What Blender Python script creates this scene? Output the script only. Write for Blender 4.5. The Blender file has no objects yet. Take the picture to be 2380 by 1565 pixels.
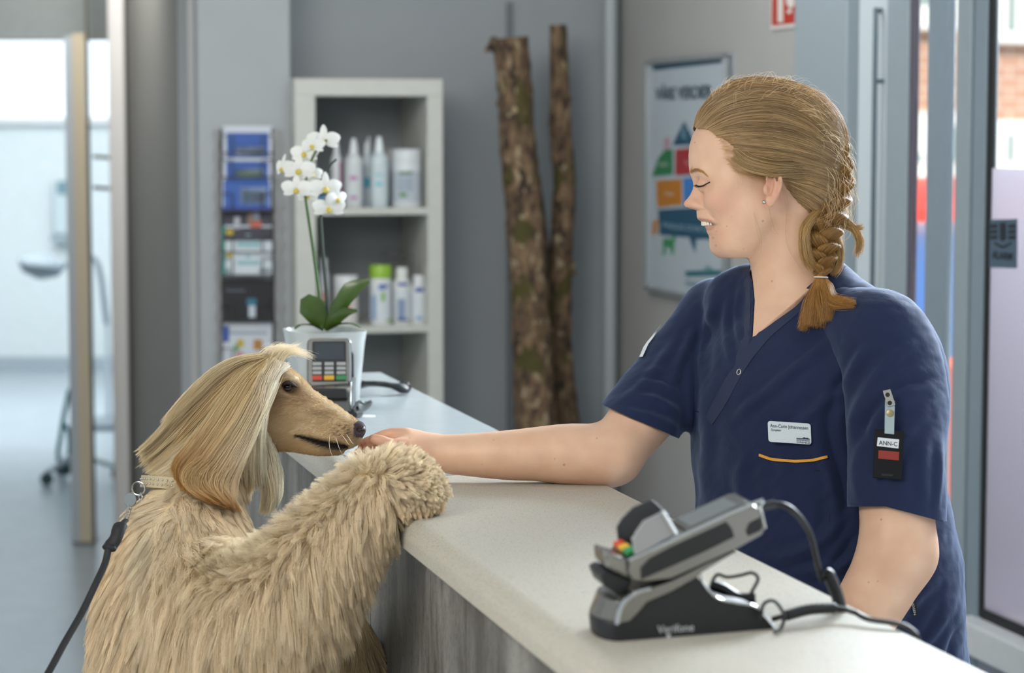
import bpy, bmesh, math, random
import numpy as np
from mathutils import Vector, Matrix
import openvdb as vdb

# ---------------------------------------------------------------- camera, light, exposure
FPX, HC = 5500.0, 1.64                    # focal length in pixels of the 2380 wide frame, eye height
CX, CY = 1190.0, 782.5
PITCH = math.atan(482.5 / FPX)
SC = bpy.context.scene
COL = SC.collection
cam_d = bpy.data.cameras.new('camera')
cam = bpy.data.objects.new('camera', cam_d)
COL.objects.link(cam)
cam.location = (0, 0, HC)
cam.rotation_euler = (math.pi / 2 - PITCH, 0, 0)
cam_d.sensor_width = 36.0
cam_d.lens = FPX / 2380 * 36
cam_d.clip_end = 300
cam_d.dof.use_dof = True
cam_d.dof.focus_distance = 3.12
cam_d.dof.aperture_fstop = 5.3
SC.camera = cam
SC.view_settings.view_transform = 'Standard'
SC.view_settings.look = 'None'
SC.view_settings.gamma = 1.0
SC.view_settings.use_curve_mapping = False
SC.view_settings.exposure = 0.0
SC.cycles.use_denoising = True
SC.cycles.max_bounces = 8
SC.cycles.diffuse_bounces = 3
SC.cycles.transparent_max_bounces = 12
SC.cycles.caustics_reflective = False
SC.cycles.caustics_refractive = False
SC.cycles.sample_clamp_indirect = 6.0

RGT = np.array([1.0, 0, 0])
FWD = np.array([0, math.cos(PITCH), -math.sin(PITCH)])
UPV = np.array([0, math.sin(PITCH), math.cos(PITCH)])
EYE = np.array([0, 0, HC])
A0 = math.radians(14.7)                   # the building stands turned this much to the view
U = np.array([math.cos(A0), math.sin(A0), 0])
V = np.array([-math.sin(A0), math.cos(A0), 0])


def R(a, b, z=0.0):                       # point in the building's own axes
    return U * a + V * b + np.array([0, 0, z])


def W(px, py, d):                         # point at camera depth d
    return EYE + d * (FWD + (px - CX) / FPX * RGT + (CY - py) / FPX * UPV)


def at(px, py, Y):                        # point at world depth Y
    r = FWD + (px - CX) / FPX * RGT + (CY - py) / FPX * UPV
    return EYE + r * (Y / r[1])


def on(px, py, z):                        # point on a level plane
    r = FWD + (px - CX) / FPX * RGT + (CY - py) / FPX * UPV
    return EYE + r * ((z - HC) / r[2])


def srgb(h):
    c = [int(h[i:i + 2], 16) / 255 for i in (0, 2, 4)]
    return tuple(x / 12.92 if x <= 0.04045 else ((x + 0.055) / 1.055) ** 2.4 for x in c) + (1.0,)


world = bpy.data.worlds.new('world')
SC.world = world
world.use_nodes = True
bg = world.node_tree.nodes['Background']
bg.inputs[0].default_value = (0.92, 0.96, 1.0, 1)
bg.inputs[1].default_value = 0.60


def area(name, loc, target, sx, sy, power, col=(1, 1, 1), spread=180):
    l = bpy.data.lights.new(name, 'AREA')
    l.shape = 'RECTANGLE'
    l.size, l.size_y, l.energy, l.color = sx, sy, power, col
    l.spread = math.radians(spread)
    o = bpy.data.objects.new(name, l)
    COL.objects.link(o)
    o.location = loc
    o.rotation_euler = (Vector(target) - Vector(loc)).to_track_quat('-Z', 'Y').to_euler()
    return o


sun_d = bpy.data.lights.new('sun', 'SUN')
sun_d.energy, sun_d.angle, sun_d.color = 9.0, math.radians(3), (1.0, 0.95, 0.88)
sun = bpy.data.objects.new('sun', sun_d)
COL.objects.link(sun)
sun.rotation_euler = Vector((-0.30, 0.55, -1.2)).to_track_quat('-Z', 'Y').to_euler()
# daylight that comes in high through the glazed entrance front on the right and behind the counter
area('window_daylight', tuple(R(2.9, 4.7, 2.50)), tuple(R(1.0, 3.0, 1.2)), 2.4, 0.9, 155, (0.84, 0.93, 1.0), 120)
area('window_daylight_side', tuple(R(3.1, 1.9, 2.0)), tuple(R(0.9, 2.9, 1.2)), 1.6, 1.5, 14, (0.84, 0.93, 1.0))
# unseen area lights added at ceiling height to brighten waiting side and back
area('added_ceiling_light', tuple(R(-0.9, 1.6, 2.66)), tuple(R(0.2, 3.1, 1.1)), 1.2, 1.2, 60, (1.0, 0.95, 0.87))
area('added_ceiling_light', tuple(R(0.3, 4.6, 2.66)), tuple(R(0.9, 7.0, 1.2)), 1.4, 0.9, 38, (1.0, 0.97, 0.93))
area('added_ceiling_light', tuple(R(1.4, 5.4, 2.66)), tuple(R(1.6, 6.6, 1.0)), 0.9, 0.6, 12, (0.96, 0.97, 1.0))
area('far_room_light', tuple(at(-60, -20, 13.0)), tuple(at(60, 900, 14.5)), 2.0, 2.0, 120, (0.92, 0.97, 1.0))
area('added_corridor_light', tuple(at(150, -290, 8.6)), tuple(at(250, 900, 9.3)), 0.6, 1.0, 14, (1.0, 0.97, 0.92))  # unseen light added to lift the dark door frame and corridor

# ---------------------------------------------------------------- materials
MATS = {}


def mat(name, col, rough=0.6, metal=0.0, noise=0.0, scale=30.0, bump=0.0, bscale=200.0, col2=None, spec=0.5, coat=0.0, emit=0.0, sss=0.0, sssr=(0.01, 0.004, 0.002), stretch=None, sheen=0.0, ramp=(0.35, 0.65)):
    if name in MATS:
        return MATS[name]
    if isinstance(col, str):
        col = srgb(col)
    if isinstance(col2, str):
        col2 = srgb(col2)
    m = bpy.data.materials.new(name)
    m.use_nodes = True
    nt = m.node_tree
    b = nt.nodes['Principled BSDF']
    b.inputs['Base Color'].default_value = col
    b.inputs['Roughness'].default_value = rough
    b.inputs['Metallic'].default_value = metal
    b.inputs['Specular IOR Level'].default_value = spec
    b.inputs['Coat Weight'].default_value = coat
    b.inputs['Sheen Weight'].default_value = sheen
    tc = nt.nodes.new('ShaderNodeTexCoord')
    mp = nt.nodes.new('ShaderNodeMapping')
    nt.links.new(tc.outputs['Object'], mp.inputs[0])
    if stretch:
        mp.inputs['Scale'].default_value = stretch
    if emit:
        b.inputs['Emission Color'].default_value = col
        b.inputs['Emission Strength'].default_value = emit
    if sss:
        b.inputs['Subsurface Weight'].default_value = sss
        b.inputs['Subsurface Radius'].default_value = sssr
        b.inputs['Subsurface Scale'].default_value = 1.0
    if noise or col2:
        n = nt.nodes.new('ShaderNodeTexNoise')
        n.inputs['Scale'].default_value = scale
        n.inputs['Detail'].default_value = 5
        nt.links.new(mp.outputs[0], n.inputs[0])
        r = nt.nodes.new('ShaderNodeValToRGB')
        r.color_ramp.elements[0].position, r.color_ramp.elements[1].position = ramp
        if col2 is None:
            col2 = tuple(min(1, c * (1 + noise)) for c in col[:3]) + (1,)
            c1 = tuple(c * (1 - noise) for c in col[:3]) + (1,)
        else:
            c1 = col
        r.color_ramp.elements[0].color = c1
        r.color_ramp.elements[1].color = col2
        nt.links.new(n.outputs[0], r.inputs[0])
        nt.links.new(r.outputs[0], b.inputs['Base Color'])
    if bump:
        n2 = nt.nodes.new('ShaderNodeTexNoise')
        n2.inputs['Scale'].default_value = bscale
        n2.inputs['Detail'].default_value = 3
        nt.links.new(mp.outputs[0], n2.inputs[0])
        bp = nt.nodes.new('ShaderNodeBump')
        bp.inputs['Strength'].default_value = bump
        bp.inputs['Distance'].default_value = 0.002
        nt.links.new(n2.outputs[0], bp.inputs['Height'])
        nt.links.new(bp.outputs[0], b.inputs['Normal'])
    MATS[name] = m
    return m


def glass_mat(name='pane_glass', tint=(1, 1, 1, 1), white=0.0, wcol=(0.8, 0.8, 0.85, 1), trans=False):
    if name in MATS:
        return MATS[name]
    m = bpy.data.materials.new(name)
    m.use_nodes = True
    nt = m.node_tree
    nt.nodes.clear()
    out = nt.nodes.new('ShaderNodeOutputMaterial')
    t = nt.nodes.new('ShaderNodeBsdfTransparent')
    t.inputs[0].default_value = tint
    g = nt.nodes.new('ShaderNodeBsdfGlossy')
    g.inputs['Roughness'].default_value = 0.03
    lw = nt.nodes.new('ShaderNodeLayerWeight')
    fr = nt.nodes.new('ShaderNodeMath')
    fr.operation = 'POWER'
    fr.inputs[1].default_value = 5.0
    nt.links.new(lw.outputs['Facing'], fr.inputs[0])
    mx = nt.nodes.new('ShaderNodeMixShader')
    nt.links.new(fr.outputs[0], mx.inputs[0])
    nt.links.new(t.outputs[0], mx.inputs[1])
    nt.links.new(g.outputs[0], mx.inputs[2])
    last = mx
    if white:
        d = nt.nodes.new('ShaderNodeBsdfTranslucent')
        d.inputs[0].default_value = wcol
        d2 = nt.nodes.new('ShaderNodeBsdfDiffuse')
        d2.inputs[0].default_value = wcol
        m0 = nt.nodes.new('ShaderNodeMixShader')
        m0.inputs[0].default_value = 0.3
        nt.links.new(d.outputs[0], m0.inputs[1])
        nt.links.new(d2.outputs[0], m0.inputs[2])
        m2 = nt.nodes.new('ShaderNodeMixShader')
        m2.inputs[0].default_value = white
        nt.links.new(mx.outputs[0], m2.inputs[1])
        nt.links.new(m0.outputs[0], m2.inputs[2])
        last = m2
    nt.links.new(last.outputs[0], out.inputs[0])
    MATS[name] = m
    return m


# ---------------------------------------------------------------- object helpers
WL = {}


def tag(o, label=None, cat=None, group=None, kind=None):
    if label:
        o['label'] = label
    if cat:
        o['category'] = cat
    if group:
        o['group'] = group
    if kind:
        o['kind'] = kind
    return o


def thing(name, loc, label, cat, group=None):
    o = bpy.data.objects.new(name, None)
    COL.objects.link(o)
    o.location = loc
    o.empty_display_size = 0.05
    WL[o.name] = np.array(loc, float)
    return tag(o, label, cat, group)


class MB:
    """collects shapes (world coordinates) for one mesh"""
    def __init__(s):
        s.v, s.f, s.n = [], [], 0

    def add(s, v, f):
        v = np.asarray(v, float)
        s.v.append(v)
        s.f += [tuple(int(i) + s.n for i in q) for q in f]
        s.n += len(v)
        return s

    def box(s, o, ax, ay, az):            # corner + three edge vectors
        o, ax, ay, az = (np.asarray(q, float) for q in (o, ax, ay, az))
        v = [o, o + ax, o + ax + ay, o + ay]
        v += [q + az for q in v]
        if np.dot(np.cross(ax, ay), az) < 0:
            f = [(0, 1, 2, 3), (7, 6, 5, 4), (4, 5, 1, 0), (5, 6, 2, 1), (6, 7, 3, 2), (7, 4, 0, 3)]
        else:
            f = [(3, 2, 1, 0), (4, 5, 6, 7), (0, 1, 5, 4), (1, 2, 6, 5), (2, 3, 7, 6), (3, 0, 4, 7)]
        return s.add(v, f)

    def rbox(s, a0, a1, b0, b1, z0, z1):  # box in the building's axes
        return s.box(R(a0, b0, z0), U * (a1 - a0), V * (b1 - b0), (0, 0, z1 - z0))

    def prism(s, pts, dirv):              # polygon (3d points) swept along dirv
        pts = np.asarray(pts, float)
        d = np.asarray(dirv, float)
        n = len(pts)
        nrm = sum((np.cross(pts[i], pts[(i + 1) % n]) for i in range(n)), np.zeros(3))
        if np.dot(nrm, d) < 0:
            pts = pts[::-1]
        f = [tuple(range(n))[::-1], tuple(range(n, 2 * n))]
        f += [(i, (i + 1) % n, (i + 1) % n + n, i + n) for i in range(n)]
        return s.add(np.vstack([pts, pts + d]), f)

    def lathe(s, base, prof, axis=(0, 0, 1), seg=24, ref=(1, 0, 0), sx=1.0, sy=1.0):   # prof: list of (radius, height)
        base, w = np.asarray(base, float), np.asarray(axis, float)
        w = w / np.linalg.norm(w)
        ref = np.asarray(ref, float)
        if abs(np.dot(ref, w)) > 0.9:
            ref = np.array([0, 1.0, 0])
        p = ref - w * np.dot(ref, w)
        p /= np.linalg.norm(p)
        q = np.cross(w, p)
        v, f = [], []
        for r, h in prof:
            for i in range(seg):
                t = 2 * math.pi * i / seg
                v.append(base + w * h + max(r, 1e-5) * (sx * math.cos(t) * p + sy * math.sin(t) * q))
        m = len(prof)
        for j in range(m - 1):
            for i in range(seg):
                k = (i + 1) % seg
                f.append((j * seg + i, j * seg + k, (j + 1) * seg + k, (j + 1) * seg + i))
        f.append(tuple(range(seg))[::-1])
        f.append(tuple((m - 1) * seg + i for i in range(seg)))
        return s.add(v, f)

    def tube(s, pts, rad, seg=10, flat=1.0, cap=True, upref=(0, 0, 1)):
        pts = np.asarray(pts, float)
        n = len(pts)
        rad = np.full(n, rad, float) if np.isscalar(rad) else np.asarray(rad, float)
        tg = np.gradient(pts, axis=0)
        tg /= np.linalg.norm(tg, axis=1)[:, None] + 1e-12
        ref = np.asarray(upref, float)
        v, f = [], []
        p = ref - tg[0] * np.dot(ref, tg[0])
        if np.linalg.norm(p) < 0.05:
            p = np.array([1.0, 0.3, 0]) - tg[0] * np.dot([1.0, 0.3, 0], tg[0])
        for i in range(n):
            p = p - tg[i] * np.dot(p, tg[i])
            p /= np.linalg.norm(p) + 1e-12
            q = np.cross(tg[i], p)
            for k in range(seg):
                a = 2 * math.pi * k / seg
                v.append(pts[i] + rad[i] * (flat * math.cos(a) * p + math.sin(a) * q))
        for i in range(n - 1):
            for k in range(seg):
                l = (k + 1) % seg
                f.append((i * seg + k, i * seg + l, (i + 1) * seg + l, (i + 1) * seg + k))
        if cap:
            f.append(tuple(range(seg))[::-1])
            f.append(tuple((n - 1) * seg + k for k in range(seg)))
        return s.add(v, f)

    def ball(s, c, r, seg=20, axis=(0, 0, 1), sx=1, sy=1, sz=1):
        prof = [(r * math.sin(t), -r * sz * math.cos(t)) for t in np.linspace(0.02, math.pi - 0.02, max(6, seg // 2))]
        return s.lathe(c, prof, axis, seg, sx=sx, sy=sy)

    def make(s, name, m, parent=None, smooth=False, bevel=0.0, loc=None, seg=2, subd=0):
        V_ = np.vstack(s.v)
        if parent is not None:
            L = WL[parent.name]
        elif loc is not None:
            L = np.asarray(loc, float)
        else:
            L = np.array([*(V_[:, :2].min(0) + V_[:, :2].max(0)) / 2, V_[:, 2].min()])
        me = bpy.data.meshes.new(name)
        me.from_pydata((V_ - L).tolist(), [], s.f)
        me.materials.append(m)
        o = bpy.data.objects.new(name, me)
        COL.objects.link(o)
        if parent is None:
            o.location = L
        else:
            o.parent = parent
        WL[o.name] = L
        if bevel:
            b = o.modifiers.new('bevel', 'BEVEL')
            b.width, b.segments, b.limit_method, b.angle_limit = bevel, seg, 'ANGLE', math.radians(40)
        if subd:
            q = o.modifiers.new('sub', 'SUBSURF')
            q.levels = q.render_levels = subd
        if smooth or bevel or subd:
            me.polygons.foreach_set('use_smooth', [True] * len(me.polygons))
            if not subd:
                try:
                    me.set_sharp_from_angle(angle=math.radians(38))
                except Exception:
                    pass
        return o


def catmull(pts, n=8, closed=False):
    P = np.asarray(pts, float)
    m = len(P)
    out = []
    rng = range(m if closed else m - 1)
    for i in rng:
        p0 = P[(i - 1) % m] if closed or i > 0 else 2 * P[0] - P[1]
        p1, p2 = P[i], P[(i + 1) % m]
        p3 = P[(i + 2) % m] if closed or i + 2 < m else 2 * P[-1] - P[-2]
        for k in range(n):
            t = k / n
            out.append(0.5 * (2 * p1 + (p2 - p0) * t + (2 * p0 - 5 * p1 + 4 * p2 - p3) * t * t + (3 * p1 - p0 - 3 * p2 + p3) * t ** 3))
    if not closed:
        out.append(P[-1])
    return np.array(out)


def text_mb(txt, org, xdir, ydir, size, depth=0.0004, bold=0.0, align='LEFT', width=None, shear=0.0):
    """lettering as solid mesh, standing on org along xdir (reading direction) and ydir (up)"""
    cu = bpy.data.curves.new('t', 'FONT')
    cu.body, cu.size, cu.extrude, cu.offset, cu.align_x, cu.shear = txt, 1.0, 0.0, bold, align, shear
    ob = bpy.data.objects.new('t', cu)
    COL.objects.link(ob)
    dg = bpy.context.evaluated_depsgraph_get()
    me = bpy.data.meshes.new_from_object(ob.evaluated_get(dg))
    vs = np.array([v.co[:] for v in me.vertices]) if len(me.vertices) else np.zeros((0, 3))
    fs = [tuple(p.vertices) for p in me.polygons]
    bpy.data.objects.remove(ob)
    bpy.data.curves.remove(cu)
    bpy.data.meshes.remove(me)
    x, y = np.asarray(xdir, float), np.asarray(ydir, float)
    x, y = x / np.linalg.norm(x), y / np.linalg.norm(y)
    n = np.cross(x, y)
    k = 1.0
    if width is not None and len(vs):
        k = width / (size * (vs[:, 0].max() - vs[:, 0].min()))
    mb = MB()
    w = np.asarray(org, float) + size * (k * vs[:, :1] * x + vs[:, 1:2] * y) + n * depth
    return mb.add(w, fs)


def merge(*mbs):
    out = MB()
    for m in mbs:
        for v in m.v:
            out.v.append(v)
        out.f += [tuple(i + out.n for i in q) for q in m.f]
        out.n += m.n
    return out


def struct(o):
    o['kind'] = 'structure'
    return o


def dup(root, delta, label=None, group=None):
    r = root.copy()
    COL.objects.link(r)
    r.location = Vector(root.location) + Vector(delta)
    WL[r.name] = np.array(r.location)
    if label:
        r['label'] = label
    if group:
        r['group'] = group
    for ch in list(root.children):
        c = ch.copy()
        COL.objects.link(c)
        c.parent = r
        for g in ch.children:
            d = g.copy()
            COL.objects.link(d)
            d.parent = c
    return r
# ================================================================ THE ROOM
def hit_a(px, py, a):                     # view ray meets the plane a = const (right-hand wall)
    r = FWD + (px - CX) / FPX * RGT + (CY - py) / FPX * UPV
    return EYE + r * (a / np.dot(r, U))


def hit_b(px, py, b):                     # view ray meets the plane b = const (back wall)
    r = FWD + (px - CX) / FPX * RGT + (CY - py) / FPX * UPV
    return EYE + r * (b / np.dot(r, V))


AW, BW = 2.23, 7.16                       # right-hand wall and back wall
CEIL = 2.72


def build_room():
    m_back = mat('paint_grey', '989ea1', 0.85, noise=0.03, scale=3)
    m_right = mat('paint_warm_grey', 'a9a8a5', 0.85, noise=0.03, scale=3)
    m_corr = mat('paint_dark_grey', '84837e', 0.85, noise=0.03, scale=2)
    m_col = mat('paint_light_grey', 'a4a9ab', 0.8, noise=0.03, scale=3)
    m_floor = mat('vinyl_floor', 'a3afb7', 0.28, noise=0.05, scale=8, spec=0.5)
    m_ceil = mat('ceiling_paint', 'c9cccb', 0.9, noise=0.02)
    m_white = mat('white_paint', 'd9dcdd', 0.5, noise=0.02)
    m_alu = mat('grey_frame_paint', '98a5ab', 0.4, noise=0.02)
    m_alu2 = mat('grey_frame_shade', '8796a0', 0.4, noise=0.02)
    m_seal = mat('black_rubber_seal', '14181a', 0.6, noise=0.1)
    g = MB().box((-9, -0.2, -0.1), (18, 0, 0), (0, 20, 0), (0, 0, 0.1))
    struct(g.make('floor', m_floor))
    c = MB().rbox(-3.2, AW + 0.2, 0.9, BW + 0.2, CEIL, CEIL + 0.15)
    struct(c.make('ceiling', m_ceil))
    # back wall, from the corridor corner to the right-hand corner
    a_l = 0.86                             # left end of the back wall
    struct(MB().rbox(a_l, AW, BW, BW + 0.15, 0, CEIL).make('wall_back', m_back))
    # pale column boxed out in front of it, carries the brochure rack
    p0, p1 = hit_b(463, 500, 6.86), hit_b(678, 500, 6.86)
    a0, a1 = np.dot(p0, U), np.dot(p1, U)
    struct(MB().rbox(a0, a1, 6.86, BW + 0.05, 0, CEIL).make('trim_1', m_col, bevel=0.004))
    struct(MB().rbox(a0 - 0.018, a0, 6.93, BW + 0.02, 0, CEIL).make('trim_2', mat('pale_corner_strip', 'b3b4b2', 0.6)))
    # corridor wall running back from the column to the door frame
    q0, q1 = at(296, 500, 9.5), at(462, 500, 7.25)
    d = (q1 - q0) * [1, 1, 0]
    struct(MB().box([*q0[:2], 0], d, np.cross([0, 0, 1], d) / np.linalg.norm(d) * 0.12, (0, 0, CEIL)).make('wall_left', m_corr))
    # corner post between the two walls at the right-hand end: pale pipe chase
    struct(MB().lathe(R(AW - 0.045, BW - 0.045, 0), [(0.022, 0), (0.022, CEIL)], seg=16).make('trim_3', mat('pipe_paint', 'a9b0b2', 0.45), smooth=True))
    struct(MB().rbox(AW - 0.37, AW - 0.352, BW - 0.012, BW, 0, 2.03).make('trim_4', mat('joint_shadow_strip', '6f767a', 0.7)))  # dark strip that paints in the shadow line beside the corner
    # right-hand wall: solid up to the entrance front
    struct(MB().rbox(AW, AW + 0.2, 5.6, BW + 0.15, 0, CEIL).make('wall_right', m_right))
    # ---- entrance front, built from posts and panes
    H = CEIL
    def post(name, b0, b1, dep, m, off=0.0, z0=0.0, z1=H):
        return struct(MB().rbox(AW + off, AW + off + dep, b0, b1, z0, z1).make(name, m, bevel=0.004))
    post('trim_5', 5.262, 5.6, 0.05, mat('grey_blue_panel', '99a5ab', 0.5), -0.03)
    post('trim_6', 5.085, 5.262, 0.03, mat('white_door_edge', 'ccd6da', 0.45), 0.0)
    post('trim_7', 4.965, 5.085, 0.02, m_alu, -0.005)
    post('trim_8', 4.942, 4.965, 0.015, mat('dark_red_brown_seal', '5b5560', 0.6), 0.0)
    post('trim_9', 4.757, 4.862, 0.02, m_alu2, -0.005)
    post('trim_10', 4.700, 4.722, 0.015, m_seal, 0.0)
    post('trim_11', 4.63, 4.700, 0.03, m_alu, -0.012)
    post('trim_12', 4.572, 4.63, 0.03, m_alu2, -0.004)
    post('trim_13', 4.550, 4.572, 0.012, m_seal, 0.0, 0.60)
    post('trim_14', 2.35, 2.47, 0.14, m_alu, -0.02)
    struct(MB().rbox(AW + 0.0, AW + 0.015, 2.47, 4.56, 0.60, 0.622).make('trim_15', m_seal))
    struct(MB().rbox(AW - 0.05, AW + 0.10, 2.35, 4.60, 0.53, 0.60).make('trim_16', m_white, bevel=0.006))
    struct(MB().rbox(AW, AW + 0.14, 2.35, 4.63, 0.0, 0.53).make('trim_17', mat('grey_lilac_panel', '9ba0ab', 0.6)))
    gl = glass_mat()
    w1 = MB().rbox(AW + 0.004, AW + 0.010, 4.862, 4.942, 0.05, H)
    struct(w1.make('window_1', gl))
    struct(MB().rbox(AW + 0.004, AW + 0.010, 4.722, 4.757, 0.05, H).make('window_2', gl))
    w3 = struct(MB().rbox(AW + 0.004, AW + 0.010, 2.47, 4.555, 0.62, H).make('window_3', gl))
    pz = hit_a(2340, 392, AW)[2]
    fr = MB().rbox(AW + 0.0025, AW + 0.0035, 2.47, 4.548, 0.622, pz)
    fr.make('frosted_film', glass_mat('frosted_film', white=0.85, wcol=(0.42, 0.39, 0.43, 1)), w3)
    # vertical pull bar on the first door leaf
    t = hit_a(1996, 60, AW - 0.06)
    dv = -V * 0.0
    bar = thing('door_pull_bar', tuple(R(AW - 0.05, 5.24, 0.7)), 'slim grey steel pull bar standing upright on the glazed entrance door', 'door handle')
    top = hit_a(2000, 34, AW - 0.06)
    bb = np.dot(top, V)
    MB().tube(catmull([R(AW + 0.02, bb + 0.03, top[2] + 0.01), R(AW - 0.015, bb + 0.01, top[2] + 0.008), R(AW - 0.022, bb, top[2] - 0.03), R(AW - 0.022, bb, 1.5), R(AW - 0.022, bb, 0.8)], 6), 0.006, 10).make('bar', mat('steel_grey', '6e7c84', 0.35, 0.6), bar, smooth=True)
    for z in (1.75, 0.85):
        MB().tube([R(AW - 0.022, bb, z), R(AW - 0.001, bb, z)], 0.005, 8).make('bracket', MATS['steel_grey'], bar, smooth=True)
    sn = thing('door_sensor', tuple(hit_a(2113, 190, AW)), 'small black knob on the dark door seal by the glazed entrance', 'door stop')
    kp = hit_a(2114, 188, AW + 0.02)
    MB().lathe(kp, [(0.006, 0), (0.010, 0.004), (0.010, 0.016), (0.004, 0.02)], -U, 14).make('knob', m_seal, sn, smooth=True)
    MB().lathe(kp, [(0.004, -0.02), (0.004, 0.002)], -U, 10).make('stem', m_seal, sn, smooth=True)

    # ---- left: opening to the bright corridor room
    Yd = 9.6
    jx0, jx1 = at(256, 500, Yd - 0.2), at(294, 500, Yd - 0.2)
    m_jamb = mat('door_frame_white', 'efedeb', 0.5)
    struct(MB().box([*jx0[:2], 0], [*(jx1 - jx0)[:2], 0], (0, 0.12, 0), (0, 0, CEIL)).make('trim_18', m_jamb, bevel=0.006))
    zl = at(100, 92, Yd)[2]
    x_l = at(-700, 90, Yd)[0]
    struct(MB().box((x_l, Yd + 0.02, zl), (jx0[0] - x_l, 0, 0), (0, 0.1, 0), (0, 0, CEIL - zl)).make('wall_front', mat('lintel_paint', 'a2a9a8', 0.8, noise=0.03)))
    # open door leaf, seen almost edge-on
    e0 = at(172, 500, Yd - 0.25)[0]
    sh_ = -0.052
    dl = MB().box((e0 + 0.022, Yd - 0.35, 0.01), (0.048, 0.0, 0), (sh_, 0.30, 0), (0, 0, 2.0))
    door = struct(dl.make('door_1', mat('beige_door_edge', 'c2b59c', 0.55, noise=0.04, scale=4, stretch=(1, 1, 0.1))))
    MB().box((e0 - 0.012, Yd - 0.34, 0.01), (0.033, 0, 0), (sh_, 0.29, 0), (0, 0, 1.99)).make('facing', mat('door_facing', 'aeb6bd', 0.5), door)
    MB().box((e0 + 0.071, Yd - 0.34, 0.01), (0.014, 0, 0), (sh_, 0.29, 0), (0, 0, 2.6)).make('seal', mat('dark_door_seal', '4a4a40', 0.6), door)
    for y in (368, 440):
        h = at(216, y, Yd - 0.1)
        MB().box(h, (0.075, 0, -0.006), (0, 0.02, 0), (0, 0, 0.014)).make('hinge', mat('dull_brass', '6e6a55', 0.4, 0.7), door)
    # room beyond
    struct(MB().box((-7.5, 5.5, 2.9), (6.9, 0, 0), (0, 10.8, 0), (0, 0, 0.1)).make('ceiling_far', m_ceil))
    Yf = 16.2
    xa, xb = at(-900, 0, Yf)[0], at(330, 0, Yf)[0]
    m_clin = mat('clinic_wall_white', 'd6dfe1', 0.7, noise=0.02)
    struct(MB().box((xa, Yf, 0), (xb - xa, 0, 0), (0, 0.1, 0), (0, 0, 3.0)).make('wall_far', m_clin))
    struct(MB().box((at(296, 0, 9.9)[0], 9.9, 0), (0.1, 0, 0), (-0.2, 6.3, 0), (0, 0, 3.0)).make('wall_side', m_clin))
    z1, z0 = at(0, 92, Yf)[2], at(0, 272, Yf)[2]
    wx0, wx1 = at(-500, 0, Yf - 0.05)[0], at(260, 0, Yf - 0.05)[0]
    struct(MB().box((wx0, Yf - 0.06, z0), (wx1 - wx0, 0, 0), (0, 0.05, 0), (0, 0, z1 - z0 + 0.15)).make('window_4', mat('bright_blind', (0.80, 0.86, 0.93, 1), 0.6, emit=0.70)))
    struct(MB().box((wx0, Yf - 0.1, z0 - 0.05), (wx1 - wx0, 0, 0), (0, 0.1, 0), (0, 0, 0.05)).make('trim_19', m_white))
    struct(MB().box((xa, Yf - 0.02, 0), (xb - xa, 0, 0), (0, 0.02, 0), (0, 0, 0.08)).make('baseboard_far', mat('grey_skirting', 'a3b0b8', 0.5)))
    # examination lamp on the far wall
    lamp = thing('examination_lamp', tuple(at(110, 700, 13.0) * [1, 1, 0]), 'grey examination lamp on a slim stand in the bright room beyond the open doorway', 'lamp')
    hd = at(95, 628, 13.0)
    m_gl = mat('lamp_grey', '7b868e', 0.45)
    MB().lathe(hd, [(0.02, -0.05), (0.10, -0.02), (0.13, 0.03), (0.12, 0.05), (0.03, 0.09)], (0.15, 0, 1), 24).make('lamp_shade', m_gl, lamp, smooth=True)
    MB().tube(catmull([hd + [0.02, 0, 0.06], hd + [0.12, 0, 0.03], hd + [0.30, 0, 0.06], [hd[0] + 0.36, hd[1], hd[2] - 0.3]], 6), 0.016, 10).make('arm', m_gl, lamp, smooth=True)
    MB().tube([[hd[0] + 0.36, hd[1], hd[2] - 0.28], [hd[0] + 0.36, hd[1], 0.05]], 0.013, 10).make('pole', mat('lamp_pole', 'b9c4ca', 0.4), lamp, smooth=True)
    MB().lathe([hd[0] + 0.36, hd[1], 0], [(0.2, 0), (0.2, 0.03), (0.03, 0.06)], seg=24).make('base', m_gl, lamp, smooth=True)
    # infusion stand / trolley with teal hoses behind the door edge
    tr = thing('hose_trolley', tuple(at(155, 1060, 11.0) * [1, 1, 0]), 'narrow trolley with looping teal hoses half hidden behind the door edge', 'trolley')
    m_teal = mat('teal_hose', '2f7a80', 0.5)
    bx = at(168, 700, 11.0)
    base = np.array([bx[0], 11.0, 0])
    MB().tube([base + [0, 0, 0.1], base + [0, 0, 1.25]], 0.012, 8).make('pole', mat('trolley_pole', 'a8b6bc', 0.4), tr, smooth=True)
    MB().tube(catmull([at(162, 905, 11), at(150, 960, 11), at(140, 1020, 11), at(135, 1060, 11), at(146, 1095, 11), at(160, 1070, 11), at(160, 1010, 11), at(150, 985, 11)], 6), 0.011, 8).make('hose', m_teal, tr, smooth=True)
    MB().ball(at(152, 1092, 11), 0.03, 14).make('coupling', mat('dark_teal', '28464c', 0.5), tr, smooth=True)
    for k in range(3):
        t = 2.1 * k
        MB().tube([base + [0, 0, 0.12], base + [0.2 * math.cos(t), 0.2 * math.sin(t), 0.06]], 0.012, 8).make('foot', MATS['trolley_pole'], tr, smooth=True)
        MB().lathe(base + [0.2 * math.cos(t), 0.2 * math.sin(t) - 0.01, 0.03], [(0.03, 0), (0.03, 0.02)], (0, 1, 0), 14).make('wheel', mat('dark_teal', '28464c', 0.5), tr, smooth=True)
    cab = thing('wall_dispenser', tuple(at(150, 480, 16.1)), 'small pale dispenser with a grey foot on the far wall beyond the doorway', 'dispenser')
    w_ = at(150, 445, 16.05)
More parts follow.
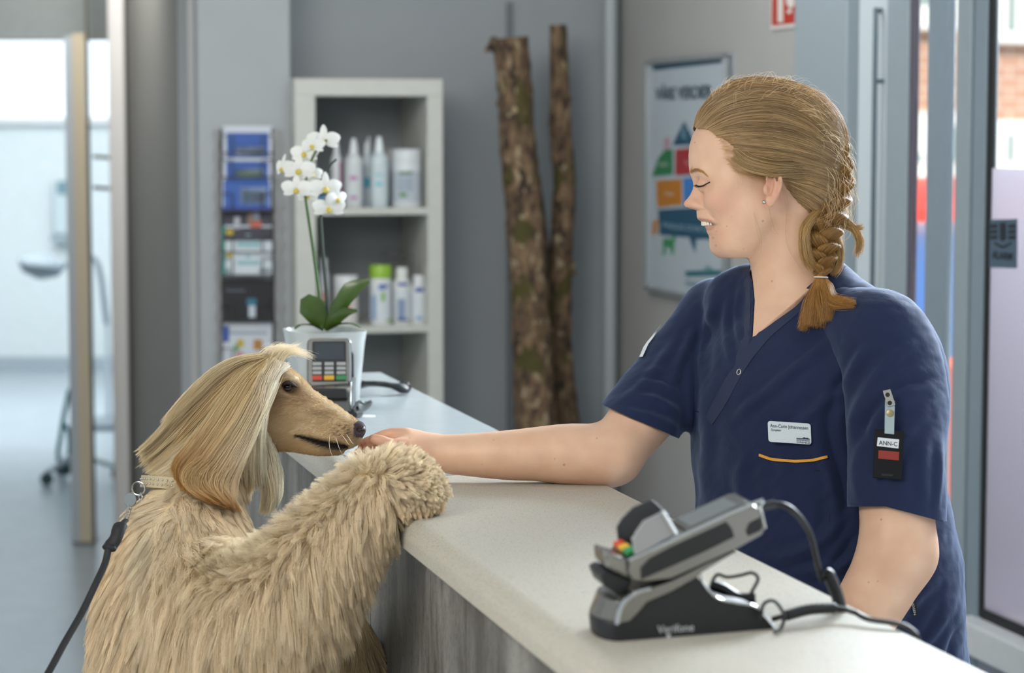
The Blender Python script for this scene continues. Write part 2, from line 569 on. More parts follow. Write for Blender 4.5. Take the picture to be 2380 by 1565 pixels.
    MB().box(w_ - [0.09, 0, 0.3], (0.16, 0, 0), (0, 0.13, 0), (0, 0, 0.36)).make('body', mat('dispenser_white', 'bfcdd2', 0.5), cab, bevel=0.02)
    MB().box(w_ - [0.05, 0.01, 0.02], (0.08, 0, 0), (0, 0.03, 0), (0, 0, 0.09)).make('window', mat('dispenser_teal', '6d8d98', 0.4), cab)
    MB().box(w_ - [0.10, 0.02, 0.34], (0.15, 0, 0), (0, 0.1, 0), (0, 0, 0.04)).make('drip_tray', mat('dispenser_tray', '9aa8ae', 0.5), cab)


def build_outside():
    m_asph = mat('asphalt', '9a9ea3', 0.9, noise=0.1, scale=5)
    struct(MB().box((-2, 9.0, -0.25), (40, 0, 0), (0, 60, 0), (0, 0, 0.1)).make('ground_outside', m_asph)) if False else None
    g = MB().box(R(AW + 0.3, -6, -0.22), U * 40, V * 60, (0, 0, 0.1))
    struct(g.make('ground_outside', m_asph))
    gr = MB().box([*at(1500, 300, 27.0)[:2], -0.12], (30, 0, 0), (0, 2.5, 0), (0, 0, 0.45))
    tag(gr.make('grass_bank', mat('grass', '7f9150', 0.95, noise=0.2, scale=6)), 'green grass bank at the foot of the brick building outside', 'grass', kind='stuff')
    # brick building across the street
    m_brick = bpy.data.materials.new('brick')
    m_brick.use_nodes = True
    nt = m_brick.node_tree
    bt = nt.nodes.new('ShaderNodeTexBrick')
    bt.inputs['Color1'].default_value = srgb('b98c74')
    bt.inputs['Color2'].default_value = srgb('ab7d66')
    bt.inputs['Mortar'].default_value = srgb('c3b2a4')
    bt.inputs['Scale'].default_value = 1.0
    bt.inputs['Brick Width'].default_value = 0.5
    bt.inputs['Row Height'].default_value = 0.18
    bt.inputs['Mortar Size'].default_value = 0.03
    tc = nt.nodes.new('ShaderNodeTexCoord')
    sx = nt.nodes.new('ShaderNodeSeparateXYZ')
    cx = nt.nodes.new('ShaderNodeCombineXYZ')
    nt.links.new(tc.outputs['Object'], sx.inputs[0])
    nt.links.new(sx.outputs[0], cx.inputs[0])
    nt.links.new(sx.outputs[2], cx.inputs[1])
    nt.links.new(cx.outputs[0], bt.inputs['Vector'])
    nt.links.new(bt.outputs['Color'], nt.nodes['Principled BSDF'].inputs['Base Color'])
    nt.nodes['Principled BSDF'].inputs['Roughness'].default_value = 0.9
    o0 = at(1900, 300, 38.0)
    dr = np.array([1.0, 0.6, 0]); dr /= np.linalg.norm(dr)
    nr = np.array([dr[1], -dr[0], 0])      # towards us
    def fp(px, py):                        # view ray onto the facade plane
        r = FWD + (px - CX) / FPX * RGT + (CY - py) / FPX * UPV
        n = nr
        return EYE + r * (np.dot(o0 - EYE, n) / np.dot(r, n))
    b = thing('brick_building', (o0[0], o0[1], -0.2), 'sunlit pale red brick building with white windows across the street', 'building')
    MB().box([*(o0 - dr * 6)[:2], -0.2], dr * 26, -nr * 8, (0, 0, 11)).make('wall', m_brick, b)
    m_wf = mat('white_window_frame', 'f2f4f4', 0.5)
    m_wg = mat('window_dark_glass', '8fa3a3', 0.15)
    MB().box([*(o0 - dr * 6.2 + nr * 0.3)[:2], 10.8], dr * 26.4, -nr * 8.6, (0, 0, 0.5)).make('roof', mat('roof_grey', '6e6e6e', 0.8), b)
    def win(px0, px1, py0, py1, bars):
        c0, c1, c2 = fp(px0, py1), fp(px1, py1), fp(px0, py0)
        w, h = c1 - c0, c2[2] - c0[2]
        w = w * [1, 1, 0]
        f = MB().box(c0 + nr * 0.0, w, nr * 0.12, (0, 0, h)).make('window', m_wf, b)
        for (t0, t1, s0, s1) in bars:
            MB().box(c0 + w * t0 + nr * 0.121 + [0, 0, h * s0], w * (t1 - t0), nr * 0.01, (0, 0, h * (s1 - s0))).make('pane', m_wg, f)
    win(2290, 2460, -120, 98, [(0.22, 0.34, 0.12, 0.9), (0.6, 0.9, 0.12, 0.9)])
    win(2085, 2215, -120, 66, [(0.25, 0.75, 0.3, 0.9)])
    win(2280, 2470, 282, 470, [(0.24, 0.33, 0.15, 0.85), (0.6, 0.9, 0.15, 0.85)])
    win(2075, 2230, 262, 458, [(0.22, 0.36, 0.12, 0.52), (0.72, 0.9, 0.15, 0.85)])

    def car(name, px, py, Y, col, label, ry, ang=0.0, scale=1.0):
        ang = math.pi / 2 + A0
        p = at(px, py, Y)
        z0 = -0.12
        r = thing(name, (p[0], p[1], z0), label, 'car', 'cars parked outside the entrance')
        ax = np.array([math.cos(ang), math.sin(ang), 0])
        ay = np.array([-ax[1], ax[0], 0])
        prof = [(-2.1, 0.3), (2.1, 0.3), (2.15, 0.6), (2.05, 0.85), (1.2, 0.98), (0.55, 1.42), (-1.0, 1.45), (-1.75, 1.0), (-2.15, 0.9), (-2.15, 0.5)]
        P0 = np.array([p[0], p[1], z0])
        c = catmull([P0 + ax * x * scale + np.array([0, 0, z * scale]) - ay * 0.85 for x, z in prof], 4, True)
        MB().prism(c, ay * 1.7).make('body', mat('car_' + col, col, 0.3, coat=0.5), r, bevel=0.05)
        for sgn in (-1, 1):
            gp = [(0.95, 0.98), (0.45, 1.36), (-0.9, 1.38), (-1.5, 1.0)]
            q = [P0 + ax * x * scale + np.array([0, 0, z * scale]) + ay * (sgn * 0.86 - 0.01) for x, z in gp]
            MB().prism(q, ay * 0.02).make('side_window', mat('car_glass', '2a3034', 0.1), r)
            for x in (-1.35, 1.35):
                MB().lathe(P0 + ax * x * scale + ay * (sgn * 0.86 - 0.1) + np.array([0, 0, 0.31]), [(0.31, 0), (0.31, 0.2)], ay, 24).make('wheel', mat('tyre', '1c1c1e', 0.8), r, smooth=True)
    car('parked_car', 2150, 540, 19.5, 'e8ecee', 'white car parked furthest away, in front of the grass bank outside', 0, 0.3)
    car('parked_car', 2190, 620, 13.8, 'd8392a', 'bright red car seen through the glazed entrance', 0, 0.9)
    car('parked_car', 2148, 700, 9.0, '3a5f9c', 'blue car parked nearest to the glazed entrance', 0, 0.25, 0.95)
    pole = thing('marker_post', tuple(at(2200, 900, 5.9) * [1, 1, 0] + [0, 0, -0.12]), 'orange red marker post outside just behind the window post', 'marker post')
    P = at(2206, 900, 5.9)
    MB().lathe([P[0], P[1], -0.12], [(0.11, 0), (0.11, 0.04), (0.04, 0.06)], seg=20).make('base', mat('black_rubber', '202020', 0.8), pole, smooth=True)
    MB().lathe([P[0], P[1], -0.1], [(0.045, 0), (0.04, 1.15), (0.01, 1.17)], seg=20).make('post', mat('orange_plastic', 'e65a35', 0.5), pole, smooth=True)
ZT = 1.17                                  # worktop height
CA0, CA1 = 0.592, 0.911                    # worktop front and back edge in the building's axes


def build_counter():
    m = bpy.data.materials.new('speckled_laminate')
    m.use_nodes = True
    nt = m.node_tree
    b = nt.nodes['Principled BSDF']
    b.inputs['Roughness'].default_value = 0.42
    b.inputs['Specular IOR Level'].default_value = 0.6
    tc = nt.nodes.new('ShaderNodeTexCoord')
    def spk(scale, p0, p1, ca, cb):
        n = nt.nodes.new('ShaderNodeTexNoise')
        n.inputs['Scale'].default_value = scale
        n.inputs['Detail'].default_value = 2
        n.inputs['Roughness'].default_value = 0.7
        nt.links.new(tc.outputs['Object'], n.inputs[0])
        r = nt.nodes.new('ShaderNodeValToRGB')
        r.color_ramp.elements[0].position, r.color_ramp.elements[1].position = p0, p1
        r.color_ramp.elements[0].color, r.color_ramp.elements[1].color = ca, cb
        nt.links.new(n.outputs[0], r.inputs[0])
        return r
    base = spk(500, 0.3, 0.62, srgb('aba598'), srgb('c2bdb0'))
    vo = nt.nodes.new('ShaderNodeTexVoronoi')
    vo.inputs['Scale'].default_value = 430
    nt.links.new(tc.outputs['Object'], vo.inputs['Vector'])
    sc_ = nt.nodes.new('ShaderNodeSeparateColor')
    nt.links.new(vo.outputs['Color'], sc_.inputs[0])
    ad = nt.nodes.new('ShaderNodeMath'); ad.operation = 'MULTIPLY_ADD'; ad.inputs[1].default_value = 0.55
    nt.links.new(sc_.outputs[0], ad.inputs[0])
    nt.links.new(vo.outputs['Distance'], ad.inputs[2])
    dark = nt.nodes.new('ShaderNodeValToRGB')
    dark.color_ramp.elements[0].position, dark.color_ramp.elements[1].position = 0.30, 0.42
    dark.color_ramp.elements[0].color, dark.color_ramp.elements[1].color = (0.25, 0.23, 0.20, 1), (1, 1, 1, 1)
    nt.links.new(ad.outputs[0], dark.inputs[0])
    mx = nt.nodes.new('ShaderNodeMixRGB')
    mx.blend_type = 'MULTIPLY'
    mx.inputs[0].default_value = 0.9
    nt.links.new(base.outputs[0], mx.inputs[1])
    nt.links.new(dark.outputs[0], mx.inputs[2])
    nt.links.new(mx.outputs[0], b.inputs['Base Color'])
    # worktop section with the rolled front edge (extruded along the counter)
    t = 0.040
    rr = 0.024
    def section(a0, a1):
        pts = []
        for k in range(9):                # rounded front upper edge
            th = math.pi - k / 8 * math.pi / 2
            pts.append((a0 + rr + rr * math.cos(th), ZT - rr + rr * math.sin(th)))
        pts += [(a1 - 0.003, ZT), (a1, ZT - 0.003), (a1, ZT - t), (a0 + 0.004, ZT - t), (a0, ZT - t + 0.004)]
        return pts
    def slab(b0, b1, a0=CA0, a1=CA1):
        return MB().prism([R(a, b0, z) for a, z in section(a0, a1)], V * (b1 - b0))
    seam = 3.11
    top = thing('worktop', tuple(R(0.75, 2.8, ZT - t)), 'narrow speckled beige reception worktop with rolled front edge', 'worktop')
    slab(0.9, 4.47).make('slab', m, top, smooth=True)
    wm = mat('white_far_panel', 'c3cccf', 0.16, noise=0.02, spec=0.7)
    MB().rbox(CA0 + 0.034, CA1 - 0.002, seam, 4.468, ZT - 0.001, ZT + 0.0012).make('far_panel', wm, top)  # thin whiter, glossier panel over the far part of the worktop
    # panelled front
    mf = bpy.data.materials.new('weathered_board')
    mf.use_nodes = True
    nt = mf.node_tree
    b = nt.nodes['Principled BSDF']
    b.inputs['Roughness'].default_value = 0.55
    tc = nt.nodes.new('ShaderNodeTexCoord')
    def nz(scale, st, det, p0, p1, ca, cb):
        mp = nt.nodes.new('ShaderNodeMapping')
        mp.inputs['Scale'].default_value = st
        nt.links.new(tc.outputs['Object'], mp.inputs[0])
        n = nt.nodes.new('ShaderNodeTexNoise')
        n.inputs['Scale'].default_value = scale
        n.inputs['Detail'].default_value = det
        n.inputs['Roughness'].default_value = 0.65
        nt.links.new(mp.outputs[0], n.inputs[0])
        r = nt.nodes.new('ShaderNodeValToRGB')
        r.color_ramp.elements[0].position, r.color_ramp.elements[1].position = p0, p1
        r.color_ramp.elements[0].color, r.color_ramp.elements[1].color = ca, cb
        nt.links.new(n.outputs[0], r.inputs[0])
        return r
    big = nz(7, (1, 1, 0.32), 8, 0.36, 0.64, srgb('5a5752'), srgb('97948e'))
    fine = nz(230, (1, 1, 0.5), 5, 0.34, 0.50, (0.35, 0.35, 0.35, 1), (1, 1, 1, 1))
    patch = nz(13, (1, 1, 0.22), 6, 0.52, 0.60, (1, 1, 1, 1), (0.45, 0.43, 0.40, 1))
    m1 = nt.nodes.new('ShaderNodeMixRGB'); m1.blend_type = 'MULTIPLY'; m1.inputs[0].default_value = 0.6
    m2 = nt.nodes.new('ShaderNodeMixRGB'); m2.blend_type = 'MULTIPLY'; m2.inputs[0].default_value = 0.7
    nt.links.new(big.outputs[0], m1.inputs[1]); nt.links.new(fine.outputs[0], m1.inputs[2])
    nt.links.new(m1.outputs[0], m2.inputs[1]); nt.links.new(patch.outputs[0], m2.inputs[2])
    nt.links.new(m2.outputs[0], b.inputs['Base Color'])
    desk = thing('reception_desk', tuple(R(0.75, 2.8, 0)), 'reception desk with weathered grey board front under the beige worktop', 'reception desk')
    for i, (b0, b1) in enumerate([(0.92, 2.02), (2.024, 3.12), (3.124, 4.44)]):
        MB().rbox(CA0 + 0.028, CA0 + 0.046, b0, b1, 0.08, ZT - t).make('front_panel', mf, desk)
    MB().rbox(CA0 + 0.046, CA1 - 0.06, 0.92, 4.44, 0.0, ZT - t).make('carcass', mat('desk_carcass', '83817c', 0.7), desk)
    MB().rbox(CA0 + 0.036, CA0 + 0.046, 0.92, 4.44, 0.0, 0.08).make('plinth', mat('plinth_dark', '3b3b3b', 0.6), desk)
# ================================================================ SMOOTH SOLIDS (bodies, garments, animal)
def C3(px, py, d):                        # camera-frame coordinates: right, up, depth
    return np.array([(px - CX) / FPX * d, (CY - py) / FPX * d, d])


CAMM = np.array([RGT, UPV, FWD])          # rows


def to_world(P):
    return EYE + np.asarray(P) @ CAMM


def to_cam(P):
    return (np.asarray(P) - EYE) @ CAMM.T


def to_px(Pw):
    c = to_cam(Pw)
    return np.stack([CX + FPX * c[..., 0] / c[..., 2], CY - FPX * c[..., 1] / c[..., 2], c[..., 2]], -1)


class Solid:
    """smooth union / subtraction of round cones and ellipsoids, in camera-frame metres"""
    def __init__(s):
        s.p = []

    def cone(s, a, b, ra, rb, k=0.01, sub=False):
        a, b = np.array(a, float), np.array(b, float)
        lo = np.minimum(a - ra, b - rb) - k - 0.01
        hi = np.maximum(a + ra, b + rb) + k + 0.01
        ba = b - a
        L2 = max(ba @ ba, 1e-12)
        def f(P):
            pa = P - a
            h = np.clip(pa @ ba / L2, 0, 1)
            return np.linalg.norm(pa - h[:, None] * ba, axis=1) - (ra + (rb - ra) * h)
        s.p.append((lo, hi, f, k, sub))
        return s

    def chain(s, pts, rs, k=0.01, sub=False, n=4):
        Q = catmull(np.hstack([np.array(pts, float), np.array(rs, float)[:, None]]), n)
        A, Rr = Q[:, :3], Q[:, 3]
        lo = (A - Rr[:, None]).min(0) - k - 0.01
        hi = (A + Rr[:, None]).max(0) + k + 0.01
        def f(P):
            D = np.full(len(P), 9.0)
            for i in range(len(A) - 1):
                ba = A[i + 1] - A[i]
                pa = P - A[i]
                h = np.clip(pa @ ba / max(ba @ ba, 1e-12), 0, 1)
                D = np.minimum(D, np.linalg.norm(pa - h[:, None] * ba, axis=1) - (Rr[i] + (Rr[i + 1] - Rr[i]) * h))
            return D
        s.p.append((lo, hi, f, k, sub))
        return s

    def ell(s, c, r, k=0.01, ax=None, sub=False):
        c, r = np.array(c, float), np.array(r, float)
        M = np.eye(3) if ax is None else np.array(ax, float)
        e = np.sqrt(((M * r[:, None]) ** 2).sum(0))
        lo, hi = c - e - k - 0.01, c + e + k + 0.01
        def f(P):
            q = (P - c) @ M.T
            k0 = np.linalg.norm(q / r, axis=1)
            k1 = np.linalg.norm(q / (r * r), axis=1) + 1e-9
            return k0 * (k0 - 1) / k1
        s.p.append((lo, hi, f, k, sub))
        return s

    def ball(s, c, r, k=0.01, sub=False):
        return s.ell(c, (r, r, r), k, None, sub)

    def eval(s, P, lo=None, hi=None):
        D = np.full(len(P), 0.05, np.float64)
        for (a, b, f, k, sub) in s.p:
            if lo is not None and (np.any(a > hi) or np.any(b < lo)):
                continue
            d = f(P)
            if sub:
                h = np.clip(0.5 - 0.5 * (D + d) / k, 0, 1)
                D = D * (1 - h) - d * h + k * h * (1 - h)
            else:
                h = np.clip(0.5 + 0.5 * (D - d) / k, 0, 1)
                D = D * (1 - h) + d * h - k * h * (1 - h)
        return D

    def mesh(s, h, lo=None, hi=None, off=0.0, T=28, post=None):
        a = np.min([p[0] for p in s.p if not p[4]], axis=0) if lo is None else np.array(lo)
        b = np.max([p[1] for p in s.p if not p[4]], axis=0) if hi is None else np.array(hi)
        n = np.ceil((b - a) / h / T).astype(int)
        g = vdb.FloatGrid(3 * h)
        ax = np.arange(T)
        I = np.stack(np.meshgrid(ax, ax, ax, indexing='ij'), -1).reshape(-1, 3) * h
        reach = T * h * 0.9 + abs(off)
        for i in range(n[0]):
            for j in range(n[1]):
                for k in range(n[2]):
                    o = a + np.array([i, j, k]) * T * h
                    tlo, thi = o - abs(off) - 0.004, o + T * h + abs(off) + 0.004
                    cD = s.eval((o + T * h / 2)[None], tlo, thi)[0]
                    if cD > reach + 0.012:
                        continue
                    if cD < -reach * 1.6:
                        arr = np.full((T, T, T), -3 * h, np.float32)
                    else:
                        P = o + I
                        D = s.eval(P, tlo, thi) - off
                        if post is not None:
                            D = post(P, D)
                        arr = np.clip(D, -3 * h, 3 * h).astype(np.float32).reshape(T, T, T)
                        if arr.min() >= 3 * h:
                            continue
                    g.copyFromArray(arr, ijk=(i * T, j * T, k * T))
        v, q = g.convertToQuads()
        return a + v.astype(np.float64) * h, q


def vnormals(v, q):
    n = np.zeros_like(v)
    fn = np.cross(v[q[:, 2]] - v[q[:, 0]], v[q[:, 3]] - v[q[:, 1]])
    for i in range(4):
        np.add.at(n, q[:, i], fn)
    return n / (np.linalg.norm(n, axis=1)[:, None] + 1e-12)


def mesh_obj(name, vw, faces, m, parent=None, smooth=True, attrs=None, loc=None):
    L = WL[parent.name] if parent is not None else (np.array([*(vw[:, :2].min(0) + vw[:, :2].max(0)) / 2, vw[:, 2].min()]) if loc is None else np.asarray(loc, float))
    me = bpy.data.meshes.new(name)
    F = np.asarray(faces)
    me.vertices.add(len(vw))
    me.vertices.foreach_set('co', (vw - L).astype(np.float32).ravel())
    nf, w = F.shape
    me.loops.add(nf * w)
    me.loops.foreach_set('vertex_index', F.astype(np.int32).ravel())
    me.polygons.add(nf)
    me.polygons.foreach_set('loop_start', (np.arange(nf) * w).astype(np.int32))
    if smooth:
        me.polygons.foreach_set('use_smooth', [True] * nf)
    for k, a in (attrs or {}).items():
        at_ = me.attributes.new(k, 'FLOAT_COLOR' if a.ndim == 2 else 'FLOAT', 'POINT')
        if a.ndim == 2:
            at_.data.foreach_set('color', np.hstack([a, np.ones((len(a), 1))]).astype(np.float32).ravel())
        else:
            at_.data.foreach_set('value', a.astype(np.float32))
    me.update(calc_edges=True)
    me.validate()
    me.materials.append(m)
    o = bpy.data.objects.new(name, me)
    COL.objects.link(o)
    if parent is None:
        o.location = L
    else:
        o.parent = parent
    WL[o.name] = L
    return o


def flip_out(v, q, inside_sign=None):
    """make quads face outwards (signed volume positive)"""
    c = v.mean(0)
    a, b, d = v[q[:, 0]] - c, v[q[:, 1]] - c, v[q[:, 2]] - c
    vol = (np.cross(a, b) * d).sum() + (np.cross(v[q[:, 0]] - c, v[q[:, 2]] - c) * (v[q[:, 3]] - c)).sum()
    return q if vol > 0 else q[:, ::-1]


def drop_loose(v, q):
    u, inv = np.unique(q, return_inverse=True)
    return v[u], inv.reshape(q.shape), u


from mathutils.bvhtree import BVHTree


def bvh_of(v, q):
    return BVHTree.FromPolygons([tuple(p) for p in v], [tuple(int(i) for i in f) for f in q])


EV = Vector(EYE)


def proj(bvh, px, py, lift=0.0):
    """the point of a surface seen at a pixel, and its normal"""
    r = FWD + (px - CX) / FPX * RGT + (CY - py) / FPX * UPV
    hit, n, _i, _d = bvh.ray_cast(EV, Vector(r).normalized())
    if hit is None:
        return None, None
    h, n = np.array(hit), np.array(n)
    if n @ r > 0:
        n = -n
    return h + n * lift, n


def proj_line(bvh, pts, n=8, lift=0.0, closed=False):
    c = catmull([(x, y, 0) for x, y in pts], n, closed)
    out, nr = [], []
    for p in c:
        h, k = proj(bvh, p[0], p[1], lift)
        if h is not None:
            out.append(h)
            nr.append(k)
    return np.array(out), np.array(nr)


def ribbon(pts, nrm, w, th=0.0006):
    """flat band of width w (number or list) following a surface line"""
    n = len(pts)
    w = np.full(n, w, float) if np.isscalar(w) else np.interp(np.linspace(0, 1, n), np.linspace(0, 1, len(w)), w)
    t = np.gradient(pts, axis=0)
    t /= np.linalg.norm(t, axis=1)[:, None] + 1e-12
    s = np.cross(t, nrm)
    s /= np.linalg.norm(s, axis=1)[:, None] + 1e-12
    a, b = pts - s * w[:, None] / 2, pts + s * w[:, None] / 2
    v = np.vstack([a, b, b + nrm * th, a + nrm * th])
    f = []
    for i in range(n - 1):
        for k in range(4):
            l = (k + 1) % 4
            f.append((k * n + i, l * n + i, l * n + i + 1, k * n + i + 1))
    f += [(3 * n, 2 * n, n, 0), (n - 1, 2 * n - 1, 3 * n - 1, 4 * n - 1)]
    return MB().add(v, f)


WARM = {'dog': np.array([1.06, 1.0, 0.90]), 'person': np.array([1.06, 0.965, 0.90])}


def curves_obj(name, P, rad, m, parent, cols=None, tip=0.25):
    """P: (strands, points, 3) world; tapered strands of hair"""
    N, K, _ = P.shape
    L = WL[parent.name]
    c = bpy.data.hair_curves.new(name)
    c.add_curves([K] * N)
    c.position_data.foreach_set('vector', (P - L).astype(np.float32).ravel())
    r = c.attributes.get('radius') or c.attributes.new('radius', 'FLOAT', 'POINT')
    t = np.linspace(0, 1, K)
    prof = (1 - (1 - tip) * np.clip((t - 0.35) / 0.65, 0, 1) ** 1.3)
    rad = np.full(N, rad, float) if np.isscalar(rad) else rad
    r.data.foreach_set('value', (rad[:, None] * prof[None]).astype(np.float32).ravel())
    if cols is not None:
        cc = np.clip(cols.reshape(-1, 3) * WARM[parent.name], 0, 1)
        a = c.attributes.new('hcol', 'FLOAT_COLOR', 'POINT' if cols.ndim == 3 else 'CURVE')
        a.data.foreach_set('color', np.hstack([cc, np.ones((len(cc), 1))]).astype(np.float32).ravel())
    c.materials.append(m)
    o = bpy.data.objects.new(name, c)
    COL.objects.link(o)
    o.parent = parent
    WL[o.name] = L
    return o


def hair_mat(name, rough=0.45, spec=0.25, tint=(1, 1, 1), trans=0.0):
    if name in MATS:
        return MATS[name]
    m = bpy.data.materials.new(name)
    m.use_nodes = True
    nt = m.node_tree
    b = nt.nodes['Principled BSDF']
    a = nt.nodes.new('ShaderNodeAttribute')
    a.attribute_name = 'hcol'
    nt.links.new(a.outputs['Color'], b.inputs['Base Color'])
    b.inputs['Roughness'].default_value = rough
    b.inputs['Specular IOR Level'].default_value = spec
    if trans:
        t = nt.nodes.new('ShaderNodeBsdfTranslucent')
        nt.links.new(a.outputs['Color'], t.inputs[0])
        mx = nt.nodes.new('ShaderNodeMixShader')
        mx.inputs[0].default_value = trans
        nt.links.new(b.outputs[0], mx.inputs[1])
        nt.links.new(t.outputs[0], mx.inputs[2])
        nt.links.new(mx.outputs[0], nt.nodes['Material Output'].inputs[0])
    MATS[name] = m
    return m
# ================================================================ THE PERSON
HD = 3.15                                  # depth of the head's middle plane
PS = HD / FPX                              # metres per pixel there
RNG = np.random.default_rng(7)


def hp(px, py, dz=0.0):                    # dz in pixels, + away from the camera
    return C3(px, py, HD + dz * PS)


def mir(p):
    return np.array([p[0], p[1], 2 * HD - p[2]])


PROFILE = [(1640, 262), (1622, 291), (1609, 314), (1602, 339), (1600, 362), (1600.5, 385), (1602, 399), (1606, 410), (1610, 422), (1611.5, 431), (1610, 440), (1605, 450), (1598, 461),
           (1591.5, 468), (1589.5, 474), (1592, 480.5), (1599, 484.5), (1609, 486.5), (1616, 489), (1619, 496), (1619.5, 503), (1620.5, 509), (1626, 513.5), (1636, 519), (1640, 526), (1640.5, 532),
           (1642, 539), (1646, 547), (1648.5, 555), (1649, 567), (1651.5, 577), (1659, 588.6), (1672, 598)]


def person_solid():
    S = Solid()
    s = PS
    # skull and face
    S.ell(hp(1786, 338), (160 * s, 128 * s, 122 * s), 0.01)
    S.ell(hp(1700, 362), (92 * s, 95 * s, 100 * s), 0.03)
    S.ell(hp(1725, 470), (92 * s, 105 * s, 92 * s), 0.03)
    S.ell(hp(1696, 540), (44 * s, 46 * s, 60 * s), 0.02)
    S.ell(hp(1677, 567), (26 * s, 22 * s, 29 * s), 0.012)
    S.ell(hp(1730, 560), (60 * s, 46 * s, 68 * s), 0.025)
    for m in (lambda p: p, mir):
        S.ell(m(hp(1676, 466, -52)), (34 * s, 30 * s, 30 * s), 0.016)          # raised cheek
        S.ell(m(hp(1708, 425, -78)), (34 * s, 24 * s, 20 * s), 0.016)          # cheekbone
        S.cone(m(hp(1762, 500, -66)), m(hp(1714, 560, -40)), 34 * s, 27 * s, 0.03)
        S.cone(m(hp(1618, 404, -4)), m(hp(1640, 398, -56)), 13 * s, 13 * s, 0.012)
        S.ell(m(hp(1617, 434, -30)), (17 * s, 15 * s, 15 * s), 0.012, sub=True)      # eye hollow
        S.ell(m(hp(1638, 430, -38)), (21 * s, 19 * s, 21 * s), 0.003)          # lid over the eye
    # nose
    S.cone(hp(1626, 424), hp(1606, 466), 9 * s, 10 * s, 0.010)
    S.cone(hp(1640, 450), hp(1622, 474), 16 * s, 15 * s, 0.012)
    S.ball(hp(1604, 472), 13 * s, 0.006)
    for m in (lambda p: p, mir):
        S.ell(m(hp(1618, 476, -15)), (11.5 * s, 9.5 * s, 7.5 * s), 0.004)
        S.ell(m(hp(1611, 486, -8)), (6 * s, 3.5 * s, 3.5 * s), 0.0025, sub=True)
        S.chain([m(hp(1621, 464, -27)), m(hp(1631, 471, -29)), m(hp(1633, 482, -29))], [1.5 * s, 2.6 * s, 1.8 * s], 0.004, sub=True)
        S.chain([m(hp(1632, 474, -30)), m(hp(1643, 490, -40)), m(hp(1656, 508, -48))], [1.5 * s, 4.0 * s, 4.0 * s], 0.008, sub=True)      # smile crease
    # mouth region
    S.ell(hp(1652, 505), (34 * s, 34 * s, 40 * s), 0.014)
    for m in (lambda p: p, mir):
        S.chain([hp(1646, 521), m(hp(1650, 520, -22)), m(hp(1664, 519, -42))], [10.5 * s, 9.5 * s, 3.5 * s], 0.004, sub=True)
        S.chain([hp(1630, 507), m(hp(1636, 509, -20)), m(hp(1659, 514, -43))], [8.5 * s, 7 * s, 3.5 * s], 0.005)
        S.chain([hp(1651, 537), m(hp(1655, 535, -20)), m(hp(1666, 524, -41))], [9 * s, 8 * s, 3.5 * s], 0.006)
    # ear (near side and far side)
    for m in (lambda p: p, mir):
        E = lambda x, y, z: m(hp(x, y, z))
        S.ell(E(1797, 433, -121), (17 * s, 36 * s, 9 * s), 0.006)
        S.chain([E(1783, 418, -127), E(1786, 402, -134), E(1799, 395, -138), E(1811, 406, -139), E(1813, 428, -138), E(1808, 448, -136), E(1800, 462, -133)], [3.5 * s, 4.2 * s, 4.6 * s, 5 * s, 5 * s, 4.6 * s, 5 * s], 0.003)
        S.ell(E(1790, 467, -131), (12 * s, 14 * s, 6.5 * s), 0.005)
        S.ell(E(1790, 434, -134), (9.5 * s, 19 * s, 8 * s), 0.003, sub=True)
        S.ell(E(1795, 411, -135), (9 * s, 8 * s, 5 * s), 0.003, sub=True)
        S.ell(E(1779, 441, -124), (5.5 * s, 11 * s, 7 * s), 0.004)
        S.chain([E(1800, 414, -133), E(1803, 430, -133), E(1798, 450, -132)], [3.4 * s, 3.6 * s, 4 * s], 0.003)
    # neck and chest
    S.cone(hp(1836, 470, 2), hp(1844, 640, 4), 82 * s, 82 * s, 0.02)
    S.cone(hp(1768, 560), hp(1830, 600), 50 * s, 70 * s, 0.03)
    S.cone(hp(1844, 650, 4), hp(1866, 740, 6), 80 * s, 108 * s, 0.02)
    E1 = np.array([0.667, 0, -0.745]); E2 = np.array([0, 1.0, 0]); E3 = np.array([-0.745, 0, -0.667])
    AX = np.array([E1, E2, E3])
    c = C3(1880, 925, 3.19)
    S.ell(c, (0.158, 0.125, 0.10), 0.05, AX)
    S.ell(C3(1840, 800, 3.16), (0.12, 0.09, 0.075), 0.03, AX)
    # trapezius, shoulders
    shN, shF = C3(2062, 768, 3.03), C3(1676, 742, 3.30)
    S.cone(hp(1868, 705, 4), shN, 50 * s, 64 * s, 0.02)
    S.cone(hp(1840, 690, 14), shF, 52 * s, 60 * s, 0.03)
    S.ell(C3(1895, 1120, 3.18), (0.145, 0.17, 0.105), 0.06, AX)
    # arms
    elF = C3(1424, 1056, 3.155)
    S.chain([shF, C3(1560, 890, 3.235), elF], [0.050, 0.047, 0.038], 0.02)
    S.ell(C3(1405, 1072, 3.15), (0.036, 0.027, 0.036), 0.02)
    wr = C3(1022, 1055, 3.165)
    S.chain([elF, C3(1330, 1052, 3.15), C3(1200, 1058, 3.15), C3(1100, 1058, 3.155), wr], [0.037, 0.0385, 0.034, 0.029, 0.0255], 0.018)
    S.ell(C3(1350, 1068, 3.148), (0.060, 0.029, 0.034), 0.02)
    elN = C3(2088, 1285, 2.975)
    S.chain([shN, C3(2078, 1010, 3.0), elN], [0.052, 0.050, 0.046], 0.02)
    S.chain([elN, C3(2025, 1400, 2.98), C3(1925, 1560, 3.0), C3(1872, 1650, 3.01)], [0.045, 0.044, 0.032, 0.026], 0.02)
    # far hand, reaching towards the dog
    S.ell(C3(968, 1040, 3.17), (0.030, 0.0215, 0.026), 0.016)
    S.ell(C3(944, 1034, 3.176), (0.022, 0.0195, 0.026), 0.014)
    q = 3.17 / FPX
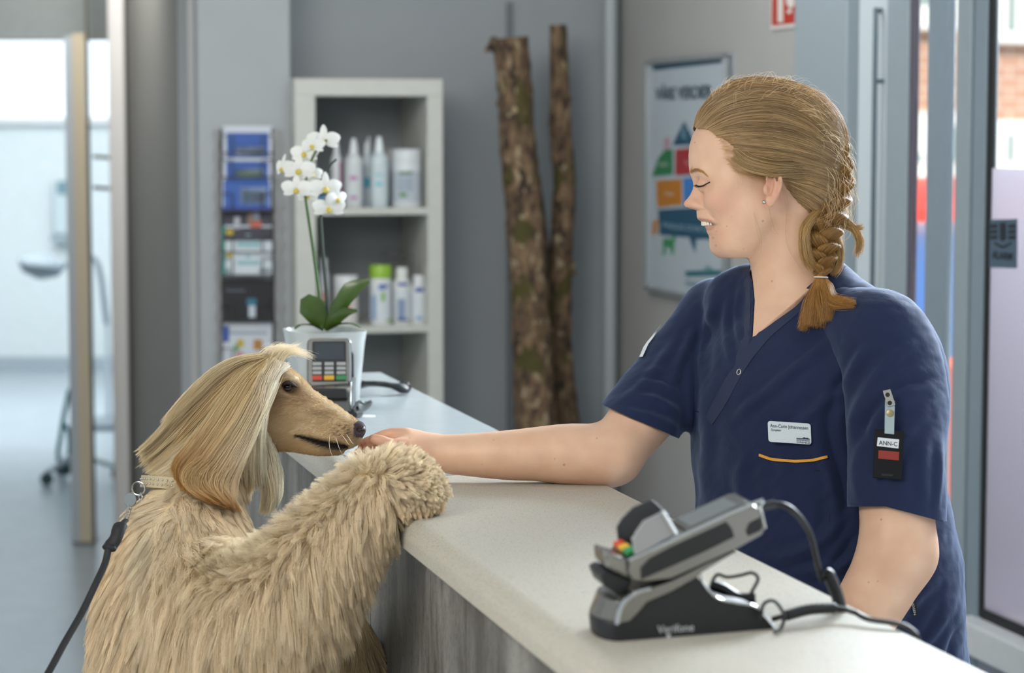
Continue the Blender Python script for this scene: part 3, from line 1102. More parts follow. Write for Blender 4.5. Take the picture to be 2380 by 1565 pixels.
    def fing(pts, rs):
        S.chain([C3(*p) for p in pts], [r * q for r in rs], 0.007)
    fing([(942, 1012, 3.165), (908, 1010, 3.170), (876, 1019, 3.172), (852, 1030, 3.170)], [16, 14.5, 12.5, 10.5])
    fing([(938, 1022, 3.182), (895, 1020, 3.190), (858, 1026, 3.192), (842, 1034, 3.188)], [15.5, 14, 12, 10])
    fing([(938, 1042, 3.190), (890, 1042, 3.196), (852, 1046, 3.196), (832, 1052, 3.192)], [15, 13.5, 11.5, 9.5])
    fing([(945, 1058, 3.188), (905, 1064, 3.190), (875, 1068, 3.190), (852, 1070, 3.188)], [13.5, 12, 10.5, 9])
    S.chain([C3(*p) for p in [(1004, 1056, 3.160), (965, 1048, 3.146), (930, 1038, 3.140)]], [20 * q, 19 * q, 15 * q], 0.020)
    fing([(945, 1043, 3.142), (905, 1032, 3.134), (884, 1025, 3.132), (868, 1020, 3.133)], [16.5, 13.5, 13.5, 10.5])
    # near hand behind the counter
    S.ell(C3(1850, 1690, 3.015), (0.030, 0.042, 0.018), 0.014)
    for k, (x, y) in enumerate([(1815, 1790), (1832, 1806), (1852, 1808), (1872, 1795)]):
        b = C3(1833 + 14 * k, 1720, 3.0 + 0.006 * k)
        S.chain([b, C3((x + 1833 + 14 * k) / 2 - 4, 1760, 2.995 + 0.006 * k), C3(x - 6, y, 3.01 + 0.006 * k)], [0.0095, 0.009, 0.0075], 0.006)
    S.chain([C3(1862, 1660, 2.99), C3(1830, 1700, 2.975), C3(1812, 1735, 2.975)], [0.013, 0.011, 0.009], 0.008)
    return S, AX, shN, shF


def warp_profile(v, prof, y0, y1, depth_mid, reach=0.055, band=0.05):
    """slide the front of the face so that its outline follows the measured profile"""
    px = to_px(to_world(v))
    P = np.array(prof)
    ys = np.arange(y0, y1, 1.0)
    tgt = np.interp(ys, P[:, 1], P[:, 0])
    near = (np.abs(v[:, 2] - depth_mid) < 0.04) & (px[:, 0] < 1760)
    cur = np.full(len(ys), np.nan)
    for i, y in enumerate(ys):
        m = near & (np.abs(px[:, 1] - y) < 1.6)
        if m.any():
            cur[i] = px[m, 0].min()
    ok = ~np.isnan(cur)
    dl = np.interp(ys, ys[ok], (tgt - cur)[ok])
    dl = np.clip(dl, -14, 14)
    w = np.interp(px[:, 1], [y0, y0 + 18, y1 - 34, y1 - 14], [0, 1, 1, 0], 0, 0)
    d = np.interp(px[:, 1], ys, dl) * w
    front = np.interp(px[:, 1], ys, np.interp(ys, ys[ok], cur[ok]))
    t = np.clip(1 - (px[:, 0] - front) * PS / reach, 0, 1)
    zc = np.clip(1 - np.abs(v[:, 2] - depth_mid) / band, 0, 1)
    v = v.copy()
    v[:, 0] += d * PS * (t * t * (3 - 2 * t)) * (zc * zc * (3 - 2 * zc)) 
    return v


def paint_skin(v, n):
    px = to_px(to_world(v))
    x, y = px[:, 0], px[:, 1]
    N = len(v)
    base = np.array(srgb('dfb79b')[:3])
    c = np.tile(base, (N, 1))
    def blend(col, w):
        nonlocal c
        w = np.clip(w, 0, 1)[:, None]
        c = c * (1 - w) + np.array(srgb(col)[:3]) * w
    g = lambda cx, cy, rx, ry: np.exp(-(((x - cx) / rx) ** 2 + ((y - cy) / ry) ** 2))
    head = (y < 640) & (x > 1560) & (x < 1990)
    blend('d79a84', 0.50 * g(1672, 468, 42, 32) * head)                 # cheek
    blend('d4937c', 0.50 * g(1597, 474, 16, 14) * head)
    blend('d08f78', 0.55 * g(1800, 440, 26, 50) * (x > 1770) * head)
    blend('c8846c', 0.30 * g(1668, 552, 22, 26) * head)
    # lips
    up = np.exp(-((y - np.interp(x, [1618, 1630, 1645, 1660], [508, 511, 513.5, 517])) / 4.2) ** 2) * np.interp(x, [1616, 1622, 1652, 1662], [0.8, 1, 0.9, 0], 1, 0)
    lo = np.exp(-((y - np.interp(x, [1640, 1652, 1664], [533, 532, 526])) / 4.6) ** 2) * np.interp(x, [1636, 1642, 1655, 1664], [0.7, 1, 0.8, 0], 1, 0)
    blend('b87468', 0.85 * up * head)
    blend('c07c6c', 0.75 * lo * head)
    blend('4a241f', 0.95 * g(1652, 521.5, 12, 3.6) * head)
    # lids
    blend('c9937c', 0.45 * g(1636, 426, 20, 12) * head)
    # hands
    hand = x < 1040
    blend('c98e72', 0.60 * np.interp(x, [850, 900, 1000], [1, 0.7, 0.0]) * hand)
    blend('a8614c', 0.55 * (g(838, 1032, 18, 16) + g(828, 1052, 16, 14)) * hand)
    # small moles
    for mx, my, r, st in [(1773, 514, 1.9, .9), (1794, 654, 1.7, .9), (1689, 526, 1.4, .6), (1728, 579, 1.7, .35), (1664, 571, 2.6, .35), (1665, 537, 1.8, .3), (1311, 1081, 2.2, .8), (1289, 1067, 1.6, .6), (1387, 1019, 1.7, .6),
                          (1120, 1080, 1.5, .5), (953, 1018, 1.8, .6), (2048, 1208, 2.0, .9), (1147, 1023, 1.6, .5), (1615, 331, 1.5, .6), (2019, 1354, 1.6, .8), (2040, 1352, 1.4, .7), (1657, 553, 2.6, .4), (1700, 505, 1.6, .3)]:
        blend('7a4632', st * g(mx, my, r, r))
    return c


def skin_mat():
    m = mat('skin', 'deb295', 0.48, sss=0.12, sssr=(0.012, 0.005, 0.003), spec=0.45)
    nt = m.node_tree
    b = nt.nodes['Principled BSDF']
    a = nt.nodes.new('ShaderNodeAttribute')
    a.attribute_name = 'tone'
    n = nt.nodes.new('ShaderNodeTexNoise')
    n.inputs['Scale'].default_value = 160
    n.inputs['Detail'].default_value = 4
    tc = nt.nodes.new('ShaderNodeTexCoord')
    nt.links.new(tc.outputs['Object'], n.inputs[0])
    n3 = nt.nodes.new('ShaderNodeTexNoise')
    n3.inputs['Scale'].default_value = 28
    n3.inputs['Detail'].default_value = 3
    nt.links.new(tc.outputs['Object'], n3.inputs[0])
    r = nt.nodes.new('ShaderNodeValToRGB')
    r.color_ramp.elements[0].position, r.color_ramp.elements[1].position = 0.30, 0.62
    r.color_ramp.elements[0].color = (0.86, 0.76, 0.72, 1)
    r.color_ramp.elements[1].color = (1.03, 1.02, 1.0, 1)
    nt.links.new(n3.outputs[0], r.inputs[0])
    mx = nt.nodes.new('ShaderNodeMixRGB')
    mx.blend_type = 'MULTIPLY'
    mx.inputs[0].default_value = 0.55
    nt.links.new(a.outputs['Color'], mx.inputs[1])
    nt.links.new(r.outputs[0], mx.inputs[2])
    nt.links.new(mx.outputs[0], b.inputs['Base Color'])
    v = nt.nodes.new('ShaderNodeTexNoise')
    v.inputs['Scale'].default_value = 900
    v.inputs['Detail'].default_value = 2
    nt.links.new(tc.outputs['Object'], v.inputs[0])
    bp = nt.nodes.new('ShaderNodeBump')
    bp.inputs['Strength'].default_value = 0.10
    bp.inputs['Distance'].default_value = 0.0008
    nt.links.new(v.outputs[0], bp.inputs['Height'])
    nt.links.new(bp.outputs[0], b.inputs['Normal'])
    return m


PERSON = {}
BODY_H = 0.0014


def build_person():
    S, AX, shN, shF = person_solid()
    v, q = S.mesh(BODY_H)
    v = warp_profile(v, PROFILE, 270, 598, HD)
    q = flip_out(v, q)
    T, N = shirt_solids(AX)
    v = tuck_skin(v, vnormals(v, q), T, N)
    PERSON.update(T=T, N=N)
    vw = to_world(v)
    base = np.array([*to_world(C3(1890, 1400, 3.18))[:2], 0.0])
    pr = thing('person', tuple(base), 'woman with blond braid in navy short sleeved scrubs reaching over the counter', 'person')
    body = mesh_obj('body', vw, q, skin_mat(), pr, attrs={'tone': paint_skin(v, None)})
    PERSON.update(root=pr, S=S, AX=AX, shN=shN, shF=shF, bvh=bvh_of(vw, q), v=v, q=q)
# ================================================================ HER CLOTHES
def seg_dist(x, y, line):
    D = np.full(len(x), 1e9)
    T = np.zeros(len(x))
    L = np.asarray(line, float)
    n = len(L) - 1
    for i in range(n):
        a, b = L[i], L[i + 1]
        ab = b - a
        t = np.clip(((x - a[0]) * ab[0] + (y - a[1]) * ab[1]) / (ab @ ab + 1e-9), 0, 1)
        d = np.hypot(x - a[0] - t * ab[0], y - a[1] - t * ab[1])
        m = d < D
        D[m], T[m] = d[m], (i + t[m]) / n
    return D, T


def folds(v, q, lines, limit=None):
    """push soft cloth folds into a surface: lines = (pixel polyline, height mm, width px)"""
    nr = vnormals(v, q)
    px = to_px(to_world(v))
    view = v / np.linalg.norm(v, axis=1)[:, None]
    face = np.clip(-(nr * view).sum(1) * 2.0 + 0.3, 0, 1)
    disp = np.zeros(len(v))
    for line, amp, w in lines:
        c = catmull([(a, b, 0) for a, b in line], 5)[:, :2] if len(line) > 2 else np.array(line, float)
        lo, hi = c.min(0) - 4 * w, c.max(0) + 4 * w
        m = np.where((px[:, 0] > lo[0]) & (px[:, 0] < hi[0]) & (px[:, 1] > lo[1]) & (px[:, 1] < hi[1]) & (face > 0))[0]
        if not len(m):
            continue
        D, T = seg_dist(px[m, 0], px[m, 1], c)
        e = np.clip(np.minimum(T, 1 - T) * 4 + 0.15, 0, 1)
        disp[m] += amp * 0.001 * e * (np.exp(-(D / w) ** 2) - 0.45 * np.exp(-((D - 1.9 * w) / (1.1 * w)) ** 2))
    disp *= face
    return v + nr * disp[:, None], nr


def wob(P, f, seed=0, octv=3):
    """cheap smooth pseudo noise"""
    r = np.random.default_rng(seed)
    out = np.zeros(len(P))
    for o in range(octv):
        for _ in range(4):
            k = r.normal(size=3) * f * (1.9 ** o)
            out += np.sin(P @ k + r.uniform(0, 6.28)) / (4 * 1.7 ** o)
    return out


def fabric_mat():
    m = mat('navy_cotton', '131f40', 0.8, sheen=0.30, spec=0.3)
    nt = m.node_tree
    b = nt.nodes['Principled BSDF']
    b.inputs['Sheen Roughness'].default_value = 0.5
    b.inputs['Sheen Tint'].default_value = (0.55, 0.7, 1, 1)
    tc = nt.nodes.new('ShaderNodeTexCoord')
    n = nt.nodes.new('ShaderNodeTexNoise')
    n.inputs['Scale'].default_value = 1400
    n.inputs['Detail'].default_value = 2
    nt.links.new(tc.outputs['Object'], n.inputs[0])
    n2 = nt.nodes.new('ShaderNodeTexNoise')
    n2.inputs['Scale'].default_value = 16
    n2.inputs['Detail'].default_value = 4
    n2.inputs['Distortion'].default_value = 0.6
    nt.links.new(tc.outputs['Object'], n2.inputs[0])
    b1 = nt.nodes.new('ShaderNodeBump')
    b1.inputs['Strength'].default_value = 0.25
    b1.inputs['Distance'].default_value = 0.0006
    nt.links.new(n.outputs[0], b1.inputs['Height'])
    b2 = nt.nodes.new('ShaderNodeBump')
    b2.inputs['Strength'].default_value = 0.5
    b2.inputs['Distance'].default_value = 0.006
    nt.links.new(n2.outputs[0], b2.inputs['Height'])
    nt.links.new(b1.outputs[0], b2.inputs['Normal'])
    nt.links.new(b2.outputs[0], b.inputs['Normal'])
    return m


NECK = [(1741, 560), (1743, 612), (1750, 655), (1754, 700), (1749, 787), (1795, 745), (1850, 700), (1905, 652), (1948, 606), (1950, 560)]


def inpoly(x, y, poly):
    c = np.zeros(len(x), bool)
    n = len(poly)
    for i in range(n):
        (x1, y1), (x2, y2) = poly[i], poly[(i + 1) % n]
        m = ((y1 > y) != (y2 > y)) & (x < (x2 - x1) * (y - y1) / (y2 - y1 + 1e-12) + x1)
        c ^= m
    return c


def shirt_solids(AX):
    s = PS
    T = Solid()
    T.ell(C3(1884, 925, 3.215), (0.172, 0.150, 0.122), 0.03, AX)
    T.ell(C3(1846, 905, 3.15), (0.142, 0.105, 0.080), 0.05, AX)
    T.ell(C3(1893, 1110, 3.205), (0.176, 0.22, 0.138), 0.06, AX)
    T.ell(C3(1932, 1400, 3.20), (0.190, 0.22, 0.150), 0.06, AX)
    T.ell(C3(1935, 1590, 3.22), (0.195, 0.12, 0.150), 0.05, AX)
    T.cone(hp(1912, 660, 6), C3(2045, 792, 3.045), 62 * s, 88 * s, 0.03)
    T.cone(hp(1830, 676, 20), C3(1664, 732, 3.30), 66 * s, 76 * s, 0.03)
    T.cone(hp(1800, 668, 70), hp(1712, 700, 120), 60 * s, 72 * s, 0.03)
    T.cone(hp(1857, 700, 8), hp(1866, 800, 8), 104 * s, 128 * s, 0.03)
    T.chain([C3(1668, 736, 3.30), C3(1585, 850, 3.265), C3(1486, 985, 3.205), C3(1440, 1045, 3.18)], [0.050, 0.0535, 0.0545, 0.054], 0.02)
    T.ell(C3(2095, 900, 3.14), (0.058, 0.11, 0.085), 0.04)                    # cloth hanging off the shoulder blade
    N = Solid()
    N.chain([C3(2046, 786, 3.045), C3(2072, 900, 3.02), C3(2082, 1040, 3.0), C3(2085, 1190, 2.99), C3(2085, 1290, 2.985)], [0.054, 0.059, 0.0605, 0.061, 0.061], 0.03)
    N.cone(C3(1975, 745, 3.09), C3(2046, 786, 3.045), 0.046, 0.054, 0.03)
    N.ell(C3(2105, 940, 3.04), (0.050, 0.10, 0.05), 0.03)
    return T, N


def poly_sd(x, y, poly):                  # + inside
    d, _ = seg_dist(x, y, list(poly) + [poly[0]])
    return np.where(inpoly(x, y, poly), d, -d)


def clip_mesh(v, q, g):
    """keep the part of the surface where g <= 0, cut cleanly"""
    t = np.vstack([q[:, [0, 1, 2]], q[:, [0, 2, 3]]]) if q.shape[1] == 4 else q
    s = g[t] > 0
    n = s.sum(1)
    out = [t[n == 0]]
    nv, cache = [], {}
    def cutp(a, b):
        key = (min(a, b), max(a, b))
        if key not in cache:
            u = g[a] / (g[a] - g[b] + 1e-15)
            cache[key] = len(v) + len(nv)
            nv.append(v[a] + (v[b] - v[a]) * u)
        return cache[key]
    add = []
    for tri, sg in zip(t[(n == 1) | (n == 2)], s[(n == 1) | (n == 2)]):
        if sg.sum() == 1:
            k = int(np.where(sg)[0][0])
            o, a, b = tri[k], tri[(k + 1) % 3], tri[(k + 2) % 3]
            p, r = cutp(o, a), cutp(o, b)
            add += [(p, a, b), (p, b, r)]
        else:
            k = int(np.where(~sg)[0][0])
            o, a, b = tri[k], tri[(k + 1) % 3], tri[(k + 2) % 3]
            add.append((o, cutp(o, a), cutp(o, b)))
    if add:
        out.append(np.array(add))
        v = np.vstack([v, np.array(nv)])
    t = np.vstack(out).astype(int)
    a, b, _ = drop_loose(v, t)
    return a, b


def far_hem(px):
    return (px[:, 0] - 1490) * -0.40 + (px[:, 1] - 981) * 0.916


def near_hem(px):
    return px[:, 1] - 1181 - 32 * np.clip((px[:, 0] - 2070) / 120, -0.1, 1)


def tuck_skin(v, n, T, N):
    """draw the covered skin back under the garment"""
    px = to_px(to_world(v))
    d = np.minimum(T.eval(v), N.eval(v))
    far_arm = (px[:, 0] < 1590) & (px[:, 1] > 780)
    near_arm = (px[:, 0] > 1900) & (px[:, 1] > 1100)
    cov = np.ones(len(v))
    cov[px[:, 1] < 560] = 0
    cov = np.where(far_arm, np.clip((-far_hem(px) + 4) / 12, 0, 1), cov)
    cov = np.where(near_arm & (N.eval(v) < T.eval(v) + 0.02), np.clip((-near_hem(px) + 4) / 12, 0, 1), cov)
    nk = poly_sd(px[:, 0], px[:, 1], NECK)
    cov = np.where(v[:, 2] < HD + 0.03, cov * np.clip(-nk / 8, 0, 1), cov)
    cov *= np.clip((px[:, 1] - 600) / 25, 0, 1)
    return v - n * (np.clip(d + 0.007, 0, 0.03) * cov)[:, None]



def solidify(o, t):
    md = o.modifiers.new('cloth', 'SOLIDIFY')
    md.thickness, md.offset = t, -1
    return o


def build_clothes():
    pr, AX = PERSON['root'], PERSON['AX']
    m = fabric_mat()
    s = PS
    T, N = PERSON['T'], PERSON['N']
    v, q = T.mesh(0.0026)
    P = to_world(v)
    px = to_px(P)
    q = flip_out(v, q)
    FL = [
        # chest pull towards the raised arm
        ([(1960, 770), (1860, 850), (1760, 930), (1690, 990)], 3.0, 11), ([(1990, 880), (1900, 950), (1830, 1010)], 3.5, 12),
        ([(1700, 680), (1690, 760), (1700, 850)], 3.2, 9), ([(1660, 690), (1640, 780), (1625, 900)], 4.0, 10), ([(1725, 660), (1712, 730), (1722, 800)], 2.4, 8),
        ([(1605, 830), (1600, 950), (1602, 1100), (1600, 1200)], 4.5, 10), ([(1650, 980), (1640, 1080), (1650, 1180)], 3.0, 13),
        ([(1740, 1040), (1720, 1120), (1740, 1180)], 3.0, 14), ([(1930, 940), (1925, 1010), (1950, 1100), (1968, 1180)], -6.0, 14),
        ([(1985, 860), (1950, 900), (1925, 950)], -4.0, 12), ([(1890, 1040), (1930, 1100), (1940, 1180), (1930, 1260)], 3.5, 14),
        ([(1965, 1200), (1920, 1250), (1850, 1290), (1780, 1300)], 4.5, 14), ([(2010, 1290), (1940, 1320), (1850, 1330)], 4.0, 12), ([(1990, 1240), (1950, 1300), (1900, 1370)], -4.0, 10),
        ([(1560, 800), (1510, 880), (1440, 940)], 2.5, 9), ([(1575, 960), (1520, 930), (1460, 925)], 3.2, 9), ([(1572, 900), (1530, 880), (1495, 885)], -3.0, 8),
        ([(1575, 1000), (1525, 975), (1450, 955)], 2.4, 8), ([(1620, 760), (1585, 830), (1560, 900)], 3.0, 9),
        ([(2190, 1000), (2150, 1080), (2165, 1180)], 4.0, 12), ([(2185, 1340), (2120, 1400), (2060, 1470)], 5.0, 13), ([(2215, 1400), (2160, 1480), (2110, 1520)], 4.0, 11),
        ([(2235, 1450), (2210, 1500), (2200, 1540)], -4.0, 9), ([(1820, 1040), (1822, 1120), (1815, 1200)], 2.0, 16)]
    v, nr = folds(v, q, FL)
    v = v + nr * (0.0016 * wob(v, 26, 3) + 0.0007 * wob(v, 80, 4))[:, None]
    P = to_world(v)
    px = to_px(P)
    g = np.where(px[:, 0] < 1590, far_hem(px), -50)
    nk = poly_sd(px[:, 0], px[:, 1], NECK)
    g = np.maximum(g, np.where(v[:, 2] < HD + 0.005, nk, -50))
    rc = (0.0565 - np.hypot(v[:, 0] - hp(1845, 0)[0], v[:, 2] - HD - 0.012)) / PS
    g = np.maximum(g, np.minimum(rc, 690 - px[:, 1]))
    g = np.maximum(g, (0.84 - P[:, 2]) / PS)
    vt, qt = clip_mesh(v, q, g)
    # near sleeve
    vn, qn = N.mesh(0.0024)
    qn = flip_out(vn, qn)
    pn = to_px(to_world(vn))
    FN = [([(2140, 790), (2060, 850), (2000, 940), (1975, 1040)], 4.0, 13), ([(2170, 880), (2090, 900), (2020, 970), (1990, 1050)], -4.0, 12), ([(2180, 930), (2110, 1000), (2060, 1090), (2040, 1150)], 3.2, 13),
          ([(2020, 800), (1985, 860), (1950, 930)], 4.0, 11), ([(2150, 1010), (2140, 1090), (2150, 1170)], 2.5, 12), ([(2010, 1000), (1990, 1080), (2000, 1170)], 2.5, 11), ([(2185, 1020), (2180, 1110), (2172, 1190)], 2.8, 8)]
    vn, nn = folds(vn, qn, FN)
    vn = vn + nn * (0.0014 * wob(vn, 30, 9) + 0.0006 * wob(vn, 90, 10))[:, None]
    pn = to_px(to_world(vn))
    g = near_hem(pn)
    vn, qn = clip_mesh(vn, qn, g)
    vv = np.vstack([vt, vn])
    qq = np.vstack([qt, qn + len(vt)])
    W_ = to_world(vv)
    shirt = mesh_obj('shirt', W_, qq, m, pr)
    solidify(shirt, 0.0016)
    bv = bvh_of(W_, qq)
    PERSON['shirt'], PERSON['sbvh'] = shirt, bv
    md = mat('navy_seam', '080d1e', 0.9)
    mh = mat('navy_band', '152245', 0.78, sheen=0.2)
    # neck band: two raised strips along the opening, crossing below the V
    def strip(name, line, w, mm, lift=0.0008, th=0.0011, n=14):
        p, nrm = proj_line(bv, line, n, lift)
        if len(p) < 3:
            return None
        for _ in range(6):
            p[1:-1] = (p[:-2] + 2 * p[1:-1] + p[2:]) / 4
            nrm[1:-1] = (nrm[:-2] + 2 * nrm[1:-1] + nrm[2:]) / 4
        return ribbon(p, nrm, w, th).make(name, mm, shirt, smooth=False)
    strip('neck_band', [(1734, 625), (1741, 690), (1738, 760), (1728, 815), (1700, 880), (1672, 935), (1650, 978)], [0.010, 0.013, 0.016, 0.018, 0.018, 0.018], mh)
    strip('neck_band', [(1953, 618), (1905, 663), (1850, 715), (1795, 765), (1757, 806), (1720, 860), (1690, 915), (1655, 972)], [0.014, 0.017, 0.019, 0.020, 0.020, 0.020, 0.018], mh, lift=0.0018)
    for ln in ([(1969, 640), (1915, 684), (1862, 735), (1805, 785), (1772, 820), (1728, 880), (1690, 940), (1655, 976)],
               [(1722, 640), (1728, 700), (1722, 760), (1712, 815)], [(1615, 955), (1700, 980), (1760, 1003), (1792, 1010)],
               [(1600, 820), (1580, 880), (1578, 960), (1580, 1040)], [(1605, 672), (1600, 700), (1594, 760), (1590, 850)], [(1985, 700), (2000, 745), (2010, 780)],
               [(1962, 812), (2010, 788), (2080, 776), (2130, 780), (2160, 815)], [(1968, 1150), (2060, 1150), (2140, 1160), (2188, 1178)], [(1420, 925), (1470, 962), (1530, 982), (1572, 988)],
               [(1762, 1062), (1764, 1140), (1770, 1215), (1800, 1238), (1860, 1250), (1930, 1247)], [(1924, 1030), (1928, 1120), (1931, 1247)], [(1772, 1022), (1830, 1034), (1924, 1030)], [(1768, 1092), (1840, 1098), (1924, 1092)]):
        strip('seam', ln, 0.0013, md, lift=0.0010, th=0.0004, n=30)
    strip('pocket_trim', [(1767, 1057), (1800, 1067), (1850, 1071), (1890, 1068), (1920, 1063)], 0.0034, mat('orange_piping', 'e2a03c', 0.6), lift=0.0022, th=0.0014, n=20)
    h, nrm = proj(bv, 1721, 866, 0.0030)
    MB().add(*ring_mesh(h, nrm, 0.0036, 0.0007)).make('snap_button', mat('snap_metal', 'e0d6cd', 0.3, 0.8), shirt, smooth=True)
    h, nrm = proj(bv, 1721, 866, 0.0022)
    MB().lathe(h, [(0.0034, 0), (0.0034, 0.0008), (0.002, 0.001)], nrm, 16).make('snap_button', mh, shirt, smooth=True)
    # white print on the far sleeve
    star = [(1533, 762), (1524, 790), (1512, 806), (1498, 836), (1491, 836), (1500, 812), (1506, 800), (1514, 786), (1508, 780), (1522, 774), (1527, 760)]
    def hitx(x, y):
        for dx in range(0, 40, 2):
            h = proj(bv, x + dx, y, 0.005)[0]
            if h is not None:
                return h
    pp = [hitx(x, y) for x, y in star]
    if all(p is not None for p in pp):
        MB().prism(pp, np.array(pp).mean(0) * 0 - FWD * 0.0008).make('sleeve_print', mat('white_print', 'e8ecf0', 0.6), shirt)
    # woven side label
    h, n_ = proj(bv, 2118, 1395, 0.001)
    # trousers, in upright world axes
    hip = to_world(C3(1935, 1400, 3.20))
    e1 = to_world(C3(1935, 1400, 3.20) + AX[0]) - hip
    e3 = to_world(C3(1935, 1400, 3.20) + AX[2]) - hip
    e1[2] = 0; e3[2] = 0
    e1 /= np.linalg.norm(e1); e3 /= np.linalg.norm(e3)
    H0 = np.array([hip[0], hip[1], 0])
    G = Solid()
    wc = lambda a, c, z: to_cam(H0 + e1 * a + e3 * c + np.array([0, 0, z]))
    G.cone(wc(-0.06, 0, 0.96), wc(0.06, 0, 0.96), 0.115, 0.115, 0.03)
    G.ell(wc(0, -0.03, 0.86), (0.18, 0.13, 0.13), 0.04, AX)
    for sg in (-1, 1):
        G.chain([wc(sg * 0.085, 0, 0.86), wc(sg * 0.095, 0.01, 0.5), wc(sg * 0.10, 0.0, 0.075)], [0.098, 0.072, 0.062], 0.03)
    vg, qg = G.mesh(0.005)
    qg = flip_out(vg, qg)
    vg = vg + vnormals(vg, qg) * (0.002 * wob(vg, 30, 12))[:, None]
    Wg = to_world(vg)
    kz = (Wg[:, 2] > 0.05) & (Wg[:, 2] < 1.0)
    Wg, qg, _ = drop_loose(Wg, qg[kz[qg].all(1)])
    tro = mesh_obj('trousers', Wg, qg, m, pr)
    ms = mat('shoe_white', 'd8d8d8', 0.5)
    for sg in (-1, 1):
        F_ = Solid()
        F_.cone(wc(sg * 0.10, -0.04, 0.05), wc(sg * 0.105, 0.13, 0.035), 0.042, 0.034, 0.02)
        F_.cone(wc(sg * 0.10, -0.03, 0.05), wc(sg * 0.10, -0.03, 0.10), 0.042, 0.036, 0.02)
        a, b = F_.mesh(0.005)
        w_ = to_world(a)
        w_[:, 2] = np.maximum(w_[:, 2], 0.001)
        mesh_obj('shoe', w_, flip_out(a, b), ms, pr)


def ring_mesh(c, nrm, R_, r, n=20, k=8):
    nrm = nrm / np.linalg.norm(nrm)
    a = np.cross(nrm, [0.3, 0.9, 0.1]); a /= np.linalg.norm(a)
    b = np.cross(nrm, a)
    v, f = [], []
    for i in range(n):
        t = 2 * math.pi * i / n
        e = math.cos(t) * a + math.sin(t) * b
        for j in range(k):
            u = 2 * math.pi * j / k
            v.append(c + e * (R_ + r * math.cos(u)) + nrm * r * math.sin(u))
    for i in range(n):
        for j in range(k):
            f.append((i * k + j, ((i + 1) % n) * k + j, ((i + 1) % n) * k + (j + 1) % k, i * k + (j + 1) % k))
    return v, f
# ================================================================ HER HAIR
HAIRLINE = [(1623, 291), (1650, 297), (1668, 315), (1682, 345), (1694, 378), (1712, 400), (1742, 408), (1768, 403), (1790, 396), (1815, 402), (1832, 440), (1850, 478), (1868, 510), (1886, 560),
            (1990, 600), (2000, 100), (1560, 100), (1600, 240)]


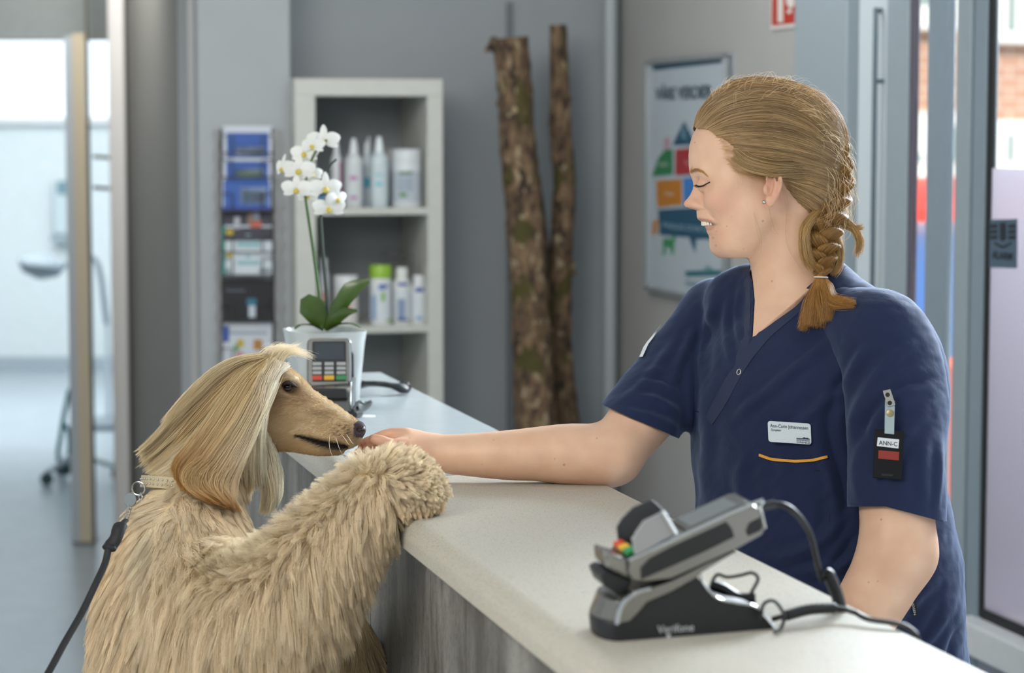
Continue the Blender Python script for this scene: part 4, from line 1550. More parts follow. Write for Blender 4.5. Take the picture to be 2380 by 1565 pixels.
def build_hair():
    pr = PERSON['root']
    s = PS
    rng = np.random.default_rng(11)
    C = Solid()
    C.ell(hp(1786, 332), (163 * s, 136 * s, 127 * s), 0.02)
    C.ell(hp(1742, 300), (122 * s, 100 * s, 108 * s), 0.03)
    C.ell(hp(1860, 350), (94 * s, 120 * s, 108 * s), 0.03)
    C.ell(hp(1890, 450), (60 * s, 80 * s, 84 * s), 0.03)
    v, q = C.mesh(0.0024)
    q = flip_out(v, q)
    px0 = np.stack([CX + v[:, 0] / PS, CY - v[:, 1] / PS], 1)              # orthographic pixel of the head plane
    # perspective puts the near side slightly outwards; judge the hairline on the near side and mirror it
    k = 1 + np.abs(v[:, 2] - HD) / HD
    ex, ey = CX + (px0[:, 0] - CX) * k, CY - (CY - px0[:, 1]) * k
    g = -poly_sd(ex, ey, HAIRLINE)
    # groove the cap gently and thin it at the hairline
    nr = vnormals(v, q)
    v2 = v - nr * (np.clip(1 + g / 26, 0, 1) * 0.007)[:, None]
    vc, qc = clip_mesh(v2, q, g)
    mc = mat('hair_under_layer', '7b6443', 0.6, noise=0.25, scale=60, stretch=(1, 1, 4))
    cap = mesh_obj('hair', to_world(vc), qc, mc, pr)
    # smooth orthographic depth of the cap surface (near half)
    bv = BVHTree.FromPolygons([tuple(p) for p in v], [tuple(int(i) for i in f) for f in q])
    cen = np.array([1805.0, 350.0])
    def surf(x, y, lift, side=-1):
        """x, y pixels (near-side appearance) -> camera-frame point on the hair surface"""
        for t in (1.0, 0.985, 0.97, 0.95, 0.92, 0.88, 0.8, 0.7):
            X, Y = cen[0] + (x - cen[0]) * t, cen[1] + (y - cen[1]) * t
            kk = 1 - 0.021
            u = Vector(((X - CX) * kk * PS, (CY - Y) * kk * PS, HD - 0.4))
            h, n, _i, _d = bv.ray_cast(u, Vector((0, 0, 1)))
            if h is not None:
                h, n = np.array(h), np.array(n)
                if n[2] > 0:
                    n = -n
                p = h + n * lift
                return p
        return None
    # guides in pixels: from the hairline back to the plait
    G = [
        [(1622, 286), (1632, 256), (1664, 218), (1722, 194), (1785, 186), (1850, 196), (1900, 222), (1925, 246)],
        [(1624, 290), (1648, 262), (1692, 232), (1750, 216), (1808, 216), (1858, 232), (1892, 256), (1908, 280)],
        [(1634, 293), (1668, 268), (1720, 246), (1778, 240), (1834, 248), (1876, 268), (1900, 290), (1916, 306)],
        [(1650, 297), (1688, 280), (1738, 270), (1796, 270), (1846, 282), (1884, 300), (1908, 320), (1926, 334)],
        [(1664, 310), (1702, 304), (1752, 302), (1806, 306), (1854, 318), (1890, 332), (1914, 346), (1934, 356)],
        [(1674, 330), (1712, 334), (1760, 338), (1812, 344), (1858, 354), (1894, 364), (1918, 374), (1942, 384)],
        [(1686, 355), (1722, 366), (1768, 374), (1816, 380), (1862, 386), (1898, 394), (1922, 402), (1944, 410)],
        [(1694, 376), (1726, 388), (1770, 396), (1816, 402), (1860, 406), (1896, 412), (1924, 424), (1944, 440)],
        [(1816, 402), (1832, 412), (1850, 420), (1868, 428), (1886, 438), (1904, 450), (1922, 462), (1940, 474)],
        [(1834, 440), (1846, 446), (1860, 452), (1874, 460), (1888, 470), (1902, 482), (1916, 494), (1928, 506)],
        [(1850, 478), (1860, 484), (1870, 490), (1880, 498), (1890, 506), (1900, 514), (1908, 522), (1914, 530)],
        [(1868, 512), (1874, 520), (1880, 526), (1886, 532), (1892, 538), (1898, 544), (1902, 550), (1906, 556)]]
    ext = [(1948, 276), (1956, 306), (1964, 334), (1970, 358), (1972, 378), (1974, 400), (1974, 424), (1970, 456), (1962, 486), (1944, 514), (1930, 540), (1916, 562)]
    G = [g_[:-1] + [((g_[-1][0] + e_[0]) / 2, (g_[-1][1] + e_[1]) / 2), e_] for g_, e_ in zip(G, ext)]
    GG = np.array([catmull([(x, y, 0) for x, y in g_], 3)[:, :2] for g_ in G])       # guides x points x 2
    nG, K = GG.shape[0], GG.shape[1]
    # precompute surface grid over (t, s)
    NT = 120
    ts = np.linspace(0, nG - 1, NT)
    grid = np.zeros((NT, K, 3))
    nrm = np.zeros((NT, K, 3))
    for a, t in enumerate(ts):
        i = min(int(t), nG - 2)
        f = t - i
        row = GG[i] * (1 - f) + GG[i + 1] * f
        for b in range(K):
            p0, p1 = surf(row[b, 0], row[b, 1], 0.0), surf(row[b, 0], row[b, 1], 0.01)
            if p0 is None:
                p0 = grid[a - 1, b]; p1 = p0 + np.array([0, 0, -0.01])
            grid[a, b] = p0
            nrm[a, b] = (p1 - p0) / 0.01
    for _ in range(5):
        grid[1:-1] = (grid[:-2] + 2 * grid[1:-1] + grid[2:]) / 4
        grid[:, 1:-1] = (grid[:, :-2] + 2 * grid[:, 1:-1] + grid[:, 2:]) / 4
    def strands(N, side, lift0, jit):
        tt = rng.uniform(0, NT - 1.001, N)
        groove = np.sin(tt * 1.9 + 2.3 * np.sin(tt * 0.31)) * 0.5 + np.sin(tt * 0.83 + 1.1) * 0.5
        L = np.linspace(0, 1, K)
        i = tt.astype(int)
        f = (tt - i)[:, None, None]
        # strands swap lanes a little on the way
        drift = rng.normal(0, 1.3, N)
        tb = np.clip(tt[:, None] + drift[:, None] * L[None] + 1.2 * np.sin(L[None] * rng.uniform(3, 9, N)[:, None] + rng.uniform(0, 6, N)[:, None]) * 0.5, 0, NT - 1.001)
        i = tb.astype(int)
        f = (tb - i)[..., None]
        kk = np.arange(K)[None].repeat(N, 0)
        P = grid[i, kk] * (1 - f) + grid[i + 1, kk] * f
        Nn = nrm[i, kk]
        h = lift0 + 0.0016 * groove[:, None] * np.sin(np.pi * np.clip(L, 0, 1))[None] + jit * rng.uniform(0, 1, N)[:, None] + 0.0008 * np.sin(L[None] * 9 + rng.uniform(0, 6, N)[:, None])
        h = h * np.clip(L * 6, 0.12, 1)[None]
        sh = (rng.uniform(0, 1, N) ** 2 * 0.9)[:, None, None] * np.clip(1 - L * 3, 0, 1)[None, :, None]
        P = P * (1 - sh) + np.roll(P, -1, axis=1) * sh
        # some strands are shorter
        P = P + Nn * h[..., None]
        if side > 0:
            P = P.copy()
            P[..., 2] = 2 * HD - P[..., 2]
        n = np.sin(tt * 2.6) * 0.5 + rng.normal(0, 0.5, N)
        c0, c1 = np.array(srgb('584228')[:3]), np.array(srgb('dcc190')[:3])
        w = np.clip(0.42 + 0.30 * n, 0, 1)[:, None]
        # roots paler and thinner near the temple
        return P, c0 * (1 - w) + c1 * w
    hm = hair_mat('blond_hair', 0.38, 0.6, trans=0.12)
    A, ca = strands(15000, -1, 0.0008, 0.0030)
    B, cb = strands(7000, 1, 0.0008, 0.0030)
    # crest between the two sides, combed from the brow over the crown and down the back
    def crest(N):
        th0, th1 = math.radians(150), math.radians(-62)
        NZ, KT = 15, 34
        g2 = np.zeros((NZ, KT, 3)); n2 = np.zeros((NZ, KT, 3))
        for a, z in enumerate(np.linspace(-75, 75, NZ)):
            for b, th in enumerate(np.linspace(th0, th1, KT)):
                d = np.array([math.cos(th), math.sin(th), 0])
                o = hp(1800, 345, z)
                o[2] = HD + z * PS
                h, n, _i, _d = bv.ray_cast(Vector(o + d * 0.3), Vector(-d))
                g2[a, b] = np.array(h) if h is not None else o + d * 0.08
                n2[a, b] = d
        u = rng.uniform(0, NZ - 1.001, N)
        s0 = rng.uniform(0.0, 0.62, N) ** 1.3
        e0 = np.clip(s0 + rng.uniform(0.25, 0.5, N), 0, 1)
        tt = (s0[:, None] + (e0 - s0)[:, None] * np.linspace(0, 1, 16)[None]) * (KT - 1.001)
        uu = np.clip(u[:, None] + (rng.normal(0, 0.25, N)[:, None] - 0.10 * (u - NZ / 2)[:, None]) * np.linspace(0, 1, 16)[None], 0, NZ - 1.001)
        i, j = uu.astype(int), tt.astype(int)
        f, g_ = (uu - i)[..., None], (tt - j)[..., None]
        P = (g2[i, j] * (1 - g_) + g2[i, j + 1] * g_) * (1 - f) + (g2[i + 1, j] * (1 - g_) + g2[i + 1, j + 1] * g_) * f
        gr = np.sin(u * 5.1) * 0.0012
        P = P + np.clip(tt / 4, 0.05, 1)[..., None] * n2[i, j] * (0.0010 + gr[:, None] + 0.003 * rng.uniform(0, 1, N)[:, None])[..., None]
        w = np.clip(0.45 + 0.3 * rng.normal(0, 1, N), 0, 1)[:, None]
        return P, np.array(srgb('6e5436')[:3]) * (1 - w) + np.array(srgb('cbab7a')[:3]) * w
    E_, ce = crest(9000)
    E_ = np.array([[[np.interp(t, np.linspace(0, 1, 16), e[:, k]) for k in range(3)] for t in np.linspace(0, 1, A.shape[1])] for e in E_]) if E_.shape[1] != A.shape[1] else E_
    A, ca = np.vstack([A, E_]), np.vstack([ca, ce])
    curves_obj('hair_strands', to_world(np.vstack([A, B])), 0.00017, hm, pr, np.vstack([ca, cb]), tip=0.5)

    # ---- the plait
    def to_front(px, py, lift):
        h, n = proj(PERSON['sbvh'], px, py)
        return to_cam(h)[2] - lift
    path = [(1868, 222, HD - 0.012), (1908, 262, HD - 0.014), (1930, 312, HD - 0.018), (1944, 366, HD - 0.022), (1946, 420, HD - 0.026), (1936, 470, HD - 0.032), (1922, 520, HD - 0.042), (1912, 570, HD - 0.055),
            (1910, 610, HD - 0.066), (1908, 646, to_front(1908, 650, 0.016))]
    path[-2] = (1910, 610, (path[-3][2] + path[-1][2]) / 2)
    rad = [8, 19, 27, 32, 36, 37, 38, 37, 29, 12]
    C_ = catmull([C3(*p) for p in path], 12)
    Rr = np.interp(np.linspace(0, 1, len(C_)), np.linspace(0, 1, len(rad)), rad) * s
    tg = np.gradient(C_, axis=0)
    tg /= np.linalg.norm(tg, axis=1)[:, None]
    view = C_ / np.linalg.norm(C_, axis=1)[:, None]
    lat = np.cross(tg, view); lat /= np.linalg.norm(lat, axis=1)[:, None]
    dep = np.cross(lat, tg)
    M = len(C_)
    u = np.linspace(0, 1, M)
    allP, allC = [], []
    ph = 2 * np.pi * 4.3 * u ** 0.9
    for k in range(3):
        a = ph + 2 * np.pi * k / 3
        cx = Rr * 0.55 * np.sin(a)
        cz = Rr * 0.34 * np.sin(2 * a)
        cen_k = C_ + lat * cx[:, None] + dep * cz[:, None]
        NS = 2300
        r = np.sqrt(rng.uniform(0, 1, NS)) 
        th = rng.uniform(0, 2 * np.pi, NS)
        tw = rng.normal(0, 0.8, NS)
        for lo in (0,):
            R2 = Rr * 0.62
            off = (r * np.cos(th))[:, None] * np.ones(M)[None]
            ang = th[:, None] + tw[:, None] * u[None] * 3
            P = cen_k[None] + lat[None] * (r[:, None] * np.cos(ang) * R2[None])[..., None] + dep[None] * (r[:, None] * np.sin(ang) * R2[None] * 0.8)[..., None]
        # cut each strand to a random stretch so that ends show
        st = rng.uniform(-0.3, 0.75, NS).clip(0, 1)
        en = np.clip(st + rng.uniform(0.25, 0.9, NS), 0, 1)
        KK = 26
        qq = st[:, None] + (en - st)[:, None] * np.linspace(0, 1, KK)[None]
        idx = np.clip(qq * (M - 1), 0, M - 1.001)
        i = idx.astype(int); f = (idx - i)[..., None]
        rows = np.arange(NS)[:, None].repeat(KK, 1)
        Q = P[rows, i] * (1 - f) + P[rows, i + 1] * f
        allP.append(Q)
        w = np.clip(0.45 + 0.35 * rng.normal(0, 1, NS), 0, 1)[:, None]
        lowpart = np.clip((st - 0.35) * 2.2, 0, 1)[:, None]
        c0 = np.array(srgb('74572f')[:3]); c1 = np.array(srgb('b8965c')[:3]); c2 = np.array(srgb('c4944c')[:3])
        cc = c0 * (1 - w) + c1 * w
        allC.append(cc * (1 - 0.5 * lowpart) + c2 * 0.5 * lowpart)
    # core so that nothing shows through
    core = MB().tube(to_world(C_), Rr * 0.42, 14)
    core.make('plait', mc, pr, smooth=True)
    curves_obj('plait_strands', to_world(np.vstack(allP)), 0.00018, hm, pr, np.vstack(allC), tip=0.4)
    # loose ends: tail below the tie, wisps out of the plait
    T0 = np.array(C3(1908, 640, path[-1][2]))
    tp, tc = [], []
    def bundle(pts, r0, r1, N, c_lo, c_hi, K=16, curl=1.0, lenj=0.25):
        c = catmull(pts, 8)
        c = np.array([np.interp(np.linspace(0, 1, K), np.linspace(0, 1, len(c)), c[:, j]) for j in range(3)]).T
        t_ = np.gradient(c, axis=0); t_ /= np.linalg.norm(t_, axis=1)[:, None]
        l_ = np.cross(t_, [0, 0, 1.0]); l_ /= np.linalg.norm(l_, axis=1)[:, None]
        d_ = np.cross(l_, t_)
        U_ = np.linspace(0, 1, K)
        r = np.sqrt(rng.uniform(0, 1, N)); th = rng.uniform(0, 6.28, N)
        R_ = np.interp(U_, np.linspace(0, 1, len(r1)), r1) if not np.isscalar(r1) else r0 + (r1 - r0) * U_
        P = c[None] + l_[None] * (r * np.cos(th))[:, None, None] * R_[None, :, None] + d_[None] * (r * np.sin(th))[:, None, None] * (R_ * 0.7)[None, :, None]
        P = P + (l_[None] * (rng.normal(0, 1, N)[:, None] * U_[None] ** 2 * 5 * s * curl)[..., None])
        P = P + (l_[None] * (np.sin(U_[None] * rng.uniform(4, 10, N)[:, None] + rng.uniform(0, 6, N)[:, None]) * 1.0 * s * curl)[..., None])
        ln = 1 - lenj * rng.uniform(0, 1, N)
        idx = np.clip(ln[:, None] * U_[None] * (K - 1), 0, K - 1.001)
        i = idx.astype(int); f = (idx - i)[..., None]
        rows = np.arange(N)[:, None].repeat(K, 1)
        P = P[rows, i] * (1 - f) + P[rows, i + 1] * f
        w = np.clip(0.5 + 0.35 * rng.normal(0, 1, N), 0, 1)[:, None]
        return P, np.array(srgb(c_lo)[:3]) * (1 - w) + np.array(srgb(c_hi)[:3]) * w
    dz = lambda x, y, l: C3(x, y, to_front(x, y, l))
    for pts, r1, N in [
            ([T0, dz(1906, 668, 0.014), dz(1902, 710, 0.016), dz(1893, 764, 0.010)], [9 * s, 20 * s, 33 * s, 30 * s], 2600),
            ([T0, dz(1900, 675, 0.012), dz(1882, 720, 0.012), dz(1862, 772, 0.006)], [8 * s, 16 * s, 14 * s, 8 * s], 700),
            ([T0, dz(1915, 668, 0.016), dz(1936, 700, 0.018), dz(1990, 706, 0.012)], [8 * s, 20 * s, 16 * s, 5 * s], 900),
            ([T0, dz(1912, 670, 0.018), dz(1920, 710, 0.018), dz(1925, 750, 0.010)], [9 * s, 18 * s, 22 * s, 14 * s], 900)]:
        P, c = bundle(pts, 0, r1, N, '80602f', 'cf9f58')
        tp.append(P); tc.append(c)
    for pts, r1, N in [
            ([C3(1905, 490, HD - 0.040), C3(1872, 530, HD - 0.066), C3(1872, 590, HD - 0.072), C3(1890, 630, HD - 0.070)], [10 * s, 12 * s, 12 * s, 8 * s], 700),
            ([C3(1930, 480, HD - 0.03), C3(1955, 515, HD - 0.03), C3(1985, 530, HD - 0.03), C3(2010, 527, HD - 0.03)], [10 * s, 9 * s, 7 * s, 3 * s], 260),
            ([C3(1945, 500, HD - 0.03), C3(1978, 525, HD - 0.03), C3(1998, 560, HD - 0.03), C3(1990, 600, HD - 0.032)], [8 * s, 8 * s, 8 * s, 4 * s], 320),
            ([C3(1935, 540, HD - 0.05), C3(1950, 580, HD - 0.05), C3(1945, 620, HD - 0.055), C3(1930, 640, HD - 0.06)], [8 * s, 10 * s, 10 * s, 5 * s], 350)]:
        P, c = bundle(pts, 0, r1, N, '8a6a3c', 'd8b87c')
        tp.append(P); tc.append(c)
    curves_obj('plait_tail', to_world(np.vstack(tp)), 0.00018, hm, pr, np.vstack(tc), tip=0.3)
    h = to_world(C3(1908, 645, path[-1][2]))
    MB().add(*ring_mesh(h, UPV * 0.95 + RGT * 0.05, 0.0085, 0.0012)).make('hair_tie', mat('hair_tie', 'cfc9c0', 0.3, 0.0), pr, smooth=True)
    ov = []
    for pts, r1, N in [
            ([C3(1700, 362, HD - 0.058), C3(1738, 386, HD - 0.072), C3(1790, 398, HD - 0.082), C3(1835, 400, HD - 0.074), C3(1890, 400, HD - 0.052)], [10 * s, 12 * s, 12 * s, 14 * s, 16 * s], 420),
            ([C3(1706, 345, HD - 0.060), C3(1745, 372, HD - 0.073), C3(1795, 385, HD - 0.079), C3(1840, 388, HD - 0.072), C3(1895, 394, HD - 0.050)], [12 * s, 14 * s, 14 * s, 16 * s, 16 * s], 420)]:
        P, c = bundle(pts, 0, r1, N, '75603f', 'c6ab78', curl=0.5, lenj=0.1)
        ov.append((P, c))
    curves_obj('hair_over_ear', to_world(np.vstack([o_[0] for o_ in ov])), 0.00016, hm, pr, np.vstack([o_[1] for o_ in ov]), tip=0.3)
    # fly-away hairs round the back and crown, with the backlight put into their pale colour
    fp, K = [], 14
    U_ = np.linspace(0, 1, K)
    seeds = catmull([(1650, 250, 0), (1690, 215, 0), (1745, 200, 0), (1800, 198, 0), (1850, 212, 0), (1895, 245, 0), (1928, 295, 0), (1948, 360, 0), (1955, 420, 0), (1950, 480, 0), (1940, 540, 0), (1935, 600, 0), (1925, 650, 0)], 10)
    for n_ in range(520):
        w = rng.beta(2.0, 1.0) if n_ > 90 else rng.uniform(0, 0.5)
        a = seeds[int(w * (len(seeds) - 1))]
        out = np.array([a[0] - 1790, a[1] - 380]); out /= np.linalg.norm(out)
        a = a.copy(); a[:2] += out * 12
        flow = np.array([-out[1], out[0]])
        down = np.clip((a[1] - 230) / 200, 0, 1)
        L_ = rng.uniform(12, 46) + 70 * down * rng.uniform(0.2, 1)
        amp = rng.uniform(4, 20 + 26 * down)
        start = a[:2] - out * rng.uniform(0, 50 if n_ > 370 else 10)
        bend = rng.normal(0, 1)
        pts = start[None] + flow[None] * (L_ * U_)[:, None] + out[None] * (amp * np.sin(U_ * np.pi * rng.uniform(0.5, 1.1)))[:, None] + np.stack([bend * 8 * U_ ** 2, 10 * down * U_ ** 2], 1)
        d0 = HD - rng.uniform(-0.03, 0.05)
        if n_ > 370:
            p0 = surf(start[0], start[1], 0.006)
            d0 = (p0[2] if p0 is not None else d0) - 0.008
        fp.append([C3(x, y, d0) for x, y in pts])
    curves_obj('loose_hairs', to_world(np.array(fp)), 0.00013, hair_mat('backlit_hair', 0.3, 0.8, trans=0.3), pr, np.tile(srgb('d9c6a0')[:3], (len(fp), 1)), tip=0.5)
    # fine short hairs that soften the hairline
    hl = catmull([(1624, 290, 0), (1650, 296, 0), (1668, 314, 0), (1682, 344, 0), (1694, 377, 0), (1712, 399, 0), (1742, 407, 0), (1770, 402, 0)], 12)
    bp = []
    for _ in range(420):
        a = hl[rng.integers(0, len(hl))]
        dr = np.array([0.86 + rng.normal(0, 0.2), -0.25 + (a[1] - 290) / 260 + rng.normal(0, 0.22)])
        dr /= np.linalg.norm(dr)
        s0, ln = a[:2] - dr * rng.uniform(-4, 15) * rng.uniform(0, 1), rng.uniform(22, 46)
        line = []
        for u in np.linspace(0, 1, 7):
            x, y = s0 + dr * ln * u + np.array([0, 3 * u * u])
            h, n = proj(PERSON['bvh'], x, y, 0.0004 + 0.0035 * u)
            line.append(h if h is not None else (line[-1] if line else np.array([np.nan] * 3)))
        if not np.isnan(line).any():
            bp.append(line)
    curves_obj('hairline_strands', np.array(bp), 0.00010, hm, pr, np.tile(srgb('c9ad80')[:3], (len(bp), 1)), tip=0.6)
    # wisps over temple, ear and neck
    wp = []
    for a, b, c, d in [((1700, 352), (1728, 385), (1742, 415), (1748, 445)), ((1712, 375), (1735, 398), (1750, 420), (1753, 442)), ((1694, 372), (1712, 400), (1722, 425), (1716, 440)), ((1725, 385), (1760, 402), (1800, 404), (1850, 400)),
                       ((1705, 360), (1745, 392), (1790, 408), (1860, 402)), ((1800, 398), (1826, 470), (1832, 560), (1868, 640)), ((1782, 482), (1790, 510), (1800, 535), (1806, 545)), ((1752, 495), (1762, 540), (1765, 570), (1764, 585)),
                       ((1720, 380), (1738, 400), (1758, 402), (1800, 396)), ((1704, 350), (1720, 380), (1730, 412), (1727, 430))] * 3:
        jit = rng.normal(0, 3, (4, 2)); jit[0] *= 0.5
        cc = catmull([(x + j[0], y + j[1], 0) for (x, y), j in zip((a, b, c, d), jit)], 5)
        line = []
        for x, y, _ in cc:
            h, n = proj(PERSON['bvh'], x, y, 0.0045)
            h2 = surf(x, y, 0.004)
            if h is None:
                line.append(line[-1] if line else to_world(h2))
            else:
                hh = to_cam(h)
                if h2 is not None and g_in(x, y) and h2[2] < hh[2]:
                    h = to_world(h2)
                line.append(h)
        wp.append(line)
    curves_obj('temple_wisps', np.array(wp), 0.00012, hm, pr, np.tile(srgb('b39a6c')[:3], (len(wp), 1)), tip=0.3)


def g_in(x, y):
    return bool(inpoly(np.array([x]), np.array([y]), HAIRLINE)[0])


def build_face_details():
    pr, bv = PERSON['root'], PERSON['bvh']
    rng = np.random.default_rng(5)
    s = PS
    # brow
    line = catmull([(1602, 404, 0), (1609, 398, 0), (1620, 395.5, 0), (1632, 399, 0), (1642, 406, 0)], 8)
    P = []
    for _ in range(220):
        t = rng.uniform(0, 1)
        i = t * (len(line) - 2)
        a, b = line[int(i)], line[int(i) + 1]
        w = 6.5 * (1 - t * 0.75)
        x, y = a[0], a[1] + rng.normal(0, 0.42) * w
        d = (b - a)[:2]; d /= np.linalg.norm(d)
        ln = rng.uniform(6, 12)
        st = [proj(bv, x + d[0] * ln * u, y + (d[1] - 0.3 * (1 - t)) * ln * u + 1.2 * u, 0.0003 + 0.0008 * u)[0] for u in np.linspace(0, 1, 5)]
        if all(q is not None for q in st):
            P.append(st)
    curves_obj('eyebrow', np.array(P), 0.00013, hair_mat('brow_hair', 0.6, 0.2), pr, np.tile(srgb('b8925f')[:3], (len(P), 1)))
    # lash line and lashes of the lowered lid
    p, n = proj_line(bv, [(1617, 430), (1624, 433), (1633, 432), (1642, 427.5), (1651, 423)], 6, 0.0004)
    if len(p) > 3:
        MB().tube(p, [0.0003] + [0.0008] * (len(p) - 2) + [0.0003], 8).make('lash_line', mat('mascara', '1a1410', 0.6), pr, smooth=True)
    P = []
    for _ in range(46):
        t = rng.uniform(0, 1)
        x = 1617 + 26 * t
        y = np.interp(x, [1617, 1624, 1633, 1642], [430, 433, 432, 427.5])
        ln = rng.uniform(6, 12)
        h, n = proj(bv, x, y, 0.0004)
        if h is None:
            continue
        d = (-RGT * 0.75 * (1 - t * 0.9) - UPV * 0.55 + n * 0.5)
        d /= np.linalg.norm(d)
        P.append([h + d * ln * s * u + UPV * 2.5 * s * u * u for u in np.linspace(0, 1, 5)])
    curves_obj('eyelashes', np.array(P), 0.00016, hair_mat('lash_hair', 0.5, 0.2), pr, np.tile(srgb('15100c')[:3], (len(P), 1)), tip=0.2)
    # upper teeth
    g = MB()
    arc = [(1634, 0), (1635.5, -10), (1639, -19), (1644.5, -28), (1651, -35), (1658, -41)]
    arc += []
    full = [(x, -z) for x, z in arc[::-1]][:-1] + arc
    for i in range(len(full) - 1):
        a, b = full[i], full[i + 1]
        m = ((a[0] + b[0]) / 2, (a[1] + b[1]) / 2)
        top, bot = hp(m[0], 512, m[1]), hp(m[0] - 0.5, 525.5 - abs(m[1]) * 0.03, m[1])
        w = np.hypot(a[0] - b[0], a[1] - b[1]) / 2 * s * 0.97
        g.lathe(to_world(bot), [(w * 0.55, 0), (w * 0.9, 0.0008), (w, 0.003), (w, 0.0075)], to_world(top) - to_world(bot), 12, sx=1.0, sy=1.0)
    g.make('teeth', mat('teeth', 'ece4d2', 0.25, coat=0.3), pr, smooth=True)
    h, n = proj(bv, 1778.5, 469.5, 0.001)
    e = MB().ball(h + n * 0.0012, 0.0026, 16)
    e.make('ear_stud', mat('steel_ball', 'c9c4bd', 0.15, 1.0), pr, smooth=True)
# ================================================================ THE DOG
from mathutils.kdtree import KDTree
DD = 3.12
DS = DD / FPX


def dp(px, py, dz=0.0):
    return C3(px, py, DD + dz * DS)


def dmir(p):
    return np.array([p[0], p[1], 2 * DD - p[2]])


TOPLINE = [(640, 838), (660, 848), (680, 861), (695.5, 872), (708.6, 885), (726, 904), (750, 920), (771.6, 934), (793, 948), (815, 964), (832, 977), (842, 986)]


def dog_solids():
    s = DS
    Hd = Solid()
    Hd.ell(dp(612, 905), (82 * s, 70 * s, 66 * s), 0.02)
    Hd.ell(dp(640, 965), (58 * s, 62 * s, 52 * s), 0.03)
    Hd.chain([dp(655, 925), dp(700, 945), dp(760, 975), dp(822, 1002)], [62 * s, 54 * s, 39 * s, 26 * s], 0.02)
    Hd.chain([dp(640, 1000), dp(690, 1018), dp(740, 1034), dp(786, 1043)], [46 * s, 33 * s, 25 * s, 15 * s], 0.015)
    for m in (lambda p: p, dmir):
        Hd.ell(m(dp(668, 878, -40)), (26 * s, 17 * s, 17 * s), 0.014)
        Hd.chain([m(dp(655, 925, -46)), m(dp(690, 950, -44)), m(dp(730, 968, -34))], [20 * s, 15 * s, 9 * s], 0.02)
        Hd.chain([m(dp(700, 1000, -26)), m(dp(760, 1016, -20)), m(dp(812, 1022, -10))], [17 * s, 16 * s, 14 * s], 0.012)
        Hd.ell(m(dp(676, 903, -58)), (20 * s, 12 * s, 10 * s), 0.010, sub=True)
        Hd.chain([m(dp(688, 1013, -50)), m(dp(720, 1023, -38)), m(dp(748, 1031, -32)), m(dp(780, 1036, -27)), m(dp(806, 1039, -16))], [2.5 * s, 4.5 * s, 6 * s, 5.5 * s, 3 * s], 0.004, sub=True)
        Hd.ell(m(dp(634, 999, -54)), (8 * s, 8 * s, 4 * s), 0.004)
    Hd.ell(dp(832, 996), (17 * s, 16 * s, 17 * s), 0.006)
    for m in (lambda p: p, dmir):
        Hd.chain([m(dp(842, 1002, -12)), m(dp(834, 1001, -18)), m(dp(826, 992, -19))], [4 * s, 3.5 * s, 1.5 * s], 0.003, sub=True)
    Nk = Solid()
    Nk.chain([dp(590, 930, 0), C3(530, 1040, 3.10), C3(470, 1140, 3.06), C3(430, 1260, 3.02)], [62 * s, 76 * s, 88 * s, 120 * s], 0.03)
    Tr = Solid()
    Tr.ell(C3(437, 1390, 3.03), (0.090, 0.145, 0.108), 0.05)
    Tr.ell(C3(412, 1600, 3.03), (0.094, 0.20, 0.110), 0.06)
    Tr.chain([C3(400, 1700, 3.02), C3(395, 1950, 3.03), C3(405, 2250, 3.04)], [0.105, 0.085, 0.088], 0.05)
    Lg = Solid()
    Lg.chain([C3(450, 1360, 2.97), C3(520, 1430, 2.925), C3(640, 1385, 2.885), C3(760, 1260, 2.885), C3(868, 1150, 2.89)], [0.062, 0.062, 0.048, 0.040, 0.035], 0.04)
    Pw = Solid()
    Pw.ell(C3(905, 1140, 2.895), (0.042, 0.030, 0.032), 0.02)
    Pw.ell(C3(955, 1140, 2.90), (0.036, 0.025, 0.034), 0.02)
    for z, x in ((-0.026, 985), (-0.009, 998), (0.010, 998), (0.027, 986)):
        Pw.ell(C3(x - 4, 1157, 2.90 + z), (0.017, 0.0135, 0.0095), 0.006)
    Fl = Solid()
    Fl.chain([C3(450, 1360, 3.10), C3(600, 1480, 3.13), C3(740, 1440, 3.14), C3(815, 1500, 3.14), C3(812, 1590, 3.13)], [0.066, 0.055, 0.040, 0.034, 0.030], 0.03)
    Fl.ell(C3(822, 1625, 3.13), (0.024, 0.034, 0.028), 0.02)
    fl = lambda x, y, z: to_cam([x, y, z])
    bx, by = to_world(C3(405, 2250, 3.04))[:2]
    for sg in (-1, 1):
        yy = by + sg * 0.075
        Tr.chain([fl(bx, yy, 0.56), fl(bx + 0.10, yy, 0.36), fl(bx - 0.07, yy, 0.17), fl(bx - 0.03, yy, 0.045)], [0.075, 0.052, 0.030, 0.028], 0.03)
        Tr.ell(fl(bx + 0.03, yy, 0.032), (0.062, 0.032, 0.034), 0.02)
    Tr.chain([fl(bx - 0.05, by, 0.60), fl(bx - 0.20, by, 0.45), fl(bx - 0.30, by, 0.42)], [0.03, 0.016, 0.010], 0.03)
    return Hd, Nk, Tr, Lg, Pw, Fl


